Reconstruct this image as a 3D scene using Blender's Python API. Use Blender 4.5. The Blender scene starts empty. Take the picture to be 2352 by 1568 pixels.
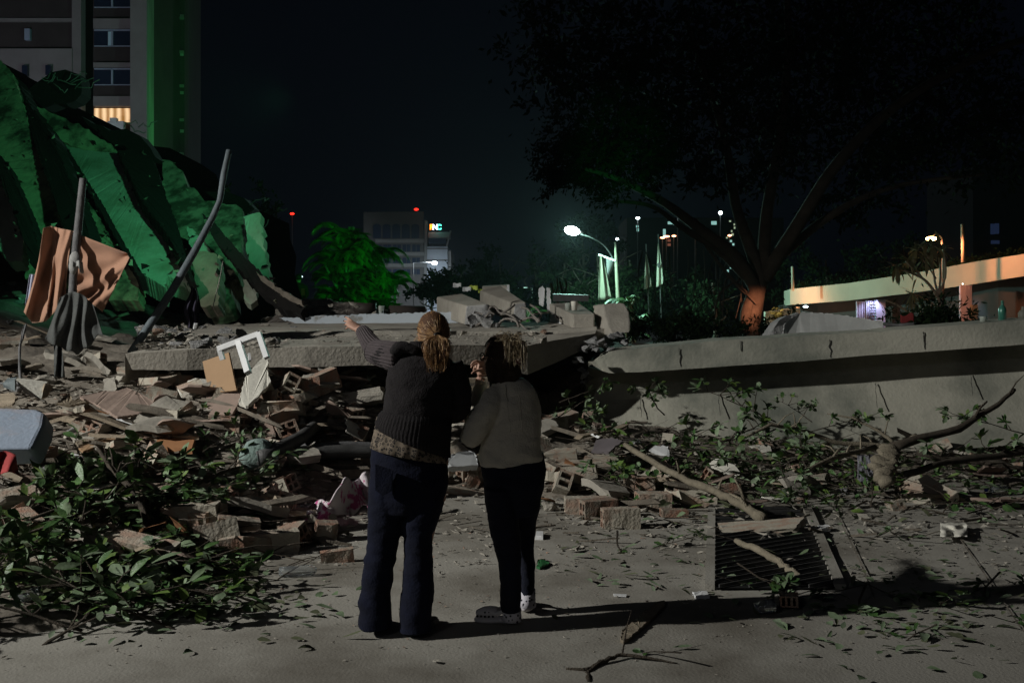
import bpy, bmesh, math, random
from mathutils import Vector, Matrix, Euler, noise

# ------------------------------------------------------------------ camera, world, lights
S = bpy.context.scene
F = 2287.0                      # focal length in units of a 2352 px wide picture (35 mm lens)
CZ = 1.6
TH = math.atan((784 - 745) / F)
cam_d = bpy.data.cameras.new('camera'); cam_d.lens = 36 * F / 2352; cam_d.sensor_width = 36
cam_d.clip_start = 0.05; cam_d.clip_end = 3000
cam = bpy.data.objects.new('camera', cam_d); S.collection.objects.link(cam)
cam.location = (0, 0, CZ); cam.rotation_euler = (math.pi / 2 - TH, 0, 0)
S.camera = cam
S.view_settings.view_transform = 'Standard'; S.view_settings.look = 'None'
S.view_settings.exposure = 0.0; S.view_settings.gamma = 1.0

W = bpy.data.worlds.new('World'); S.world = W; W.use_nodes = True
wn = W.node_tree.nodes; wl = W.node_tree.links
bg = wn.get('Background') or wn.new('ShaderNodeBackground')
# night sky: the sky model with the sun far below the horizon plus the faint navy city glow
tc = wn.new('ShaderNodeTexCoord'); sx = wn.new('ShaderNodeSeparateXYZ'); wl.new(tc.outputs['Generated'], sx.inputs[0])
rp = wn.new('ShaderNodeValToRGB'); wl.new(sx.outputs['Z'], rp.inputs[0])
rp.color_ramp.elements[0].position = 0.0; rp.color_ramp.elements[0].color = (0.0004, 0.0006, 0.0018, 1)
rp.color_ramp.elements[1].position = 0.5; rp.color_ramp.elements[1].color = (0.0004, 0.0006, 0.0020, 1)
wl.new(rp.outputs[0], bg.inputs['Color']); bg.inputs['Strength'].default_value = 1.0
try:
    W.light_settings.distance = 10
except Exception: pass

def lamp(name, kind, loc, energy, color, radius=0.2, target=None, angle=90, blend=0.5):
    d = bpy.data.lights.new(name, kind); d.energy = energy; d.color = color
    if kind != 'SUN': d.shadow_soft_size = radius
    if kind == 'SPOT': d.spot_size = math.radians(angle); d.spot_blend = blend
    o = bpy.data.objects.new(name, d); S.collection.objects.link(o); o.location = loc
    if target is not None:
        o.rotation_euler = (Vector(target) - Vector(loc)).to_track_quat('-Z', 'Y').to_euler()
    return o
KEY = (-15.5, 2.0, 8.1)
lamp('work_floodlight', 'SPOT', KEY, 12000, (1.0, 0.985, 0.92), 0.14, (-0.2, 10.6, 0.6), 60, 1.0)
lamp('rear_fill_light', 'SPOT', (-9, -11, 9), 360, (0.95, 0.97, 1.0), 1.2, (-1, 8, 0), 70, 1.0)  # soft fill added behind the camera to lift the shadows
lamp('green_floodlight', 'SPOT', (-2.6, 11.5, 4.2), 1350, (0.15, 1.0, 0.48), 0.12, (-8.4, 19.5, 5.0), 66, 1.0)
lamp('green_beacon', 'SPOT', (-2.0, 24.5, 3.2), 1150, (0.02, 1.0, 0.09), 0.15, (-5.4, 33, 4.3), 44, 0.8)
lamp('office_fill_light', 'SPOT', (-30, 140, 9), 900, (.9, .95, 1), .5, (-21, 180, 12), 50, .8)  # unseen fill added so the office facade is not too dark
lamp('tower_fill_light', 'SPOT', (-40, 50, 8), 4200, (.88, .80, 1), .5, (-34, 76, 17), 80, .8)  # added fill that brings up the tower's front columns and windows
lamp('green_roof_light', 'SPOT', (-17.0, 75, 5), 4600, (0.01, 1.0, 0.10), 0.3, (-26.8, 81, 20), 50, 0.9)
lamp('green_tree_light', 'SPOT', (3.0, 17.5, 2.2), 900, (0.02, 1.0, 0.2), 0.2, (3.0, 29.5, 6.9), 20, 1.0)

# ------------------------------------------------------------------ authoring helpers
def P(u, v, d):
    a = (u - 1176) / F; b = (784 - v) / F
    y = math.cos(TH) + math.sin(TH) * b; z = -math.sin(TH) + math.cos(TH) * b
    k = d / y
    return Vector((a * k, d, CZ + z * k))

def interp(tab, x):
    if x <= tab[0][0]: return tab[0][1]
    for (a, b), (c, e) in zip(tab, tab[1:]):
        if x <= c: return b + (e - b) * (x - a) / (c - a)
    return tab[-1][1]
def sm(a, b, x):
    t = max(0, min(1, (x - a) / (b - a))); return t * t * (3 - 2 * t)
YE = [(-8, 4.2), (-2.9, 4.9), (-2.3, 5.3), (-1.9, 6.5), (-1.5, 8.0), (-1.2, 9.3), (-.32, 9.5), (.3, 9.2), (1.0, 8.9), (1.9, 9.0), (3.5, 9.6), (5.3, 10.6), (8, 11.5), (20, 13)]
def H0(x, y):
    s = y - interp(YE, x)
    hl = interp([(-.3, -.06), (0, 0), (.4, .05), (1.5, .13), (3, .32), (4.5, .58), (6, .9), (9, 1.3), (12, 1.9), (20, 2.6)], s)
    if y > 13: hl = min(hl, interp([(-10, 2.4), (-6.5, 1.35)], x))
    hc = interp([(-.3, -.06), (0, 0), (.5, .10), (1.5, .26), (3, .38), (6, .55), (6.6, 1.15), (14, 1.2)], s)
    hr = interp([(-.3, -.06), (0, 0), (.4, .05), (2, .16), (3.3, .34), (4.2, .45), (5, 1.05), (30, 1.15)], s)
    k1 = sm(-2.9, -.2, x); k2 = sm(1.0, 2.2, x)
    h = hl * (1 - k1) + hc * k1
    h = h * (1 - k2) + hr * k2
    if -4.5 < x < .5 and 8 < y < 11.5: h += .58 * math.exp(-((x + 1.65) / .95) ** 2 - ((y - 9.95) / .6) ** 2)
    if -2 < x < 1 and 9.8 < y < 13: h += .62 * math.exp(-((x + .35) / .55) ** 2 - ((y - 11.3) / .5) ** 2)
    if -5 < x < -.5 and 7.2 < y < 10.8: h += .30 * math.exp(-((x + 2.7) / .9) ** 2 - ((y - 9.0) / .8) ** 2)
    return h
def H(x, y):
    h = H0(x, y)
    if h > 0:
        n = noise.fractal(Vector((x * 1.3, y * 1.3, 0)), 1.0, 2.0, 4) * min(.16, h * .5 + .015)
        k2 = sm(1.0, 2.2, x)
        h += n * (1 - .55 * k2)
    if y > 26: h = h * (1 - sm(26, 44, y)) - .05 * sm(26, 44, y)
    return h
def T(u, v, lift=0.0):
    """where the line of sight through (u, v) meets the ground or the rubble"""
    d = 3.0
    while d < 30:
        p = P(u, v, d)
        if p.z <= max(0, H(p.x, p.y)) + lift: return p
        d += 0.03
    return P(u, v, 30)

COL = S.collection
def tag(o, label=None, cat=None, group=None, kind=None):
    if label: o['label'] = label
    if cat: o['category'] = cat
    if group: o['group'] = group
    if kind: o['kind'] = kind
    return o
def thing(name, label, cat, loc=(0, 0, 0), group=None):
    o = bpy.data.objects.new(name, None); COL.objects.link(o); o.location = loc
    o.empty_display_size = 0.1
    return tag(o, label, cat, group)
def adopt(child, parent):
    child.parent = parent
    child.matrix_parent_inverse = Matrix.Translation(-Vector(parent.location)) if parent.parent is None else Matrix.Identity(4)
    return child

class MB:
    def __init__(s): s.v = []; s.f = []; s.m = []; s.sm = []
    def add(s, vs, fs, m=0, smooth=False):
        b = len(s.v); s.v += [tuple(p) for p in vs]
        for f in fs: s.f.append([b + i for i in f]); s.m.append(m); s.sm.append(smooth)
    def hexa(s, a, b, m=0):
        """a: four corners, b: the four matching corners on the other side"""
        s.add(list(a) + list(b), [(0, 1, 2, 3), (7, 6, 5, 4), (0, 4, 5, 1), (1, 5, 6, 2), (2, 6, 7, 3), (3, 7, 4, 0)], m)
    def box(s, c, size, R=None, m=0):
        c = Vector(c); x, y, z = [q / 2 for q in size]
        vs = [Vector(p) for p in ((-x, -y, -z), (x, -y, -z), (x, y, -z), (-x, y, -z), (-x, -y, z), (x, -y, z), (x, y, z), (-x, y, z))]
        if R is not None: vs = [R @ p for p in vs]
        s.add([c + p for p in vs], [(3, 2, 1, 0), (4, 5, 6, 7), (0, 1, 5, 4), (1, 2, 6, 5), (2, 3, 7, 6), (3, 0, 4, 7)], m)
    def bar(s, a, b, w, h=None, m=0, up=(0, 0, 1)):
        a = Vector(a); b = Vector(b); h = h or w; t = b - a; L = t.length; t.normalize()
        up = Vector(up)
        if abs(t.dot(up)) > .98: up = Vector((0, 1, 0))
        n = t.cross(up).normalized(); q = n.cross(t)
        R = Matrix((t, n, q)).transposed()
        s.box((a + b) / 2, (L, w, h), R, m)
    def tube(s, pts, rad, seg=8, m=0, caps=True, flat=1.0, rib=None):
        pts = [Vector(p) for p in pts]; n = len(pts)
        if not hasattr(rad, '__len__'): rad = [rad] * n
        vs = []; ref = None
        for i, p in enumerate(pts):
            t = (pts[min(i + 1, n - 1)] - pts[max(i - 1, 0)]).normalized()
            if ref is None:
                ref = Vector((0, 0, 1)) if abs(t.z) < .9 else Vector((0, 1, 0))
            a = (ref - t * ref.dot(t)).normalized(); b = t.cross(a); ref = a
            for k in range(seg):
                q = 2 * math.pi * k / seg; r = rad[i]
                if rib: r *= 1 + rib[1] * math.cos(q * rib[0])
                vs.append(p + a * (math.cos(q) * r * flat) + b * (math.sin(q) * r))
        fs = []
        for i in range(n - 1):
            for k in range(seg):
                k2 = (k + 1) % seg
                fs.append((i * seg + k, i * seg + k2, (i + 1) * seg + k2, (i + 1) * seg + k))
        if caps: fs += [tuple(range(seg))[::-1], tuple((n - 1) * seg + k for k in range(seg))]
        s.add(vs, fs, m, True)
    def rings(s, rr, seg=32, m=0, rib=None, caps=True, pw=1.0):
        """rr: (centre, rx, ry, slope) horizontal rings"""
        vs = []
        for (c, rx, ry, sl) in rr:
            for k in range(seg):
                q = 2 * math.pi * k / seg
                e = 1 + (rib[1] * math.cos(q * rib[0]) if rib else 0)
                cx, sy = math.cos(q), math.sin(q)
                if pw != 1: cx = math.copysign(abs(cx) ** pw, cx); sy = math.copysign(abs(sy) ** pw, sy)
                x = cx * rx * e; y = sy * ry * e
                vs.append((c[0] + x, c[1] + y, c[2] + sl * x))
        n = len(rr); fs = []
        for i in range(n - 1):
            for k in range(seg):
                k2 = (k + 1) % seg
                fs.append((i * seg + k, (i + 1) * seg + k, (i + 1) * seg + k2, i * seg + k2))
        if caps: fs += [tuple(range(seg)), tuple((n - 1) * seg + k for k in range(seg))[::-1]]
        s.add(vs, fs, m, True)
    def ball(s, c, r, seg=14, rg=9, m=0, R=None):
        if not hasattr(r, '__len__'): r = (r, r, r)
        c = Vector(c); vs = []; fs = []
        for i in range(rg + 1):
            t = math.pi * i / rg
            for k in range(seg):
                q = 2 * math.pi * k / seg
                p = Vector((r[0] * math.sin(t) * math.cos(q), r[1] * math.sin(t) * math.sin(q), r[2] * math.cos(t)))
                if R is not None: p = R @ p
                vs.append(c + p)
        for i in range(rg):
            for k in range(seg):
                k2 = (k + 1) % seg
                fs.append((i * seg + k, (i + 1) * seg + k, (i + 1) * seg + k2, i * seg + k2))
        s.add(vs, fs, m, True)
    def slab(s, pts, th, m=0, jag=0.0, back=None):
        """a flat plate: outline pts (world), thickness th going away from the viewer"""
        pts = [Vector(p) for p in pts]
        n = Vector((0, 0, 0)); L = len(pts)
        for i in range(L):
            a, b = pts[i], pts[(i + 1) % L]
            n += Vector(((a.y - b.y) * (a.z + b.z), (a.z - b.z) * (a.x + b.x), (a.x - b.x) * (a.y + b.y)))
        n.normalize()
        c = sum(pts, Vector()) / L
        if n.dot(c - Vector((0, 0, CZ))) < 0: n = -n
        else: pts = pts[::-1] if False else pts
        if back is not None: off = Vector(back)
        else: off = n * th
        if jag:
            q = []
            for i in range(L):
                a, b = pts[i], pts[(i + 1) % L]; q.append(a)
                k = max(1, int((b - a).length / (jag * 3)))
                for j in range(1, k): q.append(a.lerp(b, j / k) + Vector((RJ.uniform(-jag, jag), 0, RJ.uniform(-jag, jag))))
            pts = q; L = len(pts)
        vs = pts + [p + off for p in pts]
        fs = [tuple(range(L)), tuple(range(2 * L - 1, L - 1, -1))] + [(i, i + L, (i + 1) % L + L, (i + 1) % L) for i in range(L)]
        s.add(vs, fs, m)
    def sheet(s, fn, nu, nv, m=0, th=0.003):
        """fn(a, b) -> point; a thin cloth of real thickness"""
        g = [[Vector(fn(i / nu, j / nv)) for i in range(nu + 1)] for j in range(nv + 1)]
        vs = []; N = (nu + 1) * (nv + 1)
        off = []
        for j in range(nv + 1):
            for i in range(nu + 1):
                p = g[j][i]; a = g[j][min(i + 1, nu)] - g[j][max(i - 1, 0)]; b = g[min(j + 1, nv)][i] - g[max(j - 1, 0)][i]
                n = a.cross(b)
                n = n.normalized() if n.length > 1e-9 else Vector((0, 1, 0))
                vs.append(p); off.append(p + n * th)
        fs = []
        for j in range(nv):
            for i in range(nu):
                a = j * (nu + 1) + i; b = a + 1; c = b + nu + 1; d = a + nu + 1
                fs.append((a, b, c, d)); fs.append((N + d, N + c, N + b, N + a))
        bd = [i for i in range(nu + 1)] + [j * (nu + 1) + nu for j in range(1, nu and nv + 1)] + [nv * (nu + 1) + i for i in range(nu - 1, -1, -1)] + [j * (nu + 1) for j in range(nv - 1, 0, -1)]
        for k in range(len(bd)):
            a, b = bd[k], bd[(k + 1) % len(bd)]; fs.append((b, a, N + a, N + b))
        s.add(vs + off, fs, m, True)
    def mesh(s, name, mats):
        me = bpy.data.meshes.new(name); me.from_pydata(s.v, [], s.f)
        for q in (mats if isinstance(mats, (list, tuple)) else [mats]): me.materials.append(q)
        me.polygons.foreach_set('material_index', s.m); me.polygons.foreach_set('use_smooth', s.sm)
        me.update(); return me
    def build(s, name, mats, parent=None, label=None, cat=None, group=None, kind=None, origin=None):
        if parent is None and kind is None and s.v:
            xs = [p[0] for p in s.v]; ys = [p[1] for p in s.v]; zs = [p[2] for p in s.v]
            origin = origin or Vector(((min(xs) + max(xs)) / 2, (min(ys) + max(ys)) / 2, min(zs)))
            s.v = [(p[0] - origin[0], p[1] - origin[1], p[2] - origin[2]) for p in s.v]
        me = s.mesh(name, mats)
        o = bpy.data.objects.new(name, me); COL.objects.link(o)
        if parent is not None: adopt(o, parent)
        elif kind is None: o.location = origin
        return tag(o, label, cat, group, kind)
RJ = random.Random(5)

def remeshed(mb, voxel, disp=None, it=2):
    me = mb.mesh('tmp', []); o = bpy.data.objects.new('tmp', me); COL.objects.link(o)
    md = o.modifiers.new('r', 'REMESH'); md.mode = 'VOXEL'; md.voxel_size = voxel; md.use_smooth_shade = True
    if it:
        ms = o.modifiers.new('s', 'SMOOTH'); ms.factor = .5; ms.iterations = it
    dg = bpy.context.evaluated_depsgraph_get(); dg.update()
    out = bpy.data.meshes.new_from_object(o.evaluated_get(dg))
    bpy.data.objects.remove(o)
    if disp:
        nrm = [v.normal.copy() for v in out.vertices]
        for v, n in zip(out.vertices, nrm): v.co += n * disp(v.co)
    out.polygons.foreach_set('use_smooth', [True] * len(out.polygons)); out.update()
    return out
def obj_mesh(name, me, mat, parent=None, **k):
    for q in (mat if isinstance(mat, (list, tuple)) else [mat]): me.materials.append(q)
    o = bpy.data.objects.new(name, me); COL.objects.link(o)
    if parent is not None: adopt(o, parent)
    return tag(o, **k)

# ------------------------------------------------------------------ materials
def mat(name, c, rough=.85, var=.25, scale=3.0, bump=.3, c2=None, det=8, bscale=None, spec=.3, metal=0, rnd=0.12, sheen=0, coords='Object', lo=.35, hi=.65, trans=0, alpha=None):
    M = bpy.data.materials.new(name); M.use_nodes = True
    N = M.node_tree.nodes; L = M.node_tree.links; b = N['Principled BSDF']
    b.inputs['Roughness'].default_value = rough; b.inputs['Specular IOR Level'].default_value = spec; b.inputs['Metallic'].default_value = metal
    tcn = N.new('ShaderNodeTexCoord')
    nz = N.new('ShaderNodeTexNoise'); nz.inputs['Scale'].default_value = scale; nz.inputs['Detail'].default_value = det; nz.inputs['Roughness'].default_value = .62
    L.new(tcn.outputs[coords], nz.inputs['Vector'])
    cr = N.new('ShaderNodeValToRGB'); L.new(nz.outputs['Fac'], cr.inputs[0])
    c = tuple(c); c2 = c2 or tuple(q * (1 - var) for q in c)
    cr.color_ramp.elements[0].position = lo; cr.color_ramp.elements[0].color = (*c2, 1)
    cr.color_ramp.elements[1].position = hi; cr.color_ramp.elements[1].color = (*c, 1)
    out = cr.outputs[0]
    if rnd:
        oi = N.new('ShaderNodeObjectInfo'); mr = N.new('ShaderNodeMapRange'); L.new(oi.outputs['Random'], mr.inputs[0])
        mr.inputs['To Min'].default_value = 1 - rnd * 1.5; mr.inputs['To Max'].default_value = 1 + rnd
        hs = N.new('ShaderNodeHueSaturation'); L.new(mr.outputs[0], hs.inputs['Value']); L.new(out, hs.inputs['Color']); out = hs.outputs[0]
    L.new(out, b.inputs['Base Color'])
    if bump:
        n2 = N.new('ShaderNodeTexNoise'); n2.inputs['Scale'].default_value = bscale or scale * 8; n2.inputs['Detail'].default_value = 6
        L.new(tcn.outputs[coords], n2.inputs['Vector'])
        bp = N.new('ShaderNodeBump'); bp.inputs['Strength'].default_value = bump; bp.inputs['Distance'].default_value = .02
        L.new(n2.outputs['Fac'], bp.inputs['Height']); L.new(bp.outputs[0], b.inputs['Normal'])
    if sheen: b.inputs['Sheen Weight'].default_value = sheen
    if trans: b.inputs['Transmission Weight'].default_value = trans
    if alpha is not None: b.inputs['Alpha'].default_value = alpha
    return M
def emis(name, c, s):
    M = bpy.data.materials.new(name); M.use_nodes = True; b = M.node_tree.nodes['Principled BSDF']
    b.inputs['Base Color'].default_value = (*c, 1); b.inputs['Emission Color'].default_value = (*c, 1); b.inputs['Emission Strength'].default_value = s
    return M
conc = mat('dusty_concrete', (.36, .335, .29), .95, .35, 1.6, .5, bscale=28)
conc_pale = mat('pale_concrete', (.42, .39, .33), .95, .22, 1.1, .35, bscale=40)
conc_wall = mat('stained_concrete', (.36, .35, .295), .95, 0, .5, .35, c2=(.12, .13, .11), bscale=26, det=13, rnd=0, lo=.36, hi=.56)
conc_raw = mat('broken_concrete', (.36, .36, .36), 1, .5, 6, 1.0, bscale=22)
dust = mat('rubble_dust', (.27, .24, .20), 1, .55, 2.2, 1.0, bscale=14, c2=(.11, .095, .08), rnd=0)
ground_m = mat('dusty_ground', (.335, .32, .285), .97, 0, .7, .22, bscale=60, c2=(.165, .15, .125), det=14, rnd=0, lo=.36, hi=.56)
clay = mat('clay_brick', (.31, .17, .12), .95, 0, 9, .6, c2=(.27, .235, .19), lo=.40, hi=.62)
plaster = mat('plastered_brick', (.37, .34, .28), .95, 0, 5, .6, c2=(.34, .24, .185), lo=.38, hi=.52)
wood = mat('weathered_wood', (.18, .155, .125), .9, .4, 9, .6)
wood_l = mat('pale_wood', (.31, .255, .19), .85, .3, 9, .4)
mdf_tan = mat('tan_board', (.31, .20, .115), .8, .1, 2, .1, rnd=.03)
mdf_brown = mat('brown_board', (.28, .21, .175), .9, .25, 3, .3)
orange_b = mat('orange_board', (.31, .15, .07), .75, .15, 3, .1, rnd=.03)
white_p = mat('white_paint', (.72, .73, .74), .6, .12, 4, .15, rnd=.04)
white_torn = mat('white_laminate', (.66, .64, .57), .8, .15, 4, .3, rnd=0)
blueg = mat('blue_grey_fabric', (.25, .30, .38), .95, 0, 3.2, .3, c2=(.32, .27, .27), lo=.25, hi=.5, rnd=0)
peach = mat('peach_cloth', (.37, .20, .13), .85, .12, 4, .12, sheen=.2, rnd=0)
greyc = mat('grey_cloth', (.085, .09, .088), .95, .4, 5, .4)
purple = mat('dark_purple_cloth', (.04, .035, .06), .95, .3, 5, .2)
redc = mat('red_cloth', (.30, .04, .04), .8, .3, 4, .2)
pipe_m = mat('dark_pipe', (.085, .085, .085), .55, .4, 8, .3)
pole_m = mat('dusty_pole', (.15, .15, .155), .7, .45, 6, .3)
pole_b = mat('bluish_pole', (.10, .125, .14), .6, .4, 5, .3)
bark = mat('bark', (.095, .078, .06), .95, .4, 14, .9)
bark_l = mat('pale_bark', (.27, .235, .175), .95, .35, 12, .7)
leaf_m = mat('green_leaf', (.085, .17, .05), .45, 0, 9, .3, c2=(.028, .075, .02), spec=.5, rnd=.2)
leaf_d = mat('dusty_leaf', (.22, .28, .19), .8, 0, 5, .2, c2=(.10, .16, .07), spec=.35, rnd=.2)
leaf_y = mat('light_green_leaf', (.13, .20, .045), .6, 0, 6, .2, c2=(.06, .12, .02), spec=.4, rnd=.2)
litter_m = mat('dry_leaf', (.13, .14, .08), .9, 0, 3, .2, c2=(.07, .085, .045), rnd=0)
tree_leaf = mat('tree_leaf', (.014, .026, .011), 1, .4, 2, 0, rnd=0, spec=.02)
palm_leaf = mat('palm_leaf', (.09, .20, .04), .6, 0, 1.3, 0, c2=(.012, .03, .01), lo=.42, hi=.6, rnd=0)
rebar_m = mat('rebar', (.22, .20, .18), .7, .3, 10, .3, metal=.2)
black_m = mat('pit_black', (.006, .006, .006), 1, 0, 2, 0, rnd=0)
steel = mat('grate_steel', (.10, .10, .10), .6, .3, 20, .2, metal=.3)
glass_dark = mat('dark_glass', (.02, .03, .06), .1, .1, 2, 0, spec=.6, rnd=0)
skin = mat('skin', (.46, .27, .20), .55, .12, 10, .12, rnd=0)
black_knit = mat('black_knit', (.019, .0165, .018), .98, .3, 30, .4, rnd=0, bscale=120)
beige_knit = mat('beige_knit', (.60, .56, .48), .98, .12, 20, .35, rnd=0, bscale=110, sheen=.1)
denim = mat('blue_denim', (.0022, .0042, .018), .95, .35, 12, .25, rnd=0, bscale=90)
denim_d = mat('dark_denim', (.008, .010, .022), .95, .3, 12, .25, rnd=0, bscale=90)
shoe_b = mat('black_shoe', (.018, .017, .017), .6, .2, 10, .1, rnd=0)
shoe_w = mat('white_foam', (.58, .56, .58), .75, .15, 6, .1, rnd=0)
hair_g = mat('ginger_hair', (.46, .26, .11), .38, .45, 40, 0, spec=.6, rnd=0)
hair_d = mat('dark_blond_hair', (.30, .22, .12), .42, .5, 40, 0, spec=.6, rnd=0)
hair_base = mat('dark_hair', (.035, .02, .012), .7, .3, 60, .4, rnd=0)
gl_m = mat('black_plastic', (.01, .01, .01), .25, 0, 2, 0, rnd=0)
clear = mat('clear_plastic', (.85, .9, .92), .06, 0, 2, 0, rnd=0, trans=.9, spec=.6)

hair_tones = [hair_g, mat('ginger_hair_light', (.62, .40, .20), .35, .2, 40, 0, spec=.7, rnd=0), mat('ginger_hair_dark', (.14, .065, .03), .5, .2, 40, 0, spec=.4, rnd=0)]
hair_tones2 = [hair_d, mat('blond_hair_light', (.50, .42, .28), .35, .2, 40, 0, spec=.7, rnd=0), hair_base]
# ------------------------------------------------------------------ ground and rubble terrain
mb = MB()
def gridsheet(mb, xs, ys, zf, smooth=True):
    vs = [(x, y, zf(x, y)) for y in ys for x in xs]; nx = len(xs)
    fs = [(j * nx + i, j * nx + i + 1, (j + 1) * nx + i + 1, (j + 1) * nx + i) for j in range(len(ys) - 1) for i in range(nx - 1)]
    mb.add(vs, fs, 0, smooth)
def spread(a, b, n): return [a + (b - a) * i / n for i in range(n + 1)]
gx = [-380, -200, -60, -25] + spread(-12, 14, 130) + [30, 70, 200, 380]
gy = [-60, -12] + spread(-1, 14, 90) + [20, 40, 90, 200, 420]
def gz(x, y):
    if -12 < x < 14 and -1 < y < 14: return noise.fractal(Vector((x * .9, y * .9, 3)), 1, 2, 5) * .010
    return 0
gridsheet(mb, gx, gy, gz)
G_ = mb.build('ground', ground_m, kind='structure')
G_['label'] = 'dusty grey concrete pavement littered with leaves and chips'
mb = MB()
gridsheet(mb, spread(-16, 20, 225), spread(4, 44, 250), lambda x, y: H(x, y) if H0(x, y) > -.05 else -.08)
mb.build('rubble_mound', dust, kind='structure')

# ------------------------------------------------------------------ the great fallen slab in the middle
FE = [(287, 10.3, 813, 849), (430, 10.4, 803, 849), (500, 10.5, 800, 848), (700, 10.6, 797, 843), (881, 10.8, 795, 838), (1040, 11.2, 792, 830), (1130, 11.4, 793, 845), (1212, 11.6, 794, 860), (1290, 12.1, 779, 826), (1367, 12.6, 765, 791)]
BK = [(500, 15.0, 752), (640, 16, 749), (900, 16, 748), (1100, 16, 747), (1270, 15.6, 746), (1375, 14.6, 748)]
def along(tab, t, cols):
    i = min(int(t * (len(tab) - 1)), len(tab) - 2); f = t * (len(tab) - 1) - i
    return [tab[i][c] + (tab[i + 1][c] - tab[i][c]) * f for c in cols]
mb = MB(); NU, NV = 90, 40
def s_top(a, b):
    u, d, v = along(FE, a, (0, 1, 2)); p = P(u, v, d); u, d, v = along(BK, a, (0, 1, 2)); q = P(u, v, d)
    r = p.lerp(q, b)
    r.z += (noise.fractal(Vector((r.x * 1.5, r.y * 1.5, 7)), 1, 2, 5)) * .016 * sm(0, .05, b)
    if b > .42 + .02 * noise.noise(Vector((r.x * 2, 0, 0))): r.z += .05
    return r
def jn(x, k): return noise.noise(Vector((x * 1.3, k, 0))) * .014 + noise.noise(Vector((x * 9, k, 2))) * .005
top = [s_top(i / NU, j / NV) for j in range(NV + 1) for i in range(NU + 1)]
for i in range(NU + 1):
    top[i].z += jn(top[i].x, 1) * .6; top[i].y += jn(top[i].x, 5) * .4
fs = [(j * (NU + 1) + i, j * (NU + 1) + i + 1, (j + 1) * (NU + 1) + i + 1, (j + 1) * (NU + 1) + i) for j in range(NV) for i in range(NU)]
mb.add(top, fs, 0, False)
bot = []
for i in range(NU + 1):
    u, d, v = along(FE, i / NU, (0, 1, 3)); p = P(u, v, d + .03); p.z += jn(p.x, 9) * 1.6; bot.append(p)
bb = [Vector((p.x, p.y + 3.8, p.z + .1)) for p in bot]
vs = top[:NU + 1] + bot + bb
n = NU + 1
mb.add(vs, [(n + i, n + i + 1, i + 1, i) for i in range(NU)] + [(2 * n + i, 2 * n + i + 1, n + i + 1, n + i) for i in range(NU)], 0, False)
# left end
le = [top[j * n] for j in range(NV + 1)]
mb.add(le + [Vector((p.x, p.y, p.z - .30)) for p in le], [(j, j + NV + 1, j + NV + 2, j + 1) for j in range(NV)], 0)
slab_o = mb.build('fallen_slab', conc, label='long fallen concrete floor slab lying across the rubble behind the two women', cat='concrete slab')
def SZ(x, y):   # height of the slab's top
    for k in range(60):
        pass
    return 1.35 + (y - 10.5) * .043 + .02

# pale painted strip (parapet face) at the back of the slab
strip = mat('flaking_blue_white_paint', (.43, .48, .53), .8, 0, 1.5, .2, c2=(.24, .24, .23), lo=.40, hi=.43, rnd=0)
mb = MB()
mb.slab([P(640, 731, 15.9), P(760, 724, 15.9), P(900, 720, 15.9), P(1010, 717, 15.9), P(1110, 718, 15.9), P(1110, 748, 15.9), P(900, 748, 15.9), P(780, 750, 15.9), P(690, 746, 15.9)], .3, jag=.012)
mb.build('parapet_strip', strip, label='low blue-white painted parapet face with flaking patches behind the fallen slab', cat='parapet')

def beam(name, label, front, back, m=conc, mfront=None, group=None):
    mb = MB(); mb.hexa(front, back)
    if mfront:
        mb.m[0] = 1
    me = mb
    o = me.build(name, [m, mfront or m], label=label, cat='concrete beam', group=group)
    bv = o.modifiers.new('b', 'BEVEL'); bv.width = .02; bv.segments = 2
    return o
# beam A and B with broken ends, box C, rounded block D
beam('broken_beam', 'broken concrete beam end above the ginger-haired woman, nearest the pale parapet',
     [P(1071, 702, 14.6), P(1122, 698, 14.6), P(1122, 744, 14.6), P(1066, 746, 14.6)],
     [P(1003, 682, 17.6), P(1062, 674, 17.6), P(1062, 720, 17.6), P(1003, 724, 17.6)], conc, conc_raw)
beam('broken_beam', 'tilted concrete beam rising to the back left, behind the curled rebar',
     [P(1182, 698, 14.6), P(1208, 694, 14.6), P(1210, 738, 14.6), P(1176, 742, 14.6)],
     [P(1102, 667, 18.0), P(1150, 656, 18.0), P(1150, 700, 18.0), P(1102, 706, 18.0)], conc, conc_raw)
beam('broken_beam', 'square concrete block with a dark bolt hole and white edge behind the tilted beam',
     [P(1108, 658, 18.6), P(1164, 655, 18.6), P(1172, 700, 18.6), P(1108, 704, 18.6)],
     [P(1108, 656, 19.6), P(1170, 653, 19.6), P(1176, 698, 19.6), P(1108, 702, 19.6)])
mb = MB(); mb.slab([P(1164, 654, 18.5), P(1170, 654, 18.5), P(1170, 675, 18.5), P(1164, 675, 18.5)], .2)
mb.build('white_trim', white_p, label='small upright white trim strip on the far concrete block', cat='trim')
beam('box_beam', 'square-ended concrete box beam with two glasses standing on top',
     [P(1316, 722, 13.6), P(1366, 720, 13.6), P(1366, 762, 13.6), P(1316, 772, 13.6)],
     [P(1262, 697, 16.2), P(1328, 694, 16.2), P(1328, 736, 16.2), P(1262, 742, 16.2)])
mb = MB(); mb.slab([P(1263, 715, 15.7), P(1285, 738, 15.0), P(1296, 744, 14.6), P(1313, 733, 13.9), P(1313, 752, 13.7), P(1294, 768, 14.3), P(1275, 755, 15), P(1264, 738, 15.7)], .06, jag=.012)
mb.build('plaster_flake', white_p, label='jagged bare white plaster patch on the left side of the box beam', cat='plaster')
mb = MB()
o2 = [(1385, 700), (1400, 697), (1420, 696), (1434, 697), (1441, 706), (1446, 718), (1449, 740), (1448, 762), (1428, 766), (1408, 772), (1396, 748), (1388, 722)]
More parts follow.
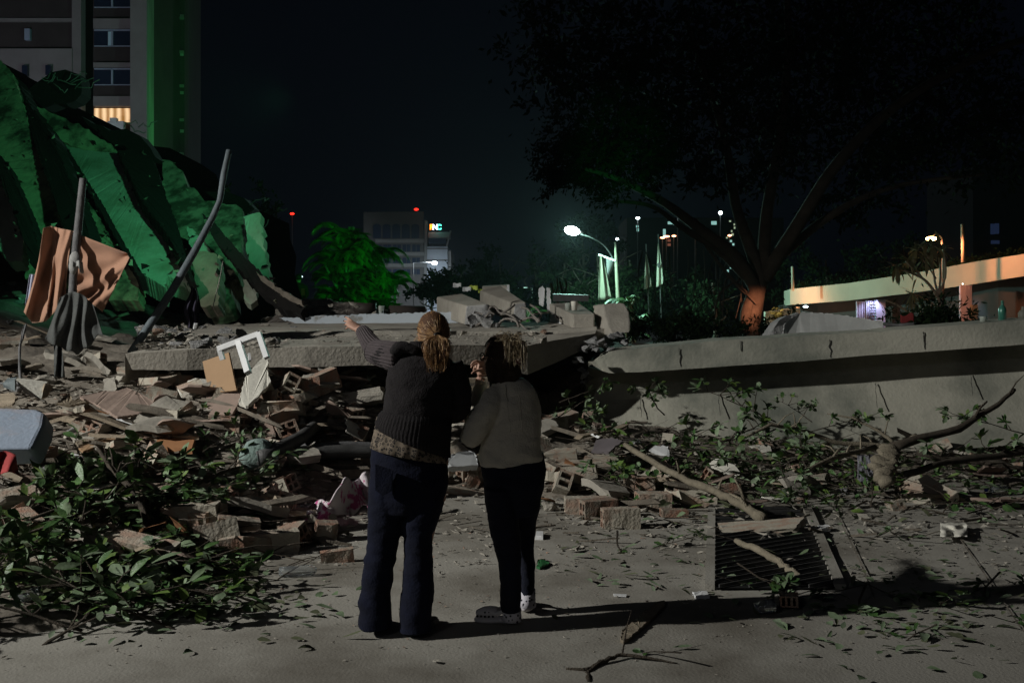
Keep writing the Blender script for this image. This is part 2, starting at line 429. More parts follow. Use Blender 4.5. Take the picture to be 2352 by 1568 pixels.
mb.slab([P(u, v, 13.9 - (v - 696) * .012) for u, v in o2], .5, back=(-.10, .62, .0))
o = mb.build('rounded_block', conc, label='round-shouldered concrete block standing at the right end of the fallen slab', cat='concrete block')
bv = o.modifiers.new('b', 'BEVEL'); bv.width = .02; bv.segments = 2

# ------------------------------------------------------------------ right-hand fallen parapet wall
top_l = [(1350, 812), (1389, 808), (1488, 797), (1654, 782), (1744, 777), (1913, 767), (2100, 754), (2352, 735), (2800, 702)]
bot_l = [(1350, 846), (1378, 857), (1500, 853), (1654, 842), (1744, 836), (1913, 823), (2100, 809), (2352, 791), (2800, 757)]
def wd(u): return 12.1 - (u - 1350) * .0006
wall_o = thing('fallen_wall', 'long tilted concrete parapet wall with a thick top beam across the right side', 'wall', (4.5, 13, .3))
us = spread(1352, 2800, 90)
mb = MB(); vs = []
for i, u in enumerate(us):
    d = wd(u); a = P(u, interp(top_l, u), d); b = P(u, interp(bot_l, u), d - .02)
    a.z += jn(a.x, 3) * .9 - .03 * max(0, noise.noise(Vector((a.x * 4, 2, 2))) - .25); b.z += jn(a.x, 4) * .7
    if i < 3: a.z -= .05 * (3 - i); b.z += .03 * (3 - i)
    vs += [a, b, b + Vector((0, .55, 0)), a + Vector((0, .55, .02))]
fs = []
for i in range(len(us) - 1):
    for k in range(4):
        fs.append((i * 4 + k, i * 4 + (k + 1) % 4, (i + 1) * 4 + (k + 1) % 4, (i + 1) * 4 + k))
fs += [(0, 3, 2, 1)]
mb.add(vs, fs, 0); mb.build('top_beam', conc_wall, wall_o)
base_l = [(1300, 965), (1480, 975), (1745, 985), (2024, 962), (2352, 942), (2800, 900)]
mb = MB(); vs = []
us = spread(1345, 2800, 80)
for u in us:
    d = wd(u) + .48; a = P(u, interp(bot_l, u) - 6, d); b = P(u, interp(bot_l, u) + 62, d - .02); c = P(u, interp(base_l, u), d - .55)
    c.z -= .4
    vs += [a, b, c, c + Vector((0, .5, 0)), a + Vector((0, .3, 0))]
fs = []
for i in range(len(us) - 1):
    for k in range(5):
        fs.append((i * 5 + k, i * 5 + (k + 1) % 5, (i + 1) * 5 + (k + 1) % 5, (i + 1) * 5 + k))
fs.append((0, 4, 3, 2, 1))
mb.add(vs, fs, 0); mb.build('lower_wall', conc_wall, wall_o)

mb = MB()
for u0, v0, n_, dv, dp in [(1905, 780, 9, 5.2, 0), (1560, 800, 8, 6, 0), (2120, 762, 9, 5, 0), (1700, 782, 5, 6, 0), (1650, 905, 9, 6, 1), (2010, 880, 10, 6, 1), (2230, 860, 9, 6, 1), (1470, 915, 8, 6, 1)]:
    q = []
    for k in range(n_):
        u = u0 + 4 * noise.noise(Vector((u0, k * .5, 0))) + k * .5; v = v0 + k * dv
        d = (wd(u) - .02 if dp == 0 else wd(u) + .45 - (v - interp(bot_l, u) - 62) * .0054 - .02); q.append(P(u, v, d))
    for a_, b_ in zip(q, q[1:]): mb.bar(a_, b_, .003 + .004 * abs(noise.noise(a_ * 9)), .012)
mb.build('cracks', mat('crack_dark', (.03, .03, .028), 1, .1, 3, 0, rnd=0), wall_o)
# white overturned slab behind the wall
mb = MB(); mb.slab([P(1800, 742, 15.2), P(1842, 716, 15.6), P(1925, 722, 15.4), P(2028, 738, 15.0), P(2030, 758, 14.8), P(1980, 790, 14.8), P(1800, 800, 15)], .35, jag=.01)
mb.build('overturned_slab', mat('grey_white_concrete', (.45, .46, .45), .9, .3, 1.2, .2, rnd=0), label='pale overturned slab lying just behind the long fallen wall', cat='concrete slab')
mb = MB(); mb.slab([P(1765, 770, 15.6), P(1790, 735, 15.6), P(1835, 716, 15.8), P(1825, 790, 15.6), P(1760, 800, 15.6)], .3, jag=.04)
mb.build('slab_fragment', conc_raw, label='jagged grey fragment left of the pale overturned slab', cat='concrete slab')

# ------------------------------------------------------------------ collapsed, green lit building
ruin_m = mat('ruin_plaster', (.42, .46, .37), .95, 0, 1.1, .7, c2=(.25, .28, .20), bscale=16, det=14, rnd=.04, lo=.34, hi=.56)
ruin_x = mat('ruin_dirty', (.27, .28, .17), .95, 0, 1.9, 1.0, c2=(.035, .035, .025), bscale=9, det=12, rnd=.04, lo=.38, hi=.56)
ruin_r = mat('ruin_rubble', (.28, .27, .19), 1, 0, 2.6, 1, c2=(.06, .06, .04), bscale=9, det=12, rnd=0, lo=.42, hi=.58)
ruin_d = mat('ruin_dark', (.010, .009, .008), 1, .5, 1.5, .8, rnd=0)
ruin = thing('collapsed_building', 'collapsed apartment building with leaning slabs lit green at the left', 'collapsed building', (-9, 19, 0))
def flatten(pts):
    W_ = [P(*p) for p in pts]; c = sum(W_, Vector()) / len(W_)
    # the best plane y = c + a x + b z through the corners, so that the plate is truly flat
    sxx = sum((p.x - c.x) ** 2 for p in W_); szz = sum((p.z - c.z) ** 2 for p in W_); sxz = sum((p.x - c.x) * (p.z - c.z) for p in W_)
    sxy = sum((p.x - c.x) * (p.y - c.y) for p in W_); szy = sum((p.z - c.z) * (p.y - c.y) for p in W_); D_ = max(1e-6, sxx * szz - sxz * sxz)
    a = (sxy * szz - szy * sxz) / D_; b = (szy * sxx - sxy * sxz) / D_
    q = []
    for (u, v, d) in pts:
        r1 = P(u, v, 1.0) - Vector((0, 0, CZ))
        k = (c.y - a * c.x - b * c.z + b * CZ) / (1 - a * r1.x - b * r1.z); k = max(d - 2, min(d + 2, k)); q.append(Vector((r1.x * k, k, CZ + r1.z * k)))
    return q
def rp_(name, pts, m, th=.35, jag=.03):
    q = flatten(pts); mb = MB(); mb.slab(q, th, jag=jag); RUIN_EDGES.append(q); return mb.build(name, m, ruin)
RUIN_EDGES = []
# dark mass behind everything
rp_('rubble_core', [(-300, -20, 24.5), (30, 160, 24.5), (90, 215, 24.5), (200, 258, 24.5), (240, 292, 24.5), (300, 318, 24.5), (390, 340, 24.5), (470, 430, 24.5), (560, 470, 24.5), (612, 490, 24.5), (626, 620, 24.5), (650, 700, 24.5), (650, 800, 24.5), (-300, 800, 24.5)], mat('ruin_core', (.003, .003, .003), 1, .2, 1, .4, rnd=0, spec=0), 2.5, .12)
rp_('leaning_slab', [(142, 320, 22), (205, 340, 21.9), (268, 351, 21.8), (323, 461, 20.1), (391, 551, 18.7), (444, 655, 17.2), (384, 634, 17.4), (380, 660, 17.2), (327, 629, 17.6), (297, 580, 18.3), (246, 487, 19.6)], ruin_m, .4, .008)
rp_('slab_top', [(59, 232, 22.2), (110, 256, 22.1), (187, 290, 22), (240, 322, 21.9), (272, 350, 21.8), (262, 357, 21.7), (204, 345, 21.8), (145, 326, 21.9), (90, 290, 22)], ruin_x, .4, .03)
rp_('leaning_slab', [(-330, -60, 22.5), (0, 138, 22), (28, 168, 22), (60, 262, 21.6), (96, 370, 20.5), (134, 482, 19.2), (172, 590, 17.9), (176, 630, 17.3), (58, 640, 17.2), (54, 560, 18.4), (20, 470, 19.4), (-60, 380, 20.5), (-330, 300, 21.5)], ruin_x, .4, .02)
rp_('leaning_slab', [(-60, 330, 19.6), (0, 380, 19.4), (36, 450, 18.8), (60, 500, 18.2), (50, 600, 17.4), (20, 600, 17.3), (-10, 560, 17.9), (-60, 480, 18.6)], ruin_m, .25, .02)
rp_('leaning_slab', [(188, 455, 18.8), (206, 468, 18.7), (240, 520, 18.1), (262, 560, 17.7), (322, 632, 16.9), (318, 690, 16.6), (250, 690, 16.6), (214, 600, 17.4), (212, 552, 17.9), (200, 490, 18.5)], ruin_x, .25, .015)
rp_('leaning_slab', [(140, 420, 18.9), (152, 428, 18.8), (176, 470, 18.4), (168, 492, 18.2), (156, 480, 18.3)], ruin_x, .2, .015)
rp_('rubble_face', [(372, 366, 21.4), (408, 386, 21.2), (430, 430, 20.7), (470, 462, 20.2), (520, 470, 19.9), (556, 480, 19.6), (556, 600, 18.4), (520, 690, 17.6), (470, 700, 17.6), (455, 640, 18.2), (424, 585, 18.9), (400, 500, 19.9), (376, 430, 20.7)], ruin_r, .5, .06)
rp_('fallen_column', [(442, 582, 17.3), (470, 576, 17.3), (498, 584, 17.2), (504, 650, 16.8), (500, 702, 16.5), (462, 704, 16.5), (448, 650, 16.9)], mat('tan_plaster', (.30, .24, .19), .95, 0, 2, .6, c2=(.14, .12, .09), rnd=0), .3, .02)
rp_('fallen_column', [(430, 520, 18.4), (446, 530, 18.3), (480, 570, 17.9), (482, 584, 17.7), (450, 580, 17.8), (434, 560, 18.1)], ruin_m, .2, .02)
rp_('leaning_panel', [(559, 498, 18.4), (576, 492, 18.4), (595, 487, 18.4), (602, 520, 18.2), (606, 560, 18.0), (618, 622, 17.6), (616, 645, 17.5), (586, 622, 17.7), (570, 590, 17.9)], ruin_m, .15, .03)
rp_('leaning_panel', [(560, 628, 17.3), (578, 630, 17.3), (592, 650, 17.2), (591, 688, 17), (576, 700, 16.9), (560, 684, 17)], ruin_m, .15, .03)
rp_('fallen_beam', [(463, 490, 17.5), (486, 505, 17.4), (560, 590, 16.8), (625, 650, 16.3), (700, 706, 15.8), (690, 722, 15.7), (640, 705, 15.9), (560, 632, 16.5), (490, 548, 17.1)], ruin_d, .3, .02)
rp_('splintered_edge', [(588, 622, 16.4), (612, 640, 16.3), (650, 668, 16.1), (692, 690, 15.8), (700, 706, 15.75), (650, 682, 16.0), (606, 650, 16.3)], wood, .06, .02)
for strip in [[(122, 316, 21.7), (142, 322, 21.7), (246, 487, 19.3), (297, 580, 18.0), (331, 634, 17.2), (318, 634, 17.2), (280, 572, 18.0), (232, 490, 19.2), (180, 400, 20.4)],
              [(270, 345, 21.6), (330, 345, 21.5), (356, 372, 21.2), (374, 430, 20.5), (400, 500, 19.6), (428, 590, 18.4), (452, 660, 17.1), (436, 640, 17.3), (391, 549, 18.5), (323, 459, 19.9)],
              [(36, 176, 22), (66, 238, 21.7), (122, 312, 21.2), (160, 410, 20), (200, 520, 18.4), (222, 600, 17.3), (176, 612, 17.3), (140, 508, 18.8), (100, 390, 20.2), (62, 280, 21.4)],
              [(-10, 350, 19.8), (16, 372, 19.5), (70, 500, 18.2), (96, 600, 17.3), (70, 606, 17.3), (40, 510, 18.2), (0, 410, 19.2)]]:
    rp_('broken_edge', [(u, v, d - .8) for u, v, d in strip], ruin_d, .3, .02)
# torn roof pieces, black against the tower
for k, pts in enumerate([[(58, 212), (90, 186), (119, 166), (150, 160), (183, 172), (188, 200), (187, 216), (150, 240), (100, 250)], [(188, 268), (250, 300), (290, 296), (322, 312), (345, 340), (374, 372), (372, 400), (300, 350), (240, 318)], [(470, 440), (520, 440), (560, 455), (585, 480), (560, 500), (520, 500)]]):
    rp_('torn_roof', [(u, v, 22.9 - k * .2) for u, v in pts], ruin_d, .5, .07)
mb = MB(); m2 = MB()
for q in RUIN_EDGES:
    for i in range(len(q)):
        a, b = q[i], q[(i + 1) % len(q)]
        for k in range(int((b - a).length * 2)):
            c = a.lerp(b, RJ.random()) + Vector((RJ.gauss(0, .10), -.05 - abs(RJ.gauss(0, .08)), RJ.gauss(0, .10))); s_ = RJ.uniform(.015, .075)
            if c.z < 1.2: continue
            vs = [c + Vector((RJ.uniform(-1, 1), RJ.uniform(-1, .6), RJ.uniform(-1, 1))) * s_ for _ in range(5)]
            (mb if RJ.random() < .6 else m2).add(vs, [(0, 1, 2), (0, 2, 3), (0, 3, 4), (0, 4, 1), (1, 2, 3), (3, 4, 1)])
mb.build('hanging_rubble', ruin_d, ruin, kind='stuff'); m2.build('hanging_plaster', ruin_r, ruin, kind='stuff')
mb = MB()
for k in range(26):
    u, v = RJ.choice([(150, 190), (190, 205), (300, 290), (360, 350), (410, 470), (575, 480), (560, 520), (110, 185)])
    a = P(u + RJ.uniform(-20, 20), v + RJ.uniform(-14, 14), 22.3); q = [a]
    for j in range(5): a = a + Vector((RJ.uniform(-.02, .16), RJ.uniform(-.03, .03), RJ.uniform(-.1, .12))); q.append(a)
    mb.tube(q, .012, 4)
mb.build('bent_rebar', rebar_m, ruin, kind='stuff')

# ------------------------------------------------------------------ apartment tower behind the ruin
tw = thing('apartment_tower', 'tall dark apartment tower with one warm lit window, upper left', 'apartment tower', (-30, 76, 0))
tw_d = mat('tower_brick', (.06, .048, .048), .9, .3, .4, .2, rnd=0); tw_l = mat('tower_concrete', (.28, .26, .26), .9, .2, .5, .2, rnd=0)
tw_g = mat('tower_side', (.34, .36, .33), .9, .5, .12, .2, rnd=0)
frame_m = mat('window_frame_blue', (.35, .42, .55), .6, .1, 3, 0, rnd=0)
def tq(name, u0, v0, u1, v1, d, m, th=.4, par=None, dd=0):
    mb = MB(); a, b, c, e = P(u0, v0, d), P(u1, v0, d), P(u1, v1, d), P(u0, v1, d)
    o = Vector((0, th, 0)); mb.hexa([a, b, c, e], [a + o, b + o, c + o, e + o]); return mb.build(name, m, par or tw)
V0, V1 = -420, 560
tq('wall', -420, V0, 165, V1, 76, tw_d, 4)
tq('wall', 165, V0, 186, V1, 75.7, tw_l, .8)
tq('wall', 186, V0, 214, V1, 77.2, tw_d, 12)
tq('wall', 214, V0, 300, V1, 76.6, tw_d, 12)
tq('wall', 299, V0, 337, V1, 75.2, tw_l, .5)
for k, v in enumerate([-152, -62, 28, 42]):
    if k == 3: continue
    tq('floor_band', -420, v + 14, 165, v + 22, 75.8, tw_l, .3)
tq('blank_wall', -420, 112, 165, V1, 75.6, tw_l, .35)
tq('vent_window', 56, 66, 68, 92, 75.7, frame_m, .3)
tq('vent_window', 50, 150, 62, 176, 75.3, glass_dark, .25); tq('vent_window', 104, 150, 116, 172, 75.3, glass_dark, .25)
warm = emis('lit_curtain', (1.0, .62, .30), .95)
nt = warm.node_tree; wv = nt.nodes.new('ShaderNodeTexWave'); wv.inputs['Scale'].default_value = .55; wv.inputs['Distortion'].default_value = 2.5; wv.bands_direction = 'X'
tcn = nt.nodes.new('ShaderNodeTexCoord'); nt.links.new(tcn.outputs['Object'], wv.inputs['Vector'])
rr = nt.nodes.new('ShaderNodeValToRGB'); rr.color_ramp.elements[0].color = (.30, .13, .03, 1); rr.color_ramp.elements[1].color = (1, .68, .38, 1)
nt.links.new(wv.outputs['Fac'], rr.inputs[0]); nt.links.new(rr.outputs[0], nt.nodes['Principled BSDF'].inputs['Emission Color'])
for k in range(-4, 5):
    v = 158 + 89 * (k - 0)
    if v > 420: continue
    tq('floor_band', 214, v - 26 if k else v - 14, 299, v - 3, 76.2, tw_l, .3)
    if k == 1:
        o = tq('lit_window', 216, 249, 300, 280, 76.3, warm, .2); continue
    f = tq('window', 216, v, 299, v + 37, 76.45, glass_dark, .1)
    for (a, b, c, e) in [(216, v - 1, 299, v + 2), (216, v + 36, 299, v + 38), (255, v, 259, v + 37)]:
        g = tq('frame', a, b, c, e, 76.3, frame_m, .1, f)
    if k == -1: tq('curtain', 248, v + 4, 258, v + 37, 76.38, mat('pale_curtain', (.6, .85, .95), .8, .1, 3, 0, rnd=0), .04, f)
# green lit flank and rear wing
def flank(name, u0, d0, u1, d1, m, parts=()):
    mb = MB(); mb.hexa([P(u0, V0, d0), P(u1, V0 * .8, d1), P(u1, V1, d1), P(u0, V1, d0)], [p + Vector((-1, 2, 0)) for p in (P(u0, V0, d0), P(u1, V0 * .8, d1), P(u1, V1, d1), P(u0, V1, d0))]); return mb.build(name, m, tw)
flank('side_wall', 337, 75.3, 376, 92, tw_g)
for k in range(-2, 6):
    v = -10 + k * 90
    mb = MB(); mb.slab([P(343, v, 77.5), P(371, v + 42, 90), P(371, v + 82, 90), P(343, v + 36, 77.5)], .5); mb.build('flank_shadow', tw_d, tw)  # diagonal shadows on the green-lit flank, put in as dark plates
tq('wall', 376, V0, 405, V1, 92, tw_d, .8)
tq('wall', 404, V0, 424, V1, 88, mat('tower_mauve', (.07, .055, .055), .9, .2, .5, .2, rnd=0), .8)
for k in range(-1, 6): tq('floor_band', 404, 38 + 78 * k, 421, 44 + 78 * k, 87.8, tw_l, .3)
flank('side_wall', 424, 88.2, 461, 102, mat('tower_rear', (.04, .055, .045), .9, .2, .5, .2, rnd=0))
for k in range(-1, 5):
    v = 210 + 88 * (k - 1); mb = MB(); mb.slab([P(422, v, 88), P(456, v + 32, 100), P(456, v + 38, 100), P(422, v + 7, 88)], .6); mb.build('balcony_edge', tw_g, tw)
mb = MB(); mb.box(P(268, 292, 75.6), (1.2, .5, .8)); mb.box(P(262, 278, 75.5), (.5, .4, .4))
mb.build('air_conditioner', white_p, tw)

# ------------------------------------------------------------------ office block with roof sign
of = thing('office_building', 'distant office block with arched dark windows and a coloured roof sign', 'office building', (-20, 182, 0))
of_m = mat('office_wall', (.085, .08, .08), .9, .15, .05, .1, rnd=0); of_b = mat('office_band', (.17, .17, .17), .9, .2, .3, .1, rnd=0)
of_s = mat('office_side', (.30, .33, .38), .85, .25, .15, .1, rnd=0)
D_ = 180
def oq(name, u0, v0, u1, v1, d, m, th=.5, par=None): return tq(name, u0, v0, u1, v1, d, m, th, par or of)
mb = MB(); mb.hexa([P(835, 487, D_), P(973, 486, D_), P(975, 770, D_), P(835, 770, D_)], [P(840, 487, D_ + 30), P(973, 486, D_ + 30), P(975, 770, D_ + 30), P(840, 770, D_ + 30)]); mb.build('wall', of_m, of)
mb = MB(); mb.hexa([P(975, 505, D_ - 1), P(982, 508, D_ - 1), P(980, 770, D_ - 1), P(973, 770, D_ - 1)], [p + Vector((0, 3, 0)) for p in (P(975, 505, D_ - 1), P(982, 508, D_ - 1), P(980, 770, D_ - 1), P(973, 770, D_ - 1))]); mb.build('corner_pier', of_b, of)
for k in range(5):
    u = 866 + k * 22
    mb = MB(); pts = [(u - 9, 547), (u - 9, 520)] + [(u - 9 * math.cos(t * math.pi / 8), 520 - 5.5 * math.sin(t * math.pi / 8)) for t in range(1, 8)] + [(u + 9, 520), (u + 9, 547)]
    mb.slab([P(a, b, D_ - .2) for a, b in pts], .3); mb.build('arched_window', glass_dark, of)
for r, (v0, v1) in enumerate([(562, 578), (592, 606), (618, 630)]):
    oq('floor_band', 862, v0 - 13, 974, v0 - 5, D_ - .3, of_b, .3)
    for k in range(5):
        for s_ in (0, 1): oq('window', 868 + k * 22 - 9 + s_ * 9.5, v0, 868 + k * 22 - 9 + s_ * 9.5 + 8, v1, D_ - .2, glass_dark, .2)
oq('side_wing', 981, 566, 1028, 770, D_ - 2, of_s, 12); oq('side_wing', 1028, 576, 1036, 770, D_ - 1, of_b, 10)
oq('ledge', 981, 570, 1029, 572, D_ - 2.3, of_m, .3); oq('ledge', 981, 596, 1029, 599, D_ - 2.3, of_m, .3)
oq('roof_canopy', 984, 533, 1032, 546, D_ - 3, of_b, 4); oq('roof_void', 984, 547, 1024, 560, D_ - 2, glass_dark, 3)
mb = MB(); mb.bar(P(1035, 530, D_ - 3), P(1026, 566, D_ - 2), .25); mb.build('roof_strut', of_b, of)
sg = thing('roof_sign', 'small illuminated orange, white and teal lettering on the office roof', 'sign', tuple(P(1000, 530, D_ - 4)))
def text(body, name, c, h, m, par, ext=.05, rz=0):
    cu = bpy.data.curves.new(name, 'FONT'); cu.body = body; cu.size = h; cu.extrude = ext; cu.materials.append(m); cu.align_x = 'CENTER'; cu.offset = h * .045
    o = bpy.data.objects.new(name, cu); COL.objects.link(o); dg = bpy.context.evaluated_depsgraph_get(); dg.update(); me = bpy.data.meshes.new_from_object(o.evaluated_get(dg)); bpy.data.objects.remove(o); o = bpy.data.objects.new(name, me); COL.objects.link(o); o.parent = par; o.location = Vector(c) - Vector(par.location); o.rotation_euler = (math.pi / 2, 0, rz); return o
for ch, u, c, e in [('B', 991.5, (1, .30, .02), 3.2), ('N', 999.5, (.75, .85, 1), 3.2), ('C', 1008, (.10, 1, .72), 2.6)]:
    text(ch, 'letter', P(u, 527, D_ - 4), 1.25, emis('sign_' + ch, c, e), sg, .15)
red_e = emis('red_beacon', (1, .02, .01), 4)
def beacon(u, v, d, label):
    t = thing('beacon_mast', label, 'beacon light', (P(u, v, d).x, d, 0)); p = P(u, v, d)
    mb = MB(); mb.tube([Vector((p.x, p.y, p.z - 25)), p], .12, 6); mb.build('mast', steel, t)
    mb = MB(); mb.ball(p, (.42, .3, .22), 8, 6); mb.build('lamp', red_e, t)
beacon(956, 481, 190, 'small red aircraft warning light above the office block')
beacon(671, 491, 190, 'small red aircraft warning light in the dark sky left of the palm')
# ------------------------------------------------------------------ hero debris
R = random.Random(11)
def settle(q):
    """let a loose piece lie on the rubble instead of hovering over it"""
    if max(p.y for p in q) > 9.7: return q
    c0 = Vector((0, 0, CZ)); gap = lambda k: min((c0 + (p - c0) * k).z - max(0, H(*(c0 + (p - c0) * k)[:2])) for p in q)
    k = 1.0
    my = max(p.y for p in q)
    while gap(k) > .02 and k * my < 9.75: k += .01
    return [c0 + (p - c0) * k for p in q]
def panel(name, pts, th, m, label, cat, jag=0.0, group=None):
    q = flatten(pts) if len(pts) > 3 else [P(*p) for p in pts]
    mb = MB(); mb.slab(settle(q), th, jag=jag); return mb.build(name, m, label=label, cat=cat, group=group)
def dd(v, z):  # distance at which the line through row v has height z
    p = P(1176, v, 10); return 10 * (z - CZ) / (p.z - CZ)

# poles standing in the rubble
def pole(name, pts, rad, m, label):
    mb = MB(); pp = settle([P(*p) for p in pts]); q = []; rr = []
    for i in range(len(pp) - 1):
        for k in range(4):
            t = k / 4; q.append(pp[i].lerp(pp[i + 1], t)); rr.append(rad[i] + (rad[i + 1] - rad[i]) * t)
    q.append(pp[-1]); rr.append(rad[-1])
    mb.tube(q, rr, 10); return mb.build(name, m, label=label, cat='pole')
pole('bent_pole', [(300, 812, 11.2), (395, 668, 11.5), (450, 572, 11.7), (488, 500, 11.9), (505, 460, 11.95), (514, 400, 12), (526, 345, 12.05)], [.046, .048, .044, .04, .036, .038, .034], pole_b, 'long bluish metal pole bent near its top, leaning out of the rubble')
pole('pole_stub', [(158, 735, 10.8), (166, 690, 10.9), (168, 640, 10.9), (176, 560, 11), (184, 480, 11), (191, 410, 11)], [.042, .046, .042, .046, .042, .038], pole_m, 'short dusty pole standing upright through the peach sheet')
mb = MB(); mb.ball(P(173, 598, 10.8), (.07, .05, .10), 8, 6); mb.ball(P(168, 612, 10.78), (.05, .04, .09), 8, 6)
mb.sheet(lambda a, b: P(168 + a * 22 + b * 4 * (a - .3), 600 + b * (26 if a > .5 else 12) + 2 * math.sin(a * 9), 10.7 + .04 * math.sin(a * 8)), 8, 5)
mb.build('knotted_rag', mat('pale_rag', (.34, .34, .33), .9, .4, 9, .3), label='pale rag knotted round the pole in front of the peach sheet', cat='rag')
mb = MB(); mb.tube([P(512, 600, 11.6), P(505, 640, 11.6), P(490, 700, 11.6), P(486, 716, 11.6)], .006, 5)
mb.build('cord', rebar_m, label='thin cord hanging from the bent pole', cat='cord')
mb = MB()
mb.sheet(lambda a, b: P(444 + (a - .5) * (8 + 26 * math.sin(b * 2.6)) - 4 * b + 3 * math.sin(b * 9), 658 + b * 95 + 4 * a, 11.5 + .05 * math.sin(a * 14 + b * 2)), 18, 14)
mb.build('hanging_cloth', purple, label='dark purple cloth hanging beside the leaning pole', cat='cloth')
mb = MB(); mb.sheet(lambda a, b: P(443 + a * 9 + 3 * (1 - b), 742 + b * 16 * (1 - .4 * abs(a - .5)), 11.35 + .02 * a), 4, 4)
mb.build('white_scrap', white_p, label='small white scrap at the foot of the hanging purple cloth', cat='scrap')

def curve(tab, t):
    L = [0]
    for a, b in zip(tab, tab[1:]): L.append(L[-1] + math.hypot(b[0] - a[0], b[1] - a[1]))
    s = t * L[-1]
    for i in range(len(tab) - 1):
        if s <= L[i + 1] or i == len(tab) - 2:
            f = (s - L[i]) / max(1e-6, L[i + 1] - L[i]); f = min(1, f); return (tab[i][0] + (tab[i + 1][0] - tab[i][0]) * f, tab[i][1] + (tab[i + 1][1] - tab[i][1]) * f)
# peach sheet : two lobes of one sheet
mb = MB()
def f1(a, b):
    t = curve([(100, 524), (118, 519), (140, 525), (168, 530)], a); q = curve([(54, 716), (74, 742), (106, 738), (150, 690)], a)
    mid = (t[0] + (q[0] - t[0]) * b + 6 * math.sin(b * 3.1) * (1 if a < .5 else -.6), t[1] + (q[1] - t[1]) * b)
    return P(mid[0], mid[1], 10.95 + .16 * a + .045 * math.sin(a * 19 + b * 3 + 4 * noise.noise(Vector((a * 3, b * 1.5, 4)))) * (.2 + b) * (.5 + noise.noise(Vector((a * 5, b * 2, 8))) + .4) + .10 * math.sin(a * 5) + .06 * noise.noise(Vector((a * 4, b * 3, 1))))
def f2(a, b):
    t = curve([(166, 530), (205, 548), (250, 566), (292, 582)], a); q = curve([(176, 672), (200, 690), (236, 716), (297, 592)], a)
    u = t[0] + (q[0] - t[0]) * b; v = t[1] + (q[1] - t[1]) * b
    fold = math.sin((u * .45 + v * .75) * .17 + 3 * noise.noise(Vector((u * .012, v * .02, 2)))) * .05 * sm(.3, .95, b) + .05 * noise.noise(Vector((u * .02, v * .03, 6)))
    return P(u, v, 11.05 - .12 * a + fold + .08 * math.sin(b * 3))
mb.sheet(f1, 44, 26); mb.sheet(f2, 40, 34)
mb.build('draped_sheet', peach, label='large peach bed sheet draped over a broken pole among the rubble', cat='sheet')
mb = MB()
def f3(a, b):
    t = curve([(138, 684), (165, 668), (190, 676), (214, 700)], a); q = curve([(104, 778), (135, 800), (176, 812), (212, 786), (236, 770)], a)
    return P(t[0] + (q[0] - t[0]) * b, t[1] + (q[1] - t[1]) * b + 16 * noise.noise(Vector((a * 6, 3, 0))) * b, 10.7 + .07 * math.sin(a * 22 + b + 5 * noise.noise(Vector((a * 3, b, 3)))) * (.3 + b) * (.7 + noise.noise(Vector((a * 4, b * 2, 5)))))
mb.sheet(f3, 60, 20)
mb.build('hanging_garment', greyc, label='dark grey garment hanging in folds below the peach sheet', cat='garment')
mb = MB(); mb.sheet(lambda a, b: P(124 + a * 16 + 10 * b * a, 786 + b * 80, 10.8 + .05 * math.sin(a * 9 + b * 4)), 10, 14)
mb.build('hanging_rag', greyc, label='narrow grey rag dangling under the grey garment', cat='rag')
mb = MB(); mb.sheet(lambda a, b: P(58 + a * 18 + 10 * (1 - b), 630 + b * 70, 11.1 + .02 * math.sin(a * 12)), 8, 10)
mb.build('blue_pillow_case', mat('lilac_cloth', (.36, .38, .50), .9, .2, 6, .2), label='edge of lilac fabric sticking out left of the peach sheet', cat='fabric')

# left edge : mattress, red cloth, broken appliance, boards
mb = MB(); a = [P(-70, 932, 7.7), P(84, 938, 7.75), P(104, 948, 7.7), (P(100, 975, 7.5)), P(78, 1022, 7.2), P(72, 1028, 7.15), P(-70, 1030, 7.1)]
mb.slab(a, .1, back=(0.02, .12, -.14)); o = mb.build('mattress', blueg, label='stained blue-grey mattress at the left edge above the leaves', cat='mattress')
bv = o.modifiers.new('b', 'BEVEL'); bv.width = .03; bv.segments = 3
panel('bed_base', [(-70, 1031, 7.15), (70, 1030, 7.2), (74, 1056, 7.15), (-70, 1070, 7.05)], .1, mat('dark_mattress_side', (.10, .09, .10), .95, .3, 6, .3), 'dark side panel under the stained mattress', 'bed base')
mb = MB(); mb.sheet(lambda a, b: P(-40 + a * 76 + 8 * b, 1040 + b * 48 + 5 * math.sin(a * 7), 6.9 - .2 * b + .05 * math.sin(a * 11 + b * 4)), 16, 10)
mb.build('red_cloth', redc, label='crumpled red cloth under the mattress at the left edge', cat='cloth')
t = thing('broken_appliance', 'dented white metal appliance with its grey end torn open, above the mattress', 'appliance', tuple(P(70, 925, 9)))
mb = MB(); mb.hexa([P(36, 872, 8.7), P(104, 882, 8.8), P(94, 918, 8.6), P(56, 903, 8.5)], [P(40, 868, 9), P(110, 876, 9.1), P(116, 905, 9), P(60, 898, 8.9)]); mb.build('casing', white_torn, t)
mb = MB(); mb.slab([P(104, 880, 8.75), P(122, 886, 8.8), P(108, 912, 8.7), P(96, 914, 8.65)], .03, jag=.01); mb.build('torn_flap', wood_l, t)
mb = MB(); mb.hexa([P(6, 880, 8.75), P(34, 872, 8.75), P(34, 898, 8.6), P(8, 890, 8.65)], [P(18, 868, 9), P(38, 866, 9), P(38, 892, 9), P(14, 884, 9)]); mb.build('motor_end', mat('grey_metal', (.16, .19, .20), .6, .4, 9, .4), t)
def board(pts, m, label, cat='board', th=.018, jag=.006, name='broken_board', group=None): return panel(name, pts, th, m, label, cat, jag, group)
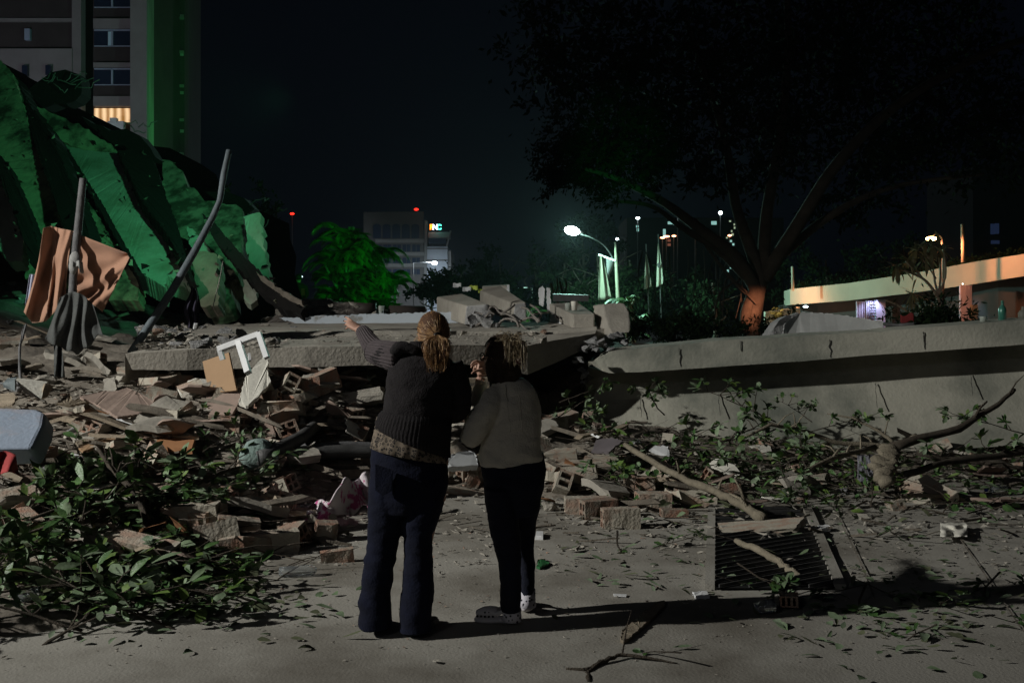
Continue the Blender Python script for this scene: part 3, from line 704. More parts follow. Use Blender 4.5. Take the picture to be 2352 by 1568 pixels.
board([(62, 926, 8.2), (96, 938, 8.1), (190, 966, 7.9), (198, 962, 7.9), (196, 974, 7.85), (120, 956, 7.95), (60, 934, 8.15)], wood_l, 'long flat brown plank slanting down above the mattress', 'plank', .03)
board([(-20, 905, 8.6), (30, 902, 8.5), (40, 912, 8.4), (28, 930, 8.2), (-20, 934, 8.2)], wood_l, 'buff board end at the left edge above the mattress')
board([(183, 910, 8.8), (244, 896, 9.0), (285, 886, 9.1), (330, 908, 8.9), (378, 932, 8.6), (330, 948, 8.3), (270, 958, 8.1), (238, 938, 8.3), (215, 925, 8.5)], mdf_brown, 'large broken pinkish-brown board with splintered edge', th=.02)
board([(238, 870, 9.3), (262, 865, 9.3), (268, 890, 9.2), (262, 902, 9.1), (238, 906, 9.1)], conc, 'upright grey fragment standing behind the large brown board', 'fragment', .06)
board([(130, 925, 8.5), (160, 902, 8.7), (164, 918, 8.6), (240, 905, 8.9), (236, 916, 8.8), (160, 932, 8.5)], wood_l, 'thin splintered strip pointing at the large brown board', 'strip')
board([(184, 965, 7.9), (210, 950, 8.0), (262, 948, 8.1), (276, 956, 8), (262, 980, 7.7), (230, 990, 7.6), (196, 984, 7.7)], conc, 'flat buff stone slab under the large brown board', 'stone', .09, .015)
board([(155, 982, 7.6), (196, 984, 7.6), (220, 990, 7.5), (215, 1008, 7.4), (170, 1010, 7.4), (156, 996, 7.5)], conc, 'rough grey stone beside the mattress', 'stone', .10, .015)
board([(173, 1014, 7.2), (262, 990, 7.5), (266, 996, 7.45), (180, 1022, 7.1)], wood_l, 'upper of two thin orange-brown slats in front of the stones', 'slat', .02, .003, 'wood_slat')
board([(180, 1026, 7.1), (264, 1000, 7.4), (268, 1008, 7.3), (190, 1036, 7.0)], mdf_tan, 'lower of two thin orange-brown slats in front of the stones', 'slat', .02, .003, 'wood_slat')
board([(126, 1058, 6.9), (152, 1048, 7), (186, 1038, 7.05), (190, 1048, 6.95), (140, 1066, 6.8)], wood_l, 'pale board end with a white patch near the mattress', th=.02)
board([(152, 1047, 6.85), (180, 1040, 6.9), (182, 1048, 6.85), (160, 1056, 6.8)], white_p, 'small white tile piece on the pale board end', 'tile', .012)
# middle-left heap
board([(465, 830, 9.3), (525, 809, 9.05), (543, 896, 8.75), (480, 903, 9.0)], mdf_tan, 'upright clean tan board leaning below the fallen slab', th=.016, jag=0)
board([(473, 904, 8.7), (512, 900, 8.6), (557, 899, 8.5), (545, 930, 8.3), (520, 972, 8.1), (510, 976, 8.1), (478, 948, 8.3)], mdf_brown, 'folded brown cardboard panel in front of the tan board', 'cardboard', .02, 0, 'cardboard')
board([(556, 900, 8.55), (564, 932, 8.3), (545, 930, 8.2)], mdf_brown, 'dark side flap of the brown cardboard panel', 'cardboard', .012, 0, 'cardboard')
board([(362, 1003, 8.0), (378, 1000, 8.05), (448, 1004, 7.9), (440, 1030, 7.7), (400, 1028, 7.7), (358, 1022, 7.8)], orange_b, 'bright orange-brown board lying behind the leafy branches', th=.05, jag=0)
board([(386, 990, 8.2), (450, 990, 8.1), (455, 1002, 8.0), (390, 1000, 8.1)], wood_l, 'short buff plank resting on the orange board', 'plank', .03)
board([(594, 968, 8.0), (622, 958, 8.0), (632, 1000, 7.8), (612, 1014, 7.7)], mdf_brown, 'brown chip of board standing right of the leafy top twig')
board([(266, 963, 8.0), (300, 964, 8.0), (450, 979, 7.8), (450, 986, 7.8), (300, 974, 8.0)], white_p, 'long white plastic strip lying across the rubble', 'strip', .03, 0, 'plastic_strip')
board([(402, 970, 7.9), (460, 950, 8.2), (462, 958, 8.2), (408, 978, 7.9)], white_p, 'short white strip crossing the long white strip', 'strip', .02, 0, 'plastic_strip')
board([(548, 922, 8.05), (566, 860, 8.35), (610, 812, 8.7), (617, 818, 8.7), (614, 850, 8.5), (621, 878, 8.3), (596, 908, 8.1), (570, 932, 7.9), (564, 932, 7.9)], white_torn, 'torn white laminated door panel leaning on the heap', 'door panel', .03, .008, 'door_panel')
# white window frame
t = thing('window_frame', 'white window frame standing tilted on the heap below the fallen slab', 'window frame', tuple(P(555, 875, 9.1)))
fr = [(502, 799), (594, 764), (612, 816)]
def fbar(a, b, w=.045): 
    a = (a[0], a[1], a[2] - .45); b = (b[0], b[1], b[2] - .45)
    mb = MB(); mb.bar(P(*a), P(*b), w, .05, up=(0, 1, 0)); return mb.build('frame_bar', white_p, t)
fbar((502, 800, 9.4), (596, 765, 9.3)); fbar((594, 765, 9.3), (613, 822, 9.2)); fbar((504, 800, 9.4), (512, 826, 9.4), .04); fbar((548, 784, 9.35), (570, 856, 9.1), .05)
fbar((512, 806, 9.45), (548, 792, 9.4), .02); fbar((552, 790, 9.4), (590, 776, 9.35), .02)
mb = MB(); mb.bar(P(572, 812, 8.75), P(574, 828, 8.7), .02); mb.build('handle', white_p, t)

# between: poles, pipes, logs, sack, plate
pole('dark_pipe', [(600, 1052, 7.9), (690, 1006, 8.5), (745, 960, 9.2)], [.07, .06, .05], pipe_m, 'dark wooden trunk piece slanting up to the right behind the green sack')
pole('dark_pipe', [(640, 1044, 8.0), (720, 1040, 8.1), (790, 1036, 8.2), (870, 1038, 8.3)], [.055, .06, .06, .055], pipe_m, 'thick dark pipe lying left of the pointing woman')
pole('dark_pipe', [(690, 1028, 8.2), (800, 1024, 8.4), (880, 1026, 8.5)], [.04, .045, .04], pole_m, 'thinner grey pipe lying behind the thick dark pipe')
board([(716, 1050, 7.9), (830, 1048, 8.1), (826, 1066, 7.9), (716, 1066, 7.8)], wood, 'long dark timber beam beside the pointing woman, upper of two', 'timber', .10, 0, 'timber_beam')
board([(700, 1072, 7.7), (840, 1066, 7.9), (850, 1076, 7.8), (700, 1082, 7.6)], wood, 'long dark timber beam beside the pointing woman, lower of two', 'timber', .08, 0, 'timber_beam')
board([(610, 1128, 7.0), (740, 1086, 7.6), (742, 1092, 7.55), (615, 1136, 6.9)], wood, 'dark narrow timber slanting below the green sack', 'timber', .06, 0, 'timber_beam')
0 and board([(715, 1140, 7.2), (800, 1126, 7.5), (806, 1134, 7.45), (800, 1160, 7.25), (722, 1176, 7.05), (712, 1160, 7.1)], conc_raw, 'dark rough log-like stone behind the pink blanket', 'stone', .12, .015)
board([(300, 1130, 6.2), (480, 1080, 7.1), (490, 1086, 7.1), (330, 1144, 6.1)], wood_l, 'pale split timber lying under the leafy branches', 'timber', .06, .004, 'timber_beam')
mb = MB()
sk = T(592, 1090) + Vector((0, 0, .17)); mb.ball(sk, (.165, .13, .13), 40, 26)
mb.v = [tuple(Vector(p) + (Vector(p) - sk) * (.22 * noise.fractal(Vector(p) * 5, 1, 2, 4))) for p in mb.v]
mb.build('mesh_sack', mat('green_white_sack', (.30, .38, .36), .8, 0, 3.5, .7, c2=(.13, .19, .17), bscale=50, rnd=0), label='round pale green mesh sack caught in the leafy branches', cat='sack')
board([(1028, 1048, 8.9), (1052, 1038, 9.1), (1078, 1034, 9.2), (1092, 1040, 9.2), (1098, 1068, 8.9), (1030, 1072, 8.7)], mat('grey_white_plate', (.60, .62, .63), .7, .1, 3, .1, rnd=0), 'pale grey-white slab seen between the two women', 'tile', .05, .006, 'pale_tile')
# hoarding wood pieces (long grey strips) behind second woman
for k, wo_ in enumerate(['topmost', 'second', 'middle', 'fourth', 'lowest']):
    v = 868 + k * 9; board([(1066, v, 10.9), (1124, v - 3, 10.9), (1124, v - 1, 10.9), (1066, v + 3, 10.8)], wood if k % 2 else wood_l, wo_ + ' of five narrow grey slats stacked in the gap between the two women', 'slat', .05, 0, 'wood_slat', 'slats stacked in the gap between the women')
# pink blanket
mb = MB()
def fb(a, b):
    x = 702 + a * 156; base = 1200 - a * 34; h = (28 + 52 * sm(.1, .7, a))
    v = base - b * h
    p = P(x, v, dd(v, .10 + .26 * b * sm(0, .5, a)))
    p.z += .035 * math.sin(a * 17 + b * 5) + .03 * noise.noise(Vector((a * 9, b * 6, 0))); p.z = max(p.z, .015); p.y += .05 * math.sin(a * 23 + b * 3)
    return p
mb.sheet(fb, 60, 26, th=.012)
pk = mat('pink_white_blanket', (.62, .56, .60), .9, 0, 9, .3, c2=(.42, .08, .22), lo=.40, hi=.46, rnd=0, det=2)
mb.build('pink_blanket', pk, label='crumpled white and pink patterned blanket on the ground left of the pointing woman', cat='blanket')
board([(835, 1138, 7.55), (858, 1126, 7.6), (860, 1142, 7.55), (845, 1156, 7.45)], white_torn, 'small white square card on the pink blanket', 'card', .01, 0, 'card')

# ------------------------------------------------------------------ bricks, stones, planks by the handful
def brick_mesh(name, L, Wd, Hh, cy, cz, seed, mats, chip=0):
    r = random.Random(seed); mb = MB()
    def cuts(n, w):
        c = [-w / 2]; wall = w * .13 if n else 0
        if not n: return [-w / 2, w / 2]
        hole = (w - wall * (n + 1)) / n; q = -w / 2
        for k in range(n): q += wall; c.append(q); q += hole; c.append(q)
        c.append(w / 2); return c
    ys, zs = cuts(cy, Wd), cuts(cz, Hh)
    for sgn in (-1, 1):
        x = sgn * L / 2
        for i in range(len(ys) - 1):
            for j in range(len(zs) - 1):
                q = [(x, ys[i], zs[j]), (x, ys[i + 1], zs[j]), (x, ys[i + 1], zs[j + 1]), (x, ys[i], zs[j + 1])]
                if cy and i % 2 == 1 and j % 2 == 1:
                    xi = x - sgn * L * .3; w = [(xi, b, c) for (_, b, c) in q]
                    mb.add(q + w, [(0, 1, 5, 4), (1, 2, 6, 5), (2, 3, 7, 6), (3, 0, 4, 7), (4, 5, 6, 7)], 0)
                else: mb.add(q, [(0, 1, 2, 3)], 0)
    x, y, z = L / 2, Wd / 2, Hh / 2
    n = 6
    for (ax, sgn) in ((1, -1), (1, 1), (2, -1), (2, 1)):
        vs = []; 
        for i in range(n + 1):
            for j in range(3):
                a = -x + L * i / n; b = -1 + j
                e = 0 if i in (0, n) or j in (0, 2) else r.uniform(-.004, .003)
                vs.append((a, sgn * (y + e), b * z) if ax == 1 else (a, b * y, sgn * (z + e)))
        mb.add(vs, [(i * 3 + j, i * 3 + j + 1, (i + 1) * 3 + j + 1, (i + 1) * 3 + j) for i in range(n) for j in range(2)], 1 if (ax == 2 or chip == 0) else 0)
    bmv = mb.mesh(name, mats)
    for v in bmv.vertices:
        c = v.co; k = noise.noise(c * 22 + Vector((seed, 0, 0))) * .006
        v.co = c * (1 + k / .1 * .4)
        if chip and c.x > L * .2 and c.z > 0: v.co.z -= chip * (c.x / L) * (1 + noise.noise(c * 30))
    return bmv
brick_meshes = [brick_mesh('brick', .29, .14, .19, 2, 2, 1, [clay, plaster]), brick_mesh('brick', .29, .14, .19, 2, 2, 2, [clay, clay]),
                brick_mesh('brick', .22, .14, .12, 2, 1, 3, [clay, plaster], .06), brick_mesh('brick', .39, .13, .17, 1, 2, 4, [plaster, plaster]),
                brick_mesh('brick', .22, .10, .06, 3, 1, 5, [clay, clay]), brick_mesh('brick', .16, .14, .16, 2, 2, 6, [clay, plaster], .09)]
def rock_mesh(seed, m, sub=2, rough=.22, name='rock'):
    r = random.Random(seed); bm = bmesh.new()
    for k in range(11):
        v = Vector((r.gauss(0, 1), r.gauss(0, 1), r.gauss(0, 1))).normalized() * r.uniform(.38, .62)
        bm.verts.new((v.x, v.y * .8, v.z * .6))
    bmesh.ops.convex_hull(bm, input=bm.verts)
    for v in [v for v in bm.verts if not v.link_faces]: bm.verts.remove(v)
    bmesh.ops.subdivide_edges(bm, edges=bm.edges, cuts=sub, use_grid_fill=True)
    for v in bm.verts: v.co += v.co * rough * noise.fractal(v.co * 4 + Vector((seed * 3, 0, 0)), 1, 2, 3)
    bmesh.ops.recalc_face_normals(bm, faces=bm.faces)
    me = bpy.data.meshes.new(name); bm.to_mesh(me); bm.free(); me.materials.append(m); return me
rocks = [rock_mesh(k, conc_raw if k % 3 == 0 else conc) for k in range(9)]
rocks_red = [rock_mesh(20 + k, clay) for k in range(3)]
def block_mesh(seed, m):
    r = random.Random(seed); mb = MB(); 
    pts = [(-.5, -.5), (-.5 + r.uniform(0, .3), .5), (r.uniform(-.1, .2), .5 + r.uniform(-.1, .1)), (.5, .5 - r.uniform(0, .5)), (.5 + r.uniform(-.15, .1), -.5 + r.uniform(0, .2))]
    mb.slab([Vector((x, 3 + y * .7, 0)) + Vector((0, 0, -.5 + .5)) for x, y in pts], .2, back=(0, 0, .42))
    mb.v = [(p[0], p[1] - 3, p[2] - .2) for p in mb.v]
    me = mb.mesh('block', m); bm = bmesh.new(); bm.from_mesh(me); bmesh.ops.subdivide_edges(bm, edges=bm.edges, cuts=4, use_grid_fill=True)
    for v in bm.verts: v.co += Vector((noise.noise(v.co * 5 + Vector((seed, 1, 0))), noise.noise(v.co * 5 + Vector((seed, 7, 3))), noise.noise(v.co * 6 + Vector((seed, 2, 9))))) * .05
    bmesh.ops.recalc_face_normals(bm, faces=bm.faces)
    bm.to_mesh(me); bm.free(); return me
blocks = [block_mesh(k, conc if k % 2 else plaster) for k in range(5)]
def plank_mesh(seed, m, L=1.0, w=.1, t=.03):
    r = random.Random(seed); mb = MB(); n = 8; vs = []
    for i in range(n + 1):
        x = -L / 2 + L * i / n; bend = .04 * math.sin(i / n * 3 + seed); e = r.uniform(.7, 1) if 0 < i < n else r.uniform(.35, 1)
        for (y, z) in ((-w / 2 * e, -t / 2), (w / 2 * r.uniform(.85, 1) * (e if i in (0, n) else 1), -t / 2), (w / 2, t / 2), (-w / 2 * e, t / 2)): vs.append((x + (r.uniform(-.06, .06) if i in (0, n) else 0), y, z + bend))
    fs = [(i * 4 + k, i * 4 + (k + 1) % 4, (i + 1) * 4 + (k + 1) % 4, (i + 1) * 4 + k) for i in range(n) for k in range(4)] + [(3, 2, 1, 0), (n * 4, n * 4 + 1, n * 4 + 2, n * 4 + 3)]
    mb.add(vs, fs); return mb.mesh('plank', m)
planks = [plank_mesh(1, wood), plank_mesh(2, wood_l), plank_mesh(3, wood, 1.2, .06, .05), plank_mesh(4, mdf_brown, .7, .25, .02), plank_mesh(5, wood_l, .6, .05, .03), plank_mesh(6, white_p, .8, .05, .02), plank_mesh(7, wood, .45, .14, .04)]
chips = [plank_mesh(11, mdf_brown, .3, .26, .015), plank_mesh(12, conc, .34, .24, .05), plank_mesh(13, white_torn, .2, .18, .012), plank_mesh(14, orange_b, .25, .16, .015), plank_mesh(15, plaster, .36, .3, .07)]

LM = [('the pink blanket', -1.4, 7.6), ('the mattress', -3.6, 7.4), ('the green mesh sack', -1.9, 7.45), ('the white door panel', -2.1, 8.2), ('the tan board', -2.8, 8.9), ('the pointing woman', -.5, 5.2), ('the woman in the beige sweater', .05, 5.4),
      ('the drain grate', 1.75, 6.9), ('the long bare branch', 1.6, 8.2), ('the left end of the fallen slab', -4.0, 10.6), ('the box beam', .85, 13.2), ('the peach sheet', -4.8, 11), ('the left end of the fallen wall', 1.2, 12.3), ('the middle of the fallen wall', 3.3, 12.2), ('the right end of the fallen wall', 6, 12.0), ('the white window frame', -2.6, 9.2), ('the pale slab between the women', -.6, 8.9), ('the leaf-covered corner at the right', 5.2, 9.2), ('the curled rebar', -.1, 14.3)]
for nm_, u_, v_ in [('the tree stump', 2028, 1095), ('the crumpled pale paper', 2190, 1235), ('the clear plastic cup', 1755, 1396), ('the flat grey wood piece', 1475, 1420), ('the blue-capped bottle', 2290, 1125), ('the clear plastic tub', 66, 1366), ('the orange board', 405, 1020), ('the long white strip', 350, 980),
    ('the large brown board', 280, 935), ('the clear crushed bottle', 690, 1310), ('the torn white paper', 1520, 1050), ('the plastered brick row', 1350, 1180), ('the curved twig at the bottom', 1400, 1520), ('the dotted sock', 1212, 1380), ('the lower left corner', 60, 1440), ('the thick dark pipe', 740, 1040), ('the leaf patch right of the grate', 2080, 1380), ('the lower right corner', 2300, 1500), ('the rounded block', 1420, 775)]:
    p_ = T(u_, v_); LM.append((nm_, p_.x, p_.y))
USED = {}
def where(x, y):
    n, lx, ly = min(LM, key=lambda q: (q[1] - x) ** 2 + (q[2] - y) ** 2)
    dx, dy = (x - lx) / max(y, 1) * 8, y - ly
    if abs(dx) > abs(dy): rel = 'right of' if dx > 0 else 'left of'
    else: rel = 'behind' if dy > 0 else 'in front of'
    far = math.hypot(x - lx, y - ly)
    w = 'just ' if far < .45 else ('well ' if far > 1.3 and rel != 'in front of' else '')
    return w + rel + ' ' + n
def put(me, name, cat, look, p, rot, sc, lift=0):
    o = bpy.data.objects.new(name, me); COL.objects.link(o); o.location = (p[0], p[1], p[2] + lift); o.rotation_euler = rot
    o.scale = (sc, sc, sc) if not hasattr(sc, '__len__') else sc
    lab = look + ' ' + where(p[0], p[1])
    USED.setdefault(lab, []).append(o)
    o['category'] = cat; o['label'] = lab
    return o
SIZEW = [(.09, 'tiny'), (.16, 'small'), (.26, 'medium'), (.45, 'large'), (9, 'very large')]
def szw(s): return next(w for a, w in SIZEW if s <= a)
def put_rock(p, s, red=False, i=None, rot=None):
    me = (R.choice(rocks_red) if red else (rocks[i] if i is not None else R.choice(rocks)))
    sc = (s * R.uniform(.8, 1.3), s * R.uniform(.7, 1.1), s * R.uniform(.6, 1))
    flat = 'flat ' if sc[2] < .72 * s else ''
    look = f"{szw(s)} {flat}{'reddish brick lump' if red else 'grey concrete chunk'}"
    return put(me, 'brick_lump' if red else 'concrete_chunk', 'rubble', look, p, rot or (R.uniform(-.5, .5), R.uniform(-.5, .5), R.uniform(0, 6.3)), sc, s * .12)
BW = ['plaster-coated hollow brick', 'red hollow clay brick', 'broken hollow brick half', 'long grey hollow block', 'thin perforated clay brick', 'stubby broken hollow brick']
def put_brick(p, i=None, rz=None, tilt=.25, sc=1, lift=.06):
    if i is None: i = R.choice([0, 1, 2, 2, 3, 4, 5, 5])
    rot = (R.choice([0, math.pi / 2]) + R.uniform(-tilt, tilt), R.uniform(-tilt, tilt), R.uniform(0, 6.3) if rz is None else rz)
    return put(brick_meshes[i], 'hollow_brick', 'brick', ('tilted ' if abs(rot[1]) > .15 else 'flat-lying ') + BW[i], p, rot, sc, lift)
def put_plank(p, i=None, sc=1, rz=None, lift=.05, tilt=.3):
    if i is None: i = R.choice([0, 0, 1, 2, 2, 3, 4, 4, 6])
    ln = ['grey plank', 'pale plank', 'thick grey batten', 'wide brown board piece', 'short pale slat', 'thin white strip', 'stubby grey plank'][i]
    rz = R.uniform(-.9, .9) if rz is None else rz
    look = ('upslanting ' if rz > .25 else 'downslanting ' if rz < -.25 else 'level ') + ln
    return put(planks[i], 'plank', 'plank', look, p, (R.uniform(-.5, .5), R.uniform(-tilt, tilt), rz), sc, lift)
CW = ['brown board chip', 'flat concrete shard', 'white tile chip', 'orange board chip', 'thick plaster slab piece']
def put_chip(p, i=None, sc=1, lift=.04):
    if i is None: i = R.choice([0, 0, 1, 1, 1, 2, 3, 4, 4])
    rx = R.uniform(-.7, .7)
    return put(chips[i], 'board_chip' if i in (0, 3) else 'shard', 'debris', ('upturned ' if abs(rx) > .4 else 'flat ') + CW[i], p, (rx, R.uniform(-.5, .5), R.uniform(0, 6.3)), sc, lift)
def put_block(p, s, rz=None, i=None, rot=None, look=None, z=.45):
    me = blocks[i] if i is not None else R.choice(blocks)
    sc = (s, s * R.uniform(.7, 1), s * z) if not hasattr(s, '__len__') else s
    return put(me, 'concrete_block', 'rubble', look or (szw(max(sc[:2])) + ' angular block'), p, rot or (R.uniform(-.25, .25), R.uniform(-.25, .25), R.uniform(0, 6.3) if rz is None else rz), sc, .03)

# individually placed pieces (photo position -> ground)
for (u, v, i, rz, tl) in [(1350, 1186, 3, .05, 0), (1500, 1176, 0, .1, .03), (1600, 1160, 3, -.35, .05), (1425, 1222, 0, .12, .04), (1548, 1196, 4, .1, .05), (1375, 1200, 1, .3, .1), (1470, 1138, 1, -.2, .1),
                       (712, 1222, 3, .28, .05), (500, 1262, 0, .3, .3), (545, 1250, 0, .35, .3), (575, 1285, 0, .9, .3), (620, 1278, 3, .4, .2), (535, 1290, 5, .2, .3), (440, 1215, 3, 0, .15), (480, 1222, 0, 1.3, .2),
                       (560, 1190, 2, .2, .3), (620, 1170, 2, 1.2, .4), (650, 1185, 5, .4, .3), (495, 1195, 5, .5, .2), (95, 1345, 0, .2, .2), (230, 1290, 3, .3, .2), (1048, 1100, 0, .7, .1), (1075, 1112, 0, .75, .1), (1095, 1100, 1, .9, .2),
                       (1290, 985, 3, .6, .3), (1275, 1000, 0, .6, .3), (700, 915, 1, .2, .3), (640, 985, 1, .9, .4), (750, 1250, 5, .3, .1), (775, 1300, 4, .2, .1), (1812, 1400, 4, 1.3, .2), (1670, 1150, 2, .2, .2)]:
    p = T(u, v - 8); put_brick(p, i, rz, tl, lift=.07 if i != 4 else .04)
for (u, v, s) in [(1285, 1062, (.36, .25, .3)), (1300, 1105, (.62, .34, .34)), (1330, 1085, (.6, .3, .22)), (1400, 1070, (.5, .22, .2)), (1480, 1068, (.5, .2, .2)), (1850, 1118, (.5, .3, .22)), (2255, 1070, (.4, .3, .3)), (2060, 1175, (.16, .16, .2)), (1745, 1228, (.7, .3, .12)),
                  (1060, 1142, (.4, .2, .14)), (855, 850, (.36, .3, .22)), (480, 745, (.5, .45, .7)), (375, 930, (.3, .3, .5)), (330, 870, (.5, .4, .3)), (400, 885, (.6, .4, .1)), (820, 930, (.55, .4, .3)), (1135, 1110, (.3, .2, .3)), (2150, 1080, (.3, .2, .15))]:
    p = T(u, v - 6); put_block(p, s, rz=R.uniform(-.3, .3))
def on_ground(name, pts, th, m, label, cat, jag=.004, z=.004):
    q = []
    for u, v in pts:
        p1 = P(u, v, 5); k = (z + th - CZ) / (p1.z - CZ); q.append(Vector((p1.x * k, p1.y * k, z + th)))
    mb = MB(); mb.slab(q, th, jag=jag, back=(0, 0, -th)); return mb.build(name, m, label=label, cat=cat)
on_ground('broken_plank', [(1425, 1466), (1430, 1445), (1510, 1380), (1527, 1378), (1524, 1390), (1500, 1415), (1447, 1462), (1432, 1470)], .018, wood_l, 'jagged flat piece of grey wood on the pavement right of the white clogs', 'plank')
on_ground('paper_scrap', [(1222, 1218), (1248, 1220), (1247, 1231), (1220, 1230)], .03, white_p, 'flattened white carton beside the rear clog leg', 'carton', .002)
on_ground('paper_scrap', [(1408, 1362), (1440, 1364), (1438, 1369), (1410, 1367)], .004, white_p, 'small white paper strip on the pavement above the grey plank', 'paper', 0)
on_ground('white_chip', [(1590, 1358), (1622, 1356), (1630, 1366), (1600, 1368)], .02, white_p, 'white plaster chip left of the drain grate corner', 'chip')
on_ground('white_chip', [(1878, 1206), (1900, 1204), (1908, 1210), (1884, 1213)], .03, white_p, 'white plaster chip at the right edge of the drain grate', 'chip')
on_ground('green_glass_shard', [(1232, 1300), (1240, 1280), (1262, 1292), (1240, 1302)], .015, mat('green_plastic', (.03, .14, .05), .4, .2, 3, 0, rnd=0), 'bright green plastic shard behind the white dotted sock', 'shard')
board([(1505, 1022, 9.6), (1535, 1024, 9.6), (1537, 1048, 9.5), (1512, 1044, 9.5), (1490, 1034, 9.55)], white_p, 'torn white paper standing among the leaves right of centre', 'paper', .004, .008, 'torn_paper')
board([(1360, 995, 10.2), (1378, 1002, 10.1), (1374, 1006, 10.1), (1356, 998, 10.2)], white_p, 'thin white strip sticking up below the fallen wall end', 'strip', .01, 0, 'plastic_strip')
board([(1370, 1010, 10), (1405, 1004, 10), (1430, 1012, 9.9), (1398, 1038, 9.7), (1358, 1036, 9.8)], mat('mauve_panel', (.17, .15, .16), .8, .2, 3, .1), 'dark mauve panel lying below the left end of the fallen wall', 'panel', .02)
# bare branches
def branch(name, pts, r, m, label, side=0):
    mb = MB(); pp = settle([Vector(p) for p in pts]); q = []; rr = []
    for i in range(len(pp) - 1):
        for k in range(5): 
            t = k / 5; w = pp[i].lerp(pp[i + 1], t) + Vector((R.uniform(-1, 1), R.uniform(-1, 1), R.uniform(-1, 1))) * r[i] * .35; q.append(w); rr.append((r[i] + (r[i + 1] - r[i]) * t) * R.uniform(.9, 1.12))
    q.append(pp[-1]); rr.append(r[-1]); mb.tube(q, rr, 9)
    o = mb.build(name, m, label=label, cat='branch')
    for k in range(side):
        i = R.randrange(2, len(q) - 2); a = q[i]; d = Vector((R.uniform(-1, 1), R.uniform(-.5, .5), R.uniform(.1, .8))).normalized() * R.uniform(.12, .3)
        mb2 = MB(); mb2.tube([a, a + d * .5 + Vector((0, 0, .03)), a + d], [rr[i] * .5, rr[i] * .35, rr[i] * .15], 6); mb2.build('twig', m, o)
    return o
branch('bare_branch', [P(1436, 1020, 9.3), P(1540, 1085, 8.5), P(1650, 1130, 8.0), P(1715, 1165, 7.7), P(1752, 1192, 7.4)], [.028, .032, .034, .036, .045], bark_l, 'long pale bare branch slanting down from the leaves to the drain grate', 5)
branch('bare_branch', [P(1690, 1240, 6.95), P(1750, 1268, 6.72), P(1800, 1298, 6.45), P(1835, 1322, 6.25)], [.02, .026, .026, .02], bark_l, 'pale stick lying diagonally across the drain grate bars', 0)
branch('bare_branch', [P(1300, 1535, 4.6), P(1345, 1540, 4.58), P(1380, 1520, 4.66), P(1430, 1502, 4.74), P(1500, 1512, 4.70), P(1556, 1522, 4.66)], [.006, .012, .012, .009, .006, .003], bark, 'curved dark twig on the pavement at the bottom edge', 1)
branch('bare_branch', [P(1352, 1568, 4.44), P(1350, 1545, 4.56), P(1385, 1516, 4.68)], [.012, .012, .007], bark, 'forked dark twig base at the bottom edge', 0)
branch('bare_branch', [P(1700, 1010, 9.9), P(1770, 975, 10.1), P(1840, 985, 10.3), P(1925, 1018, 10.4), P(2060, 1026, 10.5), P(2105, 1000, 10.6)], [.012, .018, .02, .024, .03, .03], bark_l, 'arching thin branch over the leaves below the fallen wall', 5)
branch('bare_branch', [P(1900, 950, 10.8), P(1960, 960, 10.7), P(2020, 990, 10.6), P(2050, 1015, 10.5)], [.006, .012, .016, .02], bark_l, 'slender curved twig rising right of the arching branch', 3)
branch('bare_branch', [P(2050, 1025, 9.8), P(2200, 985, 10.2), P(2290, 930, 10.6), P(2330, 895, 10.9)], [.05, .04, .028, .02], bark, 'thick dark limb rising to the right against the fallen wall', 3)
branch('bare_branch', [P(1850, 1080, 8.9), P(1925, 1045, 9.3), P(2010, 1026, 9.7)], [.02, .022, .026], bark_l, 'short pale limb lying right of the long bare branch', 4)
branch('bare_branch', [P(2080, 1090, 8.9), P(2170, 1060, 9.2), P(2352, 1038, 9.6), P(2500, 1020, 9.9)], [.03, .03, .035, .04], bark, 'long dark limb reaching the right edge', 3)
branch('bare_branch', [P(2110, 1040, 9.2), P(2230, 1060, 9.2), P(2352, 1075, 9.1)], [.03, .025, .02], bark, 'thin dark limb crossing under the long right-hand limb', 2)
branch('bare_branch', [P(238, 1015, 6.9), P(262, 990, 7.2), P(300, 952, 7.6), P(312, 905, 7.6), P(325, 880, 7.6)], [.018, .016, .011, .007, .004], bark, 'thin bare twig curving up in front of the large brown board', 2)
branch('bare_branch', [P(225, 1030, 6.7), P(250, 1070, 6.5), P(300, 1120, 6.3), P(330, 1180, 6.0), P(345, 1260, 5.8)], [.012, .018, .022, .022, .018], bark, 'dark main limb running down through the left leaf pile', 6)
branch('bare_branch', [P(330, 1150, 6.1), P(430, 1120, 6.4), P(520, 1080, 6.9), P(600, 1060, 7.2)], [.024, .02, .015, .01], bark, 'dark side limb reaching right toward the green sack', 5)
branch('bare_branch', [P(-30, 1330, 5.3), P(120, 1250, 5.6), P(240, 1170, 6.0), P(330, 1160, 6.1)], [.02, .02, .022, .024], bark, 'dark limb rising through the leaves from the left edge', 5)
branch('bare_branch', [P(10, 1080, 6.6), P(70, 1055, 6.7), P(160, 1060, 6.6), P(300, 1100, 6.3)], [.01, .02, .022, .03], bark, 'bare limb just below the mattress', 4)
branch('bare_branch', [P(0, 880, 9), P(48, 885, 9), P(45, 800, 9.4), P(60, 745, 9.6)], [.012, .014, .012, .01], pole_m, 'crooked wire-thin stem at the far left under the peach sheet', 1)
mb = MB(); 
for k in range(18):
    a = P(2030 + R.uniform(-14, 14), 1030 + k * 4.4, 9.0 - k * .03); mb.ball(a, (.10 - .001 * k, .07, .04), 9, 5)
mb.v = [tuple(Vector(p) + Vector((.03 * noise.noise(Vector(p) * 14), 0, .04 * noise.noise(Vector(p) * 11 + Vector((3, 1, 1)))))) for p in mb.v]
mb.build('tree_stump', bark_l, label='frayed pale tree stump standing among the right-hand branches', cat='stump')

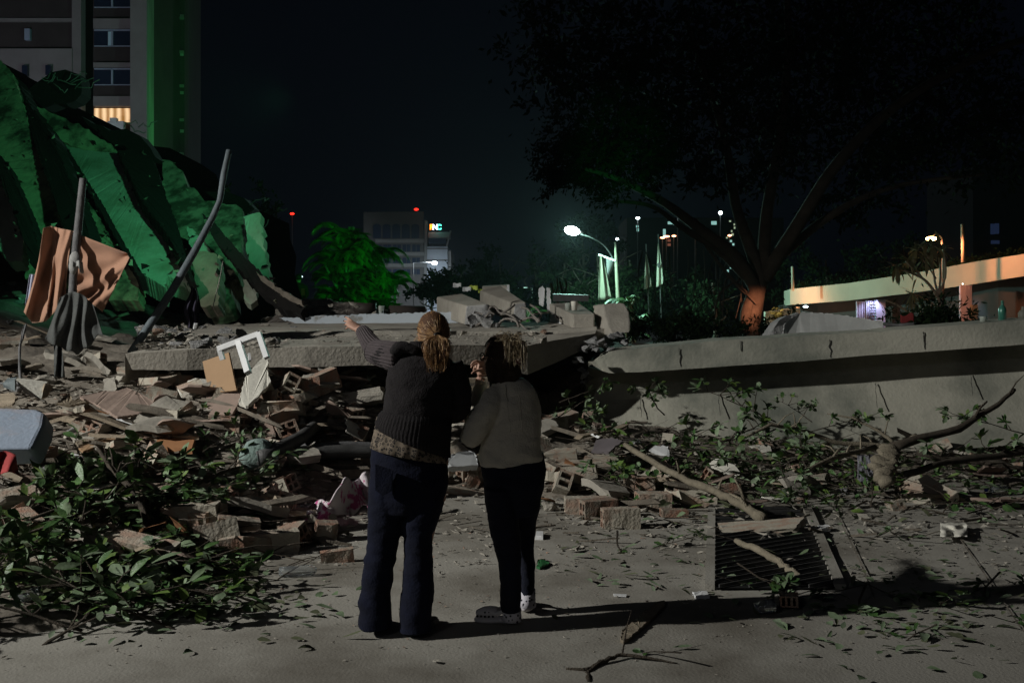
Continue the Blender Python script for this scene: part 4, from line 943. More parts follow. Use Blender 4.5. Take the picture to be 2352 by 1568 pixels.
# drain grate with its concrete surround
def gp(u, v, z):
    p1 = P(u, v, 5); k = (z - CZ) / (p1.z - CZ); return Vector((p1.x * k, p1.y * k, z))
t = thing('drain_grate', 'square drain grate with thin steel bars in the pavement, right of the women', 'drain grate', tuple(gp(1780, 1350, 0)))
c4 = [gp(1643, 1350, .012), gp(1918, 1350, .012), gp(1870, 1222, .012), gp(1643, 1222, .012)]
c5 = [gp(1643, 1207, .012), gp(1862, 1207, .012), gp(1832, 1166, .012), gp(1643, 1166, .012)]
mb = MB(); mb.add(c4, [(0, 1, 2, 3)]); mb.add(c5, [(0, 1, 2, 3)]); mb.build('pit', black_m, t)
mb = MB()
for k in range(15):
    f = -.25 + k / 15 * 1.2
    a = c4[0].lerp(c4[3], max(0, f)); b = c4[1].lerp(c4[2], min(1, f + .32))
    if f < 0: a = c4[0].lerp(c4[1], -f / .32)
    if f + .32 > 1: b = c4[3].lerp(c4[2], (1 - f) / .32)
    mb.bar(a + Vector((0, 0, .014)), b + Vector((0, 0, .014)), .007, .02)
for k in range(4):
    a = c5[0].lerp(c5[3], .1 + k * .22); b = c5[1].lerp(c5[2], min(1, .3 + k * .22)); mb.bar(a + Vector((0, 0, .014)), b + Vector((0, 0, .014)), .007, .02)
mb.build('bars', steel, t)
mb = MB()
def kerb(a, b, w):
    a, b = Vector(a), Vector(b); mb.bar(a + Vector((0, 0, .005)), b + Vector((0, 0, .005)), w, .05)
kerb(gp(1630, 1352, 0), gp(1635, 1165, 0), .06); kerb(gp(1930, 1352, 0), gp(1852, 1165, 0), .07); kerb(gp(1655, 1215, .0), gp(1845, 1215, 0), .07)
mb.build('surround', ground_m, t)

# ------------------------------------------------------------------ random rubble on the mound (each a thing of its own)
def slab_z(p):
    return 1.36 + (p.y - 10.5) * .043
def free(u, v): return not (835 < u < 1245 and v > 880)
n = 0
zones = [  # u0,u1,v0,v1, count rocks, bricks, planks, chips, size
    (330, 860, 880, 1010, 34, 14, 14, 22, .20), (0, 330, 960, 1060, 10, 3, 6, 8, .18), (560, 850, 1010, 1140, 16, 4, 4, 7, .09), (0, 560, 1060, 1300, 22, 12, 8, 12, .16),
    (520, 700, 1150, 1260, 12, 6, 3, 6, .09), (1020, 1100, 900, 1120, 12, 4, 6, 7, .14), (1240, 1420, 960, 1180, 12, 5, 7, 6, .15), (1400, 1950, 1020, 1190, 16, 4, 8, 8, .13), (1950, 2350, 990, 1170, 14, 3, 10, 8, .14),
    (0, 300, 620, 900, 18, 3, 8, 12, .26), (610, 860, 850, 900, 6, 2, 5, 5, .2)]
for (u0, u1, v0, v1, nr, nb, np_, nc, s) in zones:
    for k in range(nr): p = T(R.uniform(u0, u1), R.uniform(v0, v1)); put_rock(p, s * R.uniform(.5, 1.5), R.random() < .15)
    for k in range(nb): p = T(R.uniform(u0, u1), R.uniform(v0, v1)); put_brick(p, tilt=.5, sc=R.uniform(.75, 1.05))
    for k in range(np_): p = T(R.uniform(u0, u1), R.uniform(v0, v1)); put_plank(p, sc=R.uniform(.5, 1.1), lift=.08)
    for k in range(nc): p = T(R.uniform(u0, u1), R.uniform(v0, v1)); put_chip(p, sc=R.uniform(.6, 1.4), lift=.07)
# rubble spilling over the slab's front edge
for k in range(44):
    p = T(R.uniform(560, 900), R.uniform(805, 880))
    (put_rock(p, R.uniform(.08, .3), R.random() < .15) if R.random() < .6 else put_chip(p, sc=R.uniform(.5, 1.2), lift=.06) if R.random() < .6 else put_brick(p, tilt=.6))
# on top of the slab
for k in range(120):
    x0, x1 = R.choice([(320, 640), (320, 640), (320, 560), (600, 860), (640, 1250), (1130, 1260)])
    u = R.uniform(x0, x1); v = R.uniform(752, 800) if u < 640 else R.uniform(748, 790)
    if u > 640 and v > 770 and R.random() < .6: continue
    d = dd(v, 1.45) if v > 752 else 15.5
    d = min(15.8, max(10.7, (lambda q: q)(d))); p = P(u, v, 10.6)
    # intersect with the slab's plane
    dd_ = 10.5
    while dd_ < 16 and P(u, v, dd_).z > slab_z(Vector((0, dd_, 0))): dd_ += .05
    p = P(u, v, dd_); s = R.uniform(.06, .22) * (1.2 if u < 640 else .8)
    put_rock(p, s, R.random() < .06)
# heap at the slab's back left (behind the pale strip)
hp = mat('heap_dust', (.25, .225, .20), 1, 0, 3, 1, c2=(.06, .05, .045), bscale=14, det=12, rnd=0, lo=.4, hi=.6)
mb = MB()
def heapz(u): return interp([(560, 760), (600, 742), (640, 712), (690, 690), (740, 684), (800, 695), (860, 708), (920, 716), (960, 722)], u)
vs = []; nu, nv = 70, 16
for j in range(nv + 1):
    for i in range(nu + 1):
        u = 560 + 400 * i / nu; top_v = heapz(u); d = 16.1 + 3.0 * j / nv
        v = 770 + (top_v - 770) * math.sin(min(1, j / (nv * .6)) * math.pi / 2) + (30 * max(0, j / nv - .6))
        p = P(u, v, d); p.z += .10 * noise.fractal(p * 2.2, 1, 2, 4); vs.append(p)
mb.add(vs, [(j * (nu + 1) + i, j * (nu + 1) + i + 1, (j + 1) * (nu + 1) + i + 1, (j + 1) * (nu + 1) + i) for j in range(nv) for i in range(nu)], 0, False)
mb.build('rubble_heap', hp, kind='stuff', label='heap of fine grey rubble behind the pale parapet')
for k in range(26):
    u = R.uniform(590, 940); v = R.uniform(heapz(u) + 3, 735); put_rock(P(u, v, 16.5 + R.uniform(0, 1)), R.uniform(.1, .32), R.random() < .1)
# broken end of the right wall and the dark earth under the slab's corner
earth = mat('dark_earth', (.075, .055, .038), 1, .6, 3, 1.0, bscale=12, rnd=0)
mb = MB(); pts = [(1205, 880, 11.9), (1240, 862, 12.0), (1300, 828, 12.4), (1366, 790, 12.9), (1372, 806, 12.9), (1330, 850, 12.6), (1312, 880, 12.5), (1316, 960, 12.3), (1230, 960, 11.7)]
vs = []
for j in range(15):
    for i in range(41):
        a = i / 40; b = j / 14
        tt = curve([(1190, 885), (1240, 866), (1300, 832), (1380, 786)], a); q = curve([(1190, 1000), (1260, 985), (1320, 960), (1350, 840)], a)
        p = P(tt[0] + (q[0] - tt[0]) * b, tt[1] + (q[1] - tt[1]) * b, 12.6 - .8 * b + .4 * a)
        p += Vector((0, 1, 0)) * .16 * noise.fractal(p * 2.4, 1, 2, 4); vs.append(p)
mb.add(vs, [(j * 41 + i, j * 41 + i + 1, (j + 1) * 41 + i + 1, (j + 1) * 41 + i) for j in range(14) for i in range(40)], 0, False)
mb.build('earth_bank', earth, kind='structure')
for k in range(26):
    u = R.uniform(1318, 1400); v = R.uniform(800, 880) if u < 1350 else R.uniform(786, 806)
    put_rock(P(u, v, 12.15 + R.uniform(-.05, .3)), R.uniform(.06, .2), i=R.choice([0, 3, 6]))
for k in range(10): put_rock(P(R.uniform(1375, 1455), R.uniform(768, 795), 13.0 + R.uniform(-.2, .2)), R.uniform(.06, .22), i=R.choice([0, 3, 6]))
put_block(P(1390, 776, 13.6), (.5, .3, .5), look='rough pale lump', i=1)
# curled rebar
def rebar(pts, label):
    mb = MB(); pp = [P(*p) for p in pts]; q = []
    for i in range(len(pp) - 1):
        p0 = pp[max(i - 1, 0)]; p1 = pp[i]; p2 = pp[i + 1]; p3 = pp[min(i + 2, len(pp) - 1)]
        for k in range(6):
            t = k / 6; q.append(.5 * ((2 * p1) + (p2 - p0) * t + (2 * p0 - 5 * p1 + 4 * p2 - p3) * t * t + (3 * p1 - p0 - 3 * p2 + p3) * t ** 3))
    q.append(pp[-1]); mb.tube(q, .016, 7); return mb.build('rebar', rebar_m, label=label, cat='rebar')
rbl = ['zigzag rebar rising from the near beam end to the tilted beam', 'longest rebar arcing down in front of the tilted beam', 'low hooped rebar left of the longest arc', 'rebar bending down right of the tilted beam end', 'low arched rebar near the box beam', 'hooked rebar between tilted beam and box beam', 'straight rebar running into the box beam side', 'short rebar poking from the near beam end', 'rebar loop over the pale broken lump', 'short bent rebar lowest and leftmost among the beams']
for rb, q in zip(rbl, [[(1118, 728, 14.5), (1126, 706, 14.4), (1138, 706, 14.4), (1150, 719, 14.3), (1170, 709, 14.3), (1182, 700, 14.4)], [(1150, 722, 14.2), (1164, 721, 14.1), (1180, 730, 14), (1196, 745, 13.9), (1210, 757, 13.8)], [(1146, 743, 14.1), (1156, 734, 14.1), (1170, 732, 14), (1186, 738, 13.9), (1192, 752, 13.9)],
          [(1198, 706, 14.3), (1212, 710, 14.2), (1222, 722, 14.1), (1240, 738, 14)], [(1194, 738, 14.2), (1210, 731, 14.1), (1226, 730, 14.1), (1236, 740, 14)], [(1218, 700, 14.6), (1232, 708, 14.4), (1242, 722, 14.3), (1238, 732, 14.2)], [(1225, 721, 14.4), (1262, 717, 14.5)], [(1090, 717, 14.4), (1112, 722, 14.3), (1125, 717, 14.3)], [(1104, 738, 14.3), (1115, 728, 14.2), (1126, 718, 14.2), (1136, 722, 14.2)], [(1092, 748, 14.2), (1104, 742, 14.2), (1112, 738, 14.1)]]): rebar(q, rb)
put_rock(P(1112, 742, 14.2), .42, i=0); put_rock(P(1090, 738, 14.4), .3, i=3); put_rock(P(1118, 730, 14.3), .3, i=6); put_rock(P(1140, 748, 14.2), .2); put_rock(P(1000, 738, 15), .2); put_rock(P(1085, 750, 14.2), .12, i=0)
# glasses and bottles left standing
def bottle(p, h, r, m, label, name='bottle', prof=None):
    mb = MB(); prof = prof or [(0, .8), (.02, 1), (.55, 1), (.68, .75), (.78, .36), (.95, .34), (1, .42)]
    rr = [((p.x, p.y, p.z + h * a), r * b, r * b, 0) for a, b in prof]; mb.rings(rr, 20)
    return mb.build(name, m, label=label, cat='bottle' if name == 'bottle' else name.split('_')[-1])
cup = [(0, .8), (.9, 1), (1, 1)]
gl2 = mat('cloudy_glass', (.5, .55, .5), .2, 0, 3, 0, trans=.45, rnd=0)
bottle(P(1305, 712, 14.2), .10, .05, gl2, 'left short glass standing on the box beam', 'drinking_glass', cup)
bottle(P(1319, 713, 14.1), .13, .045, white_torn, 'bright right-hand glass standing on the box beam', 'drinking_glass', cup)
bottle(P(2302, 737, 11.8), .24, .045, mat('green_bottle', (.05, .22, .16), .2, .2, 4, 0, trans=.4, rnd=0), 'green bottle standing on top of the fallen wall at the right')
bottle(P(2350, 735, 11.8), .16, .055, mat('grey_jar', (.12, .12, .10), .6, .2, 4, 0, rnd=0), 'grey square jar on the fallen wall at the right edge')
bottle(P(2258, 742, 11.8), .08, .04, gl2, 'small dull cup on the fallen wall left of the green bottle', 'cup', cup)
bottle(P(876, 722, 16.1), .14, .05, gl2, 'small pale jar standing on the parapet above the pointing hand', 'jar', cup)
mb = MB(); c = gp(1755, 1396, .035); mb.tube([c + Vector((-.05, 0, 0)), c + Vector((.0, .01, .005)), c + Vector((.055, .02, .01))], [.03, .036, .042], 18); mb.build('plastic_cup', clear, label='clear plastic cup lying in the shadow below the drain grate', cat='cup')
mb = MB(); c = gp(2290, 1125, .05); mb.tube([c + Vector((-.10, 0, 0)), c + Vector((-.07, 0, 0)), c + Vector((-.04, 0, 0)), c + Vector((.10, .03, .01))], [.012, .012, .035, .035], 14); o = mb.build('water_bottle', clear, label='crushed clear water bottle with a blue cap at the right', cat='bottle')
mb = MB(); mb.tube([c + Vector((-.115, 0, 0)), c + Vector((-.09, 0, 0))], .016, 12); mb.build('cap', emis('x', (.02, .05, .4), 0), o)
mb = MB(); c = P(66, 1366, 5.3); c.z = max(c.z, .12)
mb.tube([c + Vector((-.06, 0, -.02)), c + Vector((.06, 0, .02))], .03, 16); mb.build('plastic_tub', clear, label='clear plastic tub glinting in the leaves at the lower left', cat='tub')
mb = MB(); c = gp(690, 1310, .04); mb.tube([c + Vector((-.13, -.02, 0)), c + Vector((-.05, -.01, 0)), c + Vector((.07, .02, 0)), c + Vector((.10, .025, 0))], [.03, .034, .034, .014], 14); mb.build('plastic_bottle', clear, label='crushed clear bottle in front of the brick cluster at the left', cat='bottle')
mb = MB(); mb.sheet(lambda a, b: gp(2160 + a * 62, 1232 - b * 32, .03 + .03 * noise.noise(Vector((a * 3, b * 3, 0))) + .02), 18, 12); mb.build('crumpled_paper', white_torn, label='crumpled pale cloth or paper on the pavement at the right', cat='paper')
mb = MB(); mb.sheet(lambda a, b: P(2120 - 150 + a * 34, 1045 + b * 62, 9.2 - .3 * b + .05 * noise.noise(Vector((a * 6, b * 6, 0)))), 12, 14); mb.build('plastic_bag', mat('grey_plastic_bag', (.22, .22, .25), .3, .3, 6, .3, rnd=0), label='torn grey plastic bag caught in the right-hand branches', cat='bag')

# small counted chips past a few hundred, and the litter nobody could count
mb = MB(); r = random.Random(77)
def shard(c, s):
    vs = [Vector(c) + Vector((r.uniform(-1, 1), r.uniform(-1, 1), r.uniform(-.1, .6))) * s for _ in range(5)]
    mb.add(vs, [(0, 1, 2), (0, 2, 3), (0, 3, 4), (0, 4, 1), (1, 2, 3), (3, 4, 1)])
for k in range(2600):
    u = r.uniform(-60, 2400); v = r.triangular(1130, 1568, 1180)
    p = gp(u, v, 0.004); z = H(p.x, p.y)
    if z > 0.02: p = T(u, v)
    shard(p, r.uniform(.003, .012) * (1 + 1.2 * (v < 1300)) * (2.4 if r.random() < .06 else 1))
mb.build('gravel_chips', conc, kind='stuff', label='small grey chips scattered on the pavement')
mb = MB()
for k in range(5200):
    u = r.uniform(-40, 2380); v = r.uniform(850, 1240)
    p = T(u, v)
    if p.z < .015 and r.random() < .6: continue
    shard(p + Vector((0, 0, .01)), r.uniform(.015, .07))
mb.build('rubble_chips', conc, kind='stuff', label='small concrete rubble filling the heap')
mb = MB()
for k in range(1500):
    u = r.uniform(-40, 2380); v = r.uniform(870, 1260); p = T(u, v)
    if p.z < .015 and r.random() < .8: continue
    a = r.uniform(-1, 1); L = r.uniform(.08, .32); d = Vector((math.cos(a), math.sin(a), r.uniform(-.3, .3))) * L
    mb.bar(p + Vector((0, 0, .03)) - d / 2, p + Vector((0, 0, .03)) + d / 2, r.uniform(.006, .02), r.uniform(.004, .02))
mb.build('splinters', wood, kind='stuff', label='wood splinters filling the heap')
mb = MB()
for k in range(500):
    u = r.uniform(-40, 1400); v = r.uniform(860, 1200); p = T(u, v)
    if p.z < .015: continue
    shard(p + Vector((0, 0, .01)), r.uniform(.02, .06))
mb.build('brick_crumbs', clay, kind='stuff', label='red brick crumbs filling the heap')

# ------------------------------------------------------------------ fallen leafy branches
def leaf(mb, base, d, up, L, w, curl=.3, fold=.25, m=0):
    d = d.normalized(); s = d.cross(up)
    if s.length < .05: s = d.cross(Vector((1, 0, 0)))
    s.normalize(); n = s.cross(d)
    vs = []; N = 5
    prof = [.12, .62, .95, 1.0, .12]
    for i in range(N):
        t = i / (N - 1); c = base + d * (L * t) - n * (curl * L * t * t); h = w * prof[i] / 2
        vs += [c + s * h + n * fold * h, c, c - s * h + n * fold * h]
    fs = []
    for i in range(N - 1):
        fs += [(3 * i, 3 * i + 1, 3 * i + 4, 3 * i + 3), (3 * i + 1, 3 * i + 2, 3 * i + 5, 3 * i + 4)]
    mb.add(vs, fs, m, True)
def rv(r): return Vector((r.gauss(0, 1), r.gauss(0, 1), r.gauss(0, 1))).normalized()
def leafy(seed, nodes=5, spread=.5, lpn=9, L=.145):
    r = random.Random(seed); st = MB(); fo = MB()
    pts = [Vector((-spread * .7, 0, .05))]; d = Vector((1, r.uniform(-.3, .3), r.uniform(.1, .5))).normalized()
    for k in range(7): d = (d + rv(r) * .28).normalized(); d.z = abs(d.z) * .7; pts.append(pts[-1] + d * spread * .24)
    st.tube(pts, [.014 * (1 - .09 * k) for k in range(8)], 6)
    tips = []
    for k in range(nodes):
        i = r.randrange(2, 8); a = pts[i]; dr = (rv(r) + Vector((.6, 0, .7))).normalized(); b = a + dr * r.uniform(.12, .34) * (spread / .5)
        mid = (a + b) / 2 + rv(r) * .03; st.tube([a, mid, b], [.008, .006, .004], 5); tips.append((b, (b - mid).normalized()))
    tips.append((pts[-1], d))
    for b, dr in tips:
        for k in range(lpn):
            q = (rv(r) * .85 + dr * .6).normalized(); leaf(fo, b - dr * r.uniform(0, .09), q, (Vector((0, 0, 1)) + rv(r) * .5).normalized(), L * r.uniform(.4, 1.25), L * r.uniform(.28, .55), r.uniform(-.2, .55), r.uniform(.0, .5), 0 if r.random() < .36 else (1 if r.random() < .75 else 2))
    return st.mesh('stem', bark), fo.mesh('foliage', [leaf_m, leaf_d, leaf_y])
LV = [leafy(100 + k, 5 + k % 3, .5 + .08 * (k % 3), 7 + k % 3) for k in range(7)]
def put_leafy(p, i, rot, sc, look, group=None):
    t = thing('fallen_branch', '', 'leafy branch', tuple(p)); t.rotation_euler = rot; t.scale = (sc,) * 3
    for nm, me in zip(('stem', 'foliage'), LV[i]):
        o = bpy.data.objects.new(nm, me); COL.objects.link(o); o.parent = t
    lab = look + ' ' + where(p[0], p[1]); t['label'] = lab; USED.setdefault(lab, []).append(t)
    return t
ZW = ['drooping', 'upright', 'sprawling', 'low', 'bushy', 'leaning', 'broad-leaved']
left_sp = [(60, 1130), (150, 1110), (240, 1120), (320, 1110), (100, 1200), (200, 1190), (300, 1190), (400, 1180), (470, 1130), (60, 1290), (170, 1290), (270, 1280), (370, 1270), (450, 1240), (120, 1370), (230, 1370), (330, 1350), (420, 1320), (480, 1300), (20, 1400), (500, 1080), (540, 1090), (530, 1060), (470, 1000), (520, 1040), (690, 1090), (500, 1150), (30, 1180), (250, 1400), (-60, 1250), (-80, 1380), (400, 1385), (380, 1100), (90, 1150), (180, 1140), (120, 1240), (30, 1230), (240, 1230), (330, 1230), (420, 1230), (90, 1320), (190, 1330), (280, 1330), (350, 1310), (60, 1360), (150, 1200), (370, 1150), (480, 1170), (20, 1130), (300, 1150), (20, 1440), (110, 1440), (190, 1445), (280, 1432), (60, 1415), (340, 1415)]
for k, (u, v) in enumerate(left_sp):
    if k > 24 and k % 3 == 0: continue
    p = T(u, v); i = k % 7; p.z += R.uniform(-.03, .06); sc = R.uniform(.75, 1.1)
    fl = .6
    if k in (22, 23, 24): sc = .7; fl = 1.0
    if v > 1300 and u > 350: sc *= .7
    if u > 440: sc *= .75
    if u > 280 and v > 1120: fl = .38
    if u < 230 and v < 1330: fl = .85
    o = put_leafy(p, i, (R.uniform(-.3, .3), R.uniform(-.3, .2), R.uniform(0, 6.3)), sc, ZW[i] + ' green leafy branch'); o.scale = (sc, sc, sc * fl)
right_sp = [(1330, 905, 12.2, 1.0), (1300, 945, 11.6, 1), (1345, 960, 11.3, .9), (1440, 905, 12.0, 1.0), (1505, 925, 11.8, .9), (1450, 965, 11.2, 1.1), (1390, 1000, 10.6, .9), (1480, 1000, 10.4, 1.2), (1560, 1020, 10.2, 1.1), (1610, 1050, 9.8, 1), (1700, 930, 10.8, 1.1), (1690, 1000, 10.2, 1.2), (1720, 1060, 9.6, 1.1),
            (1500, 1090, 9.2, 1), (1600, 1110, 9.0, .9), (1780, 1100, 9.0, 1.1), (1860, 1060, 9.4, 1), (1830, 940, 11.2, .8), (1925, 970, 10.6, .8), (1950, 1070, 9.2, 1), (2010, 1120, 8.8, .8), (2150, 1040, 9.8, .9), (2230, 1050, 9.6, 1), (1850, 1140, 8.6, .9), (1430, 1110, 8.9, .8), (2300, 980, 11, 1), (1560, 960, 11.6, .9), (1780, 1010, 10.2, .9)]
for k, (u, v, d, sc) in enumerate(right_sp):
    if k in (3, 5, 13, 26, 7): continue
    p = T(u, v + 30)
    if p.y > wd(u) - .6: p = P(u, v + 14, wd(u) - .7)
    q = P(u, v + 14, min(d, p.y, wd(u) - .6)); i = (k * 3) % 7
    put_leafy(q if q.z < p.z + .6 else p, i, (R.uniform(-.4, .4), R.uniform(-.4, .1), R.uniform(0, 6.3)), sc * .78, ZW[i] + ' green leafy branch').scale[2] *= .7
flat_sp = [(1450, 1262), (1520, 1258), (1580, 1240), (1700, 1345), (1760, 1350), (2030, 1240), (2110, 1235), (2200, 1180), (2250, 1370), (2150, 1395), (2050, 1375), (1960, 1400), (2330, 1350), (1820, 1370), (1480, 1520), (2080, 1470), (1230, 1165), (1160, 1150), (1900, 1370), (2340, 1440)]
for k, (u, v) in enumerate(flat_sp):
    p = T(u, v); i = k % 7; o = put_leafy(p, i, (R.uniform(-.2, .2), .35, R.uniform(0, 6.3)), R.uniform(.45, .7), 'flattened little green leafy twig'); o.scale = (o.scale[0], o.scale[0], .35 * o.scale[0])
mb = MB(); r = random.Random(3)
for k in range(560):
    q = r.random()
    if q > .93 and r.random() < .6: continue
    if q < .4: u, v = r.gauss(2100, 230), r.gauss(1400, 55)
    elif q < .7: u, v = r.uniform(1300, 2352), r.uniform(1190, 1350)
    elif q < .93: u, v = r.gauss(420, 240), r.gauss(1400, 36)
    else: u, v = r.uniform(0, 2352), r.uniform(1150, 1568)
    if 880 < u < 1240 and v < 1300: continue
    p = gp(u, v, .008) if H(gp(u, v, 0).x, gp(u, v, 0).y) < .01 else T(u, v)
    a = r.uniform(0, 6.3); leaf(mb, p + Vector((0, 0, r.uniform(.002, .012))), Vector((math.cos(a), math.sin(a), r.uniform(-.05, .25))), (Vector((0, 0, 1)) + rv(r) * .35).normalized(), r.uniform(.03, .12), r.uniform(.015, .05), r.uniform(-.2, .4), r.uniform(0, .5), r.choice([0, 1, 1]))
mb.build('leaf_litter', [litter_m, leaf_d], kind='stuff', label='fallen leaves scattered on the pavement')
# pavement joints filled with dirt
mb = MB(); r = random.Random(8)
for pts in [[(1905, 1150), (1922, 1180), (1950, 1235), (1985, 1310), (2010, 1375)], [(2240, 1130), (2255, 1190)], [(1100, 1290), (1130, 1291)], [(2352, 1450), (2250, 1300), (2200, 1230)], [(1960, 1320), (2060, 1310), (2200, 1312)]]:
    for a, b in zip(pts, pts[1:]):
        n = 14
        for k in range(n):
            u0 = a[0] + (b[0] - a[0]) * k / n; v0 = a[1] + (b[1] - a[1]) * k / n; u1 = a[0] + (b[0] - a[0]) * (k + 1) / n; v1 = a[1] + (b[1] - a[1]) * (k + 1) / n
            p, q = gp(u0, v0, .012), gp(u1, v1, .012); w = r.uniform(.003, .008); s = (q - p).cross(Vector((0, 0, 1))).normalized() * w
            mb.add([p - s, q - s, q + s, p + s], [(0, 1, 2, 3)])
mb.build('pavement_joints', dust, kind='structure')

# thin twigs nobody could count
mb = MB(); r = random.Random(31)
for k in range(620):
    if r.random() < .62: u, v = r.uniform(1380, 2360), r.triangular(985, 1200, 1060)
    else: u, v = r.uniform(0, 640), r.uniform(1080, 1400)
    p = T(u, v); a = r.uniform(-.8, .8) + (math.pi if r.random() < .5 else 0); d = Vector((math.cos(a), math.sin(a), r.uniform(-.05, .45))); L = r.uniform(.2, .75); q = [p + Vector((0, 0, .02))]
    for j in range(5): d = (d + rv(r) * .25).normalized(); d.z *= .8; q.append(q[-1] + d * L / 5)
    rr_ = r.uniform(.002, .0065); mb.tube(q, [rr_, rr_ * .9, rr_ * .8, rr_ * .7, rr_ * .5, rr_ * .3], 4)
mb.build('twigs', bark, kind='stuff', label='thin broken twigs tangled among the leaves')
mb = MB()
for k in range(2100):
    q_ = r.random()
    if q_ < .5: u, v = r.uniform(1380, 2360), r.triangular(985, 1210, 1080)
    else: u, v = r.uniform(0, 600), r.triangular(1070, 1430, 1300)
    p = T(u, v) + Vector((0, 0, r.uniform(.01, .10))); a = r.uniform(0, 6.3)
    leaf(mb, p, Vector((math.cos(a), math.sin(a), r.uniform(-.4, .5))), (Vector((0, 0, 1)) + rv(r) * .8).normalized(), r.uniform(.05, .16), r.uniform(.02, .07), r.uniform(-.4, .8), r.uniform(0, .7), r.choice([0, 1, 2, 3, 0]))
mb.build('loose_leaves', [leaf_m, leaf_d, litter_m, leaf_y], kind='stuff', label='loose leaves lying through the branch piles')
# fine rubble on the slab's top
mb = MB()
for k in range(2400):
    t = r.random(); u = r.uniform(320, 660) if t < .55 else r.uniform(600, 1250); v = r.uniform(752, 803) if u < 640 else r.triangular(748, 795, 750)
    d_ = 10.6
    while d_ < 16 and P(u, v, d_).z > 1.36 + (d_ - 10.5) * .043: d_ += .06
    shard(P(u, v, d_), r.uniform(.012, .06) * (1 if u < 660 else .6))
mb.build('slab_rubble', conc, kind='stuff', label='fine rubble strewn over the top of the fallen slab')

mb = MB(); r = random.Random(12)
for k in range(420):
    u = r.gauss(1000, 420); v = r.triangular(1140, 1500, 1200); p = gp(u, v, .004)
    if H(p.x, p.y) > .02: continue
    shard(p, r.uniform(.003, .016))
mb.build('brick_dust_crumbs', clay, kind='stuff', label='red brick crumbs sprinkled on the pavement')
# ------------------------------------------------------------------ lamps, banners and trees in the middle distance
lens = emis('lamp_white', (.85, .97, 1.0), 40); lens_s = emis('lamp_far', (.75, .95, 1.0), 14); lens_o = emis('lamp_orange', (1, .50, .18), 40); lens_p = emis('lamp_peach', (1, .42, .22), 7)
def smooth(pts, n=6):
    q = []
    for i in range(len(pts) - 1):
        p0 = pts[max(i - 1, 0)]; p1 = pts[i]; p2 = pts[i + 1]; p3 = pts[min(i + 2, len(pts) - 1)]
        for k in range(n):
            t = k / n; q.append(.5 * ((2 * p1) + (p2 - p0) * t + (2 * p0 - 5 * p1 + 4 * p2 - p3) * t * t + (3 * p1 - p0 - 3 * p2 + p3) * t ** 3))
    return q + [pts[-1]]
sl = thing('street_lamp', 'bright white street lamp on a curved arm above the draped banner', 'street lamp', (P(1420, 700, 52).x, 52, 0))
pl_m = mat('cream_pole', (.16, .15, .11), .6, .1, 3, .1, rnd=0)
mb = MB(); mb.tube([Vector((P(1420, 700, 52).x, 52, -.2)), P(1420, 700, 52), P(1415, 600, 52), P(1413, 556, 52)], [.11, .11, .09, .05], 10); mb.build('pole', pl_m, sl)
mb = MB(); mb.tube(smooth([P(1415, 615, 52), P(1405, 588, 52), P(1386, 562, 51.4), P(1360, 546, 50.6), P(1334, 538, 50.2)]), .04, 8); mb.build('arm', pipe_m, sl)
mb = MB(); mb.ball(P(1322, 531, 50.2), (.42, .2, .12), 14, 8, R=Euler((0, math.radians(14), 0)).to_matrix()); mb.build('lamp_head', mat('lamp_housing', (.3, .3, .3), .5, .1, 3, 0, rnd=0), sl)
mb = MB(); mb.ball(P(1314, 530, 49.9), (.38, .27, .22), 16, 10, R=Euler((0, math.radians(10), 0)).to_matrix()); mb.build('lens', lens, sl)
lamp('street_lamp_light', 'POINT', P(1312, 534, 49.5), 6000, (.50, 1.0, .84), .15)
t = thing('banner', 'white banner hanging in folds from a bracket on the street lamp pole', 'banner', tuple(P(1395, 650, 51.7)))
mb = MB(); mb.bar(P(1375, 585, 51.8), P(1413, 599, 51.9), .09); mb.build('bracket', white_p, t)
bn = mat('banner_cloth', (.36, .34, .28), .85, .2, 1.2, .1, rnd=0); bn2 = mat('banner_dark', (.09, .085, .085), .9, .2, 2, 0, rnd=0)
mb = MB(); mb.sheet(lambda a, b: P((1377 + 8 * a) + b * (-3 + 22 * a), 588 + b * (102 + 6 * a * (1 - a) - 6 * a), 51.7 + .12 * math.sin(a * 9)), 12, 12); mb.build('light_panel', mat('banner_light', (.13, .12, .09), .9, .2, 1.2, .1, rnd=0), t)
mb = MB(); mb.sheet(lambda a, b: P(1380 + a * (33 - 18 * b), 589 + a * 11 + b * 48, 51.9 + .08 * math.sin(a * 7)), 8, 8); mb.build('dark_panel', bn2, t)
for k, (u, v0, v1, lab) in enumerate([(1484, 583, 665, 'left of two limp white flags on poles behind the banner'), (1512, 560, 660, 'right of two limp white flags, the one with a dark round emblem')]):
    t = thing('flag', lab, 'flag', (P(u + 4, 700, 54).x, 54, .2))
    mb = MB(); mb.tube([P(u + 7, 730, 54.2), P(u, v0 - 22, 54.2)], .035, 6); mb.build('flagpole', pipe_m, t)
    mb = MB(); mb.sheet(lambda a, b: P(u - 4 * b + a * (2 + 16 * b) - 1, v0 + (v1 - v0) * b * (1 - .10 * a), 54 + .10 * math.sin(a * 10 + b * 2)), 10, 14); mb.build('cloth', bn, t)
    if k: mb = MB(); mb.ball(P(u + 1, 609, 53.8), (.10, .02, .13), 12, 8); mb.build('emblem', bn2, t)
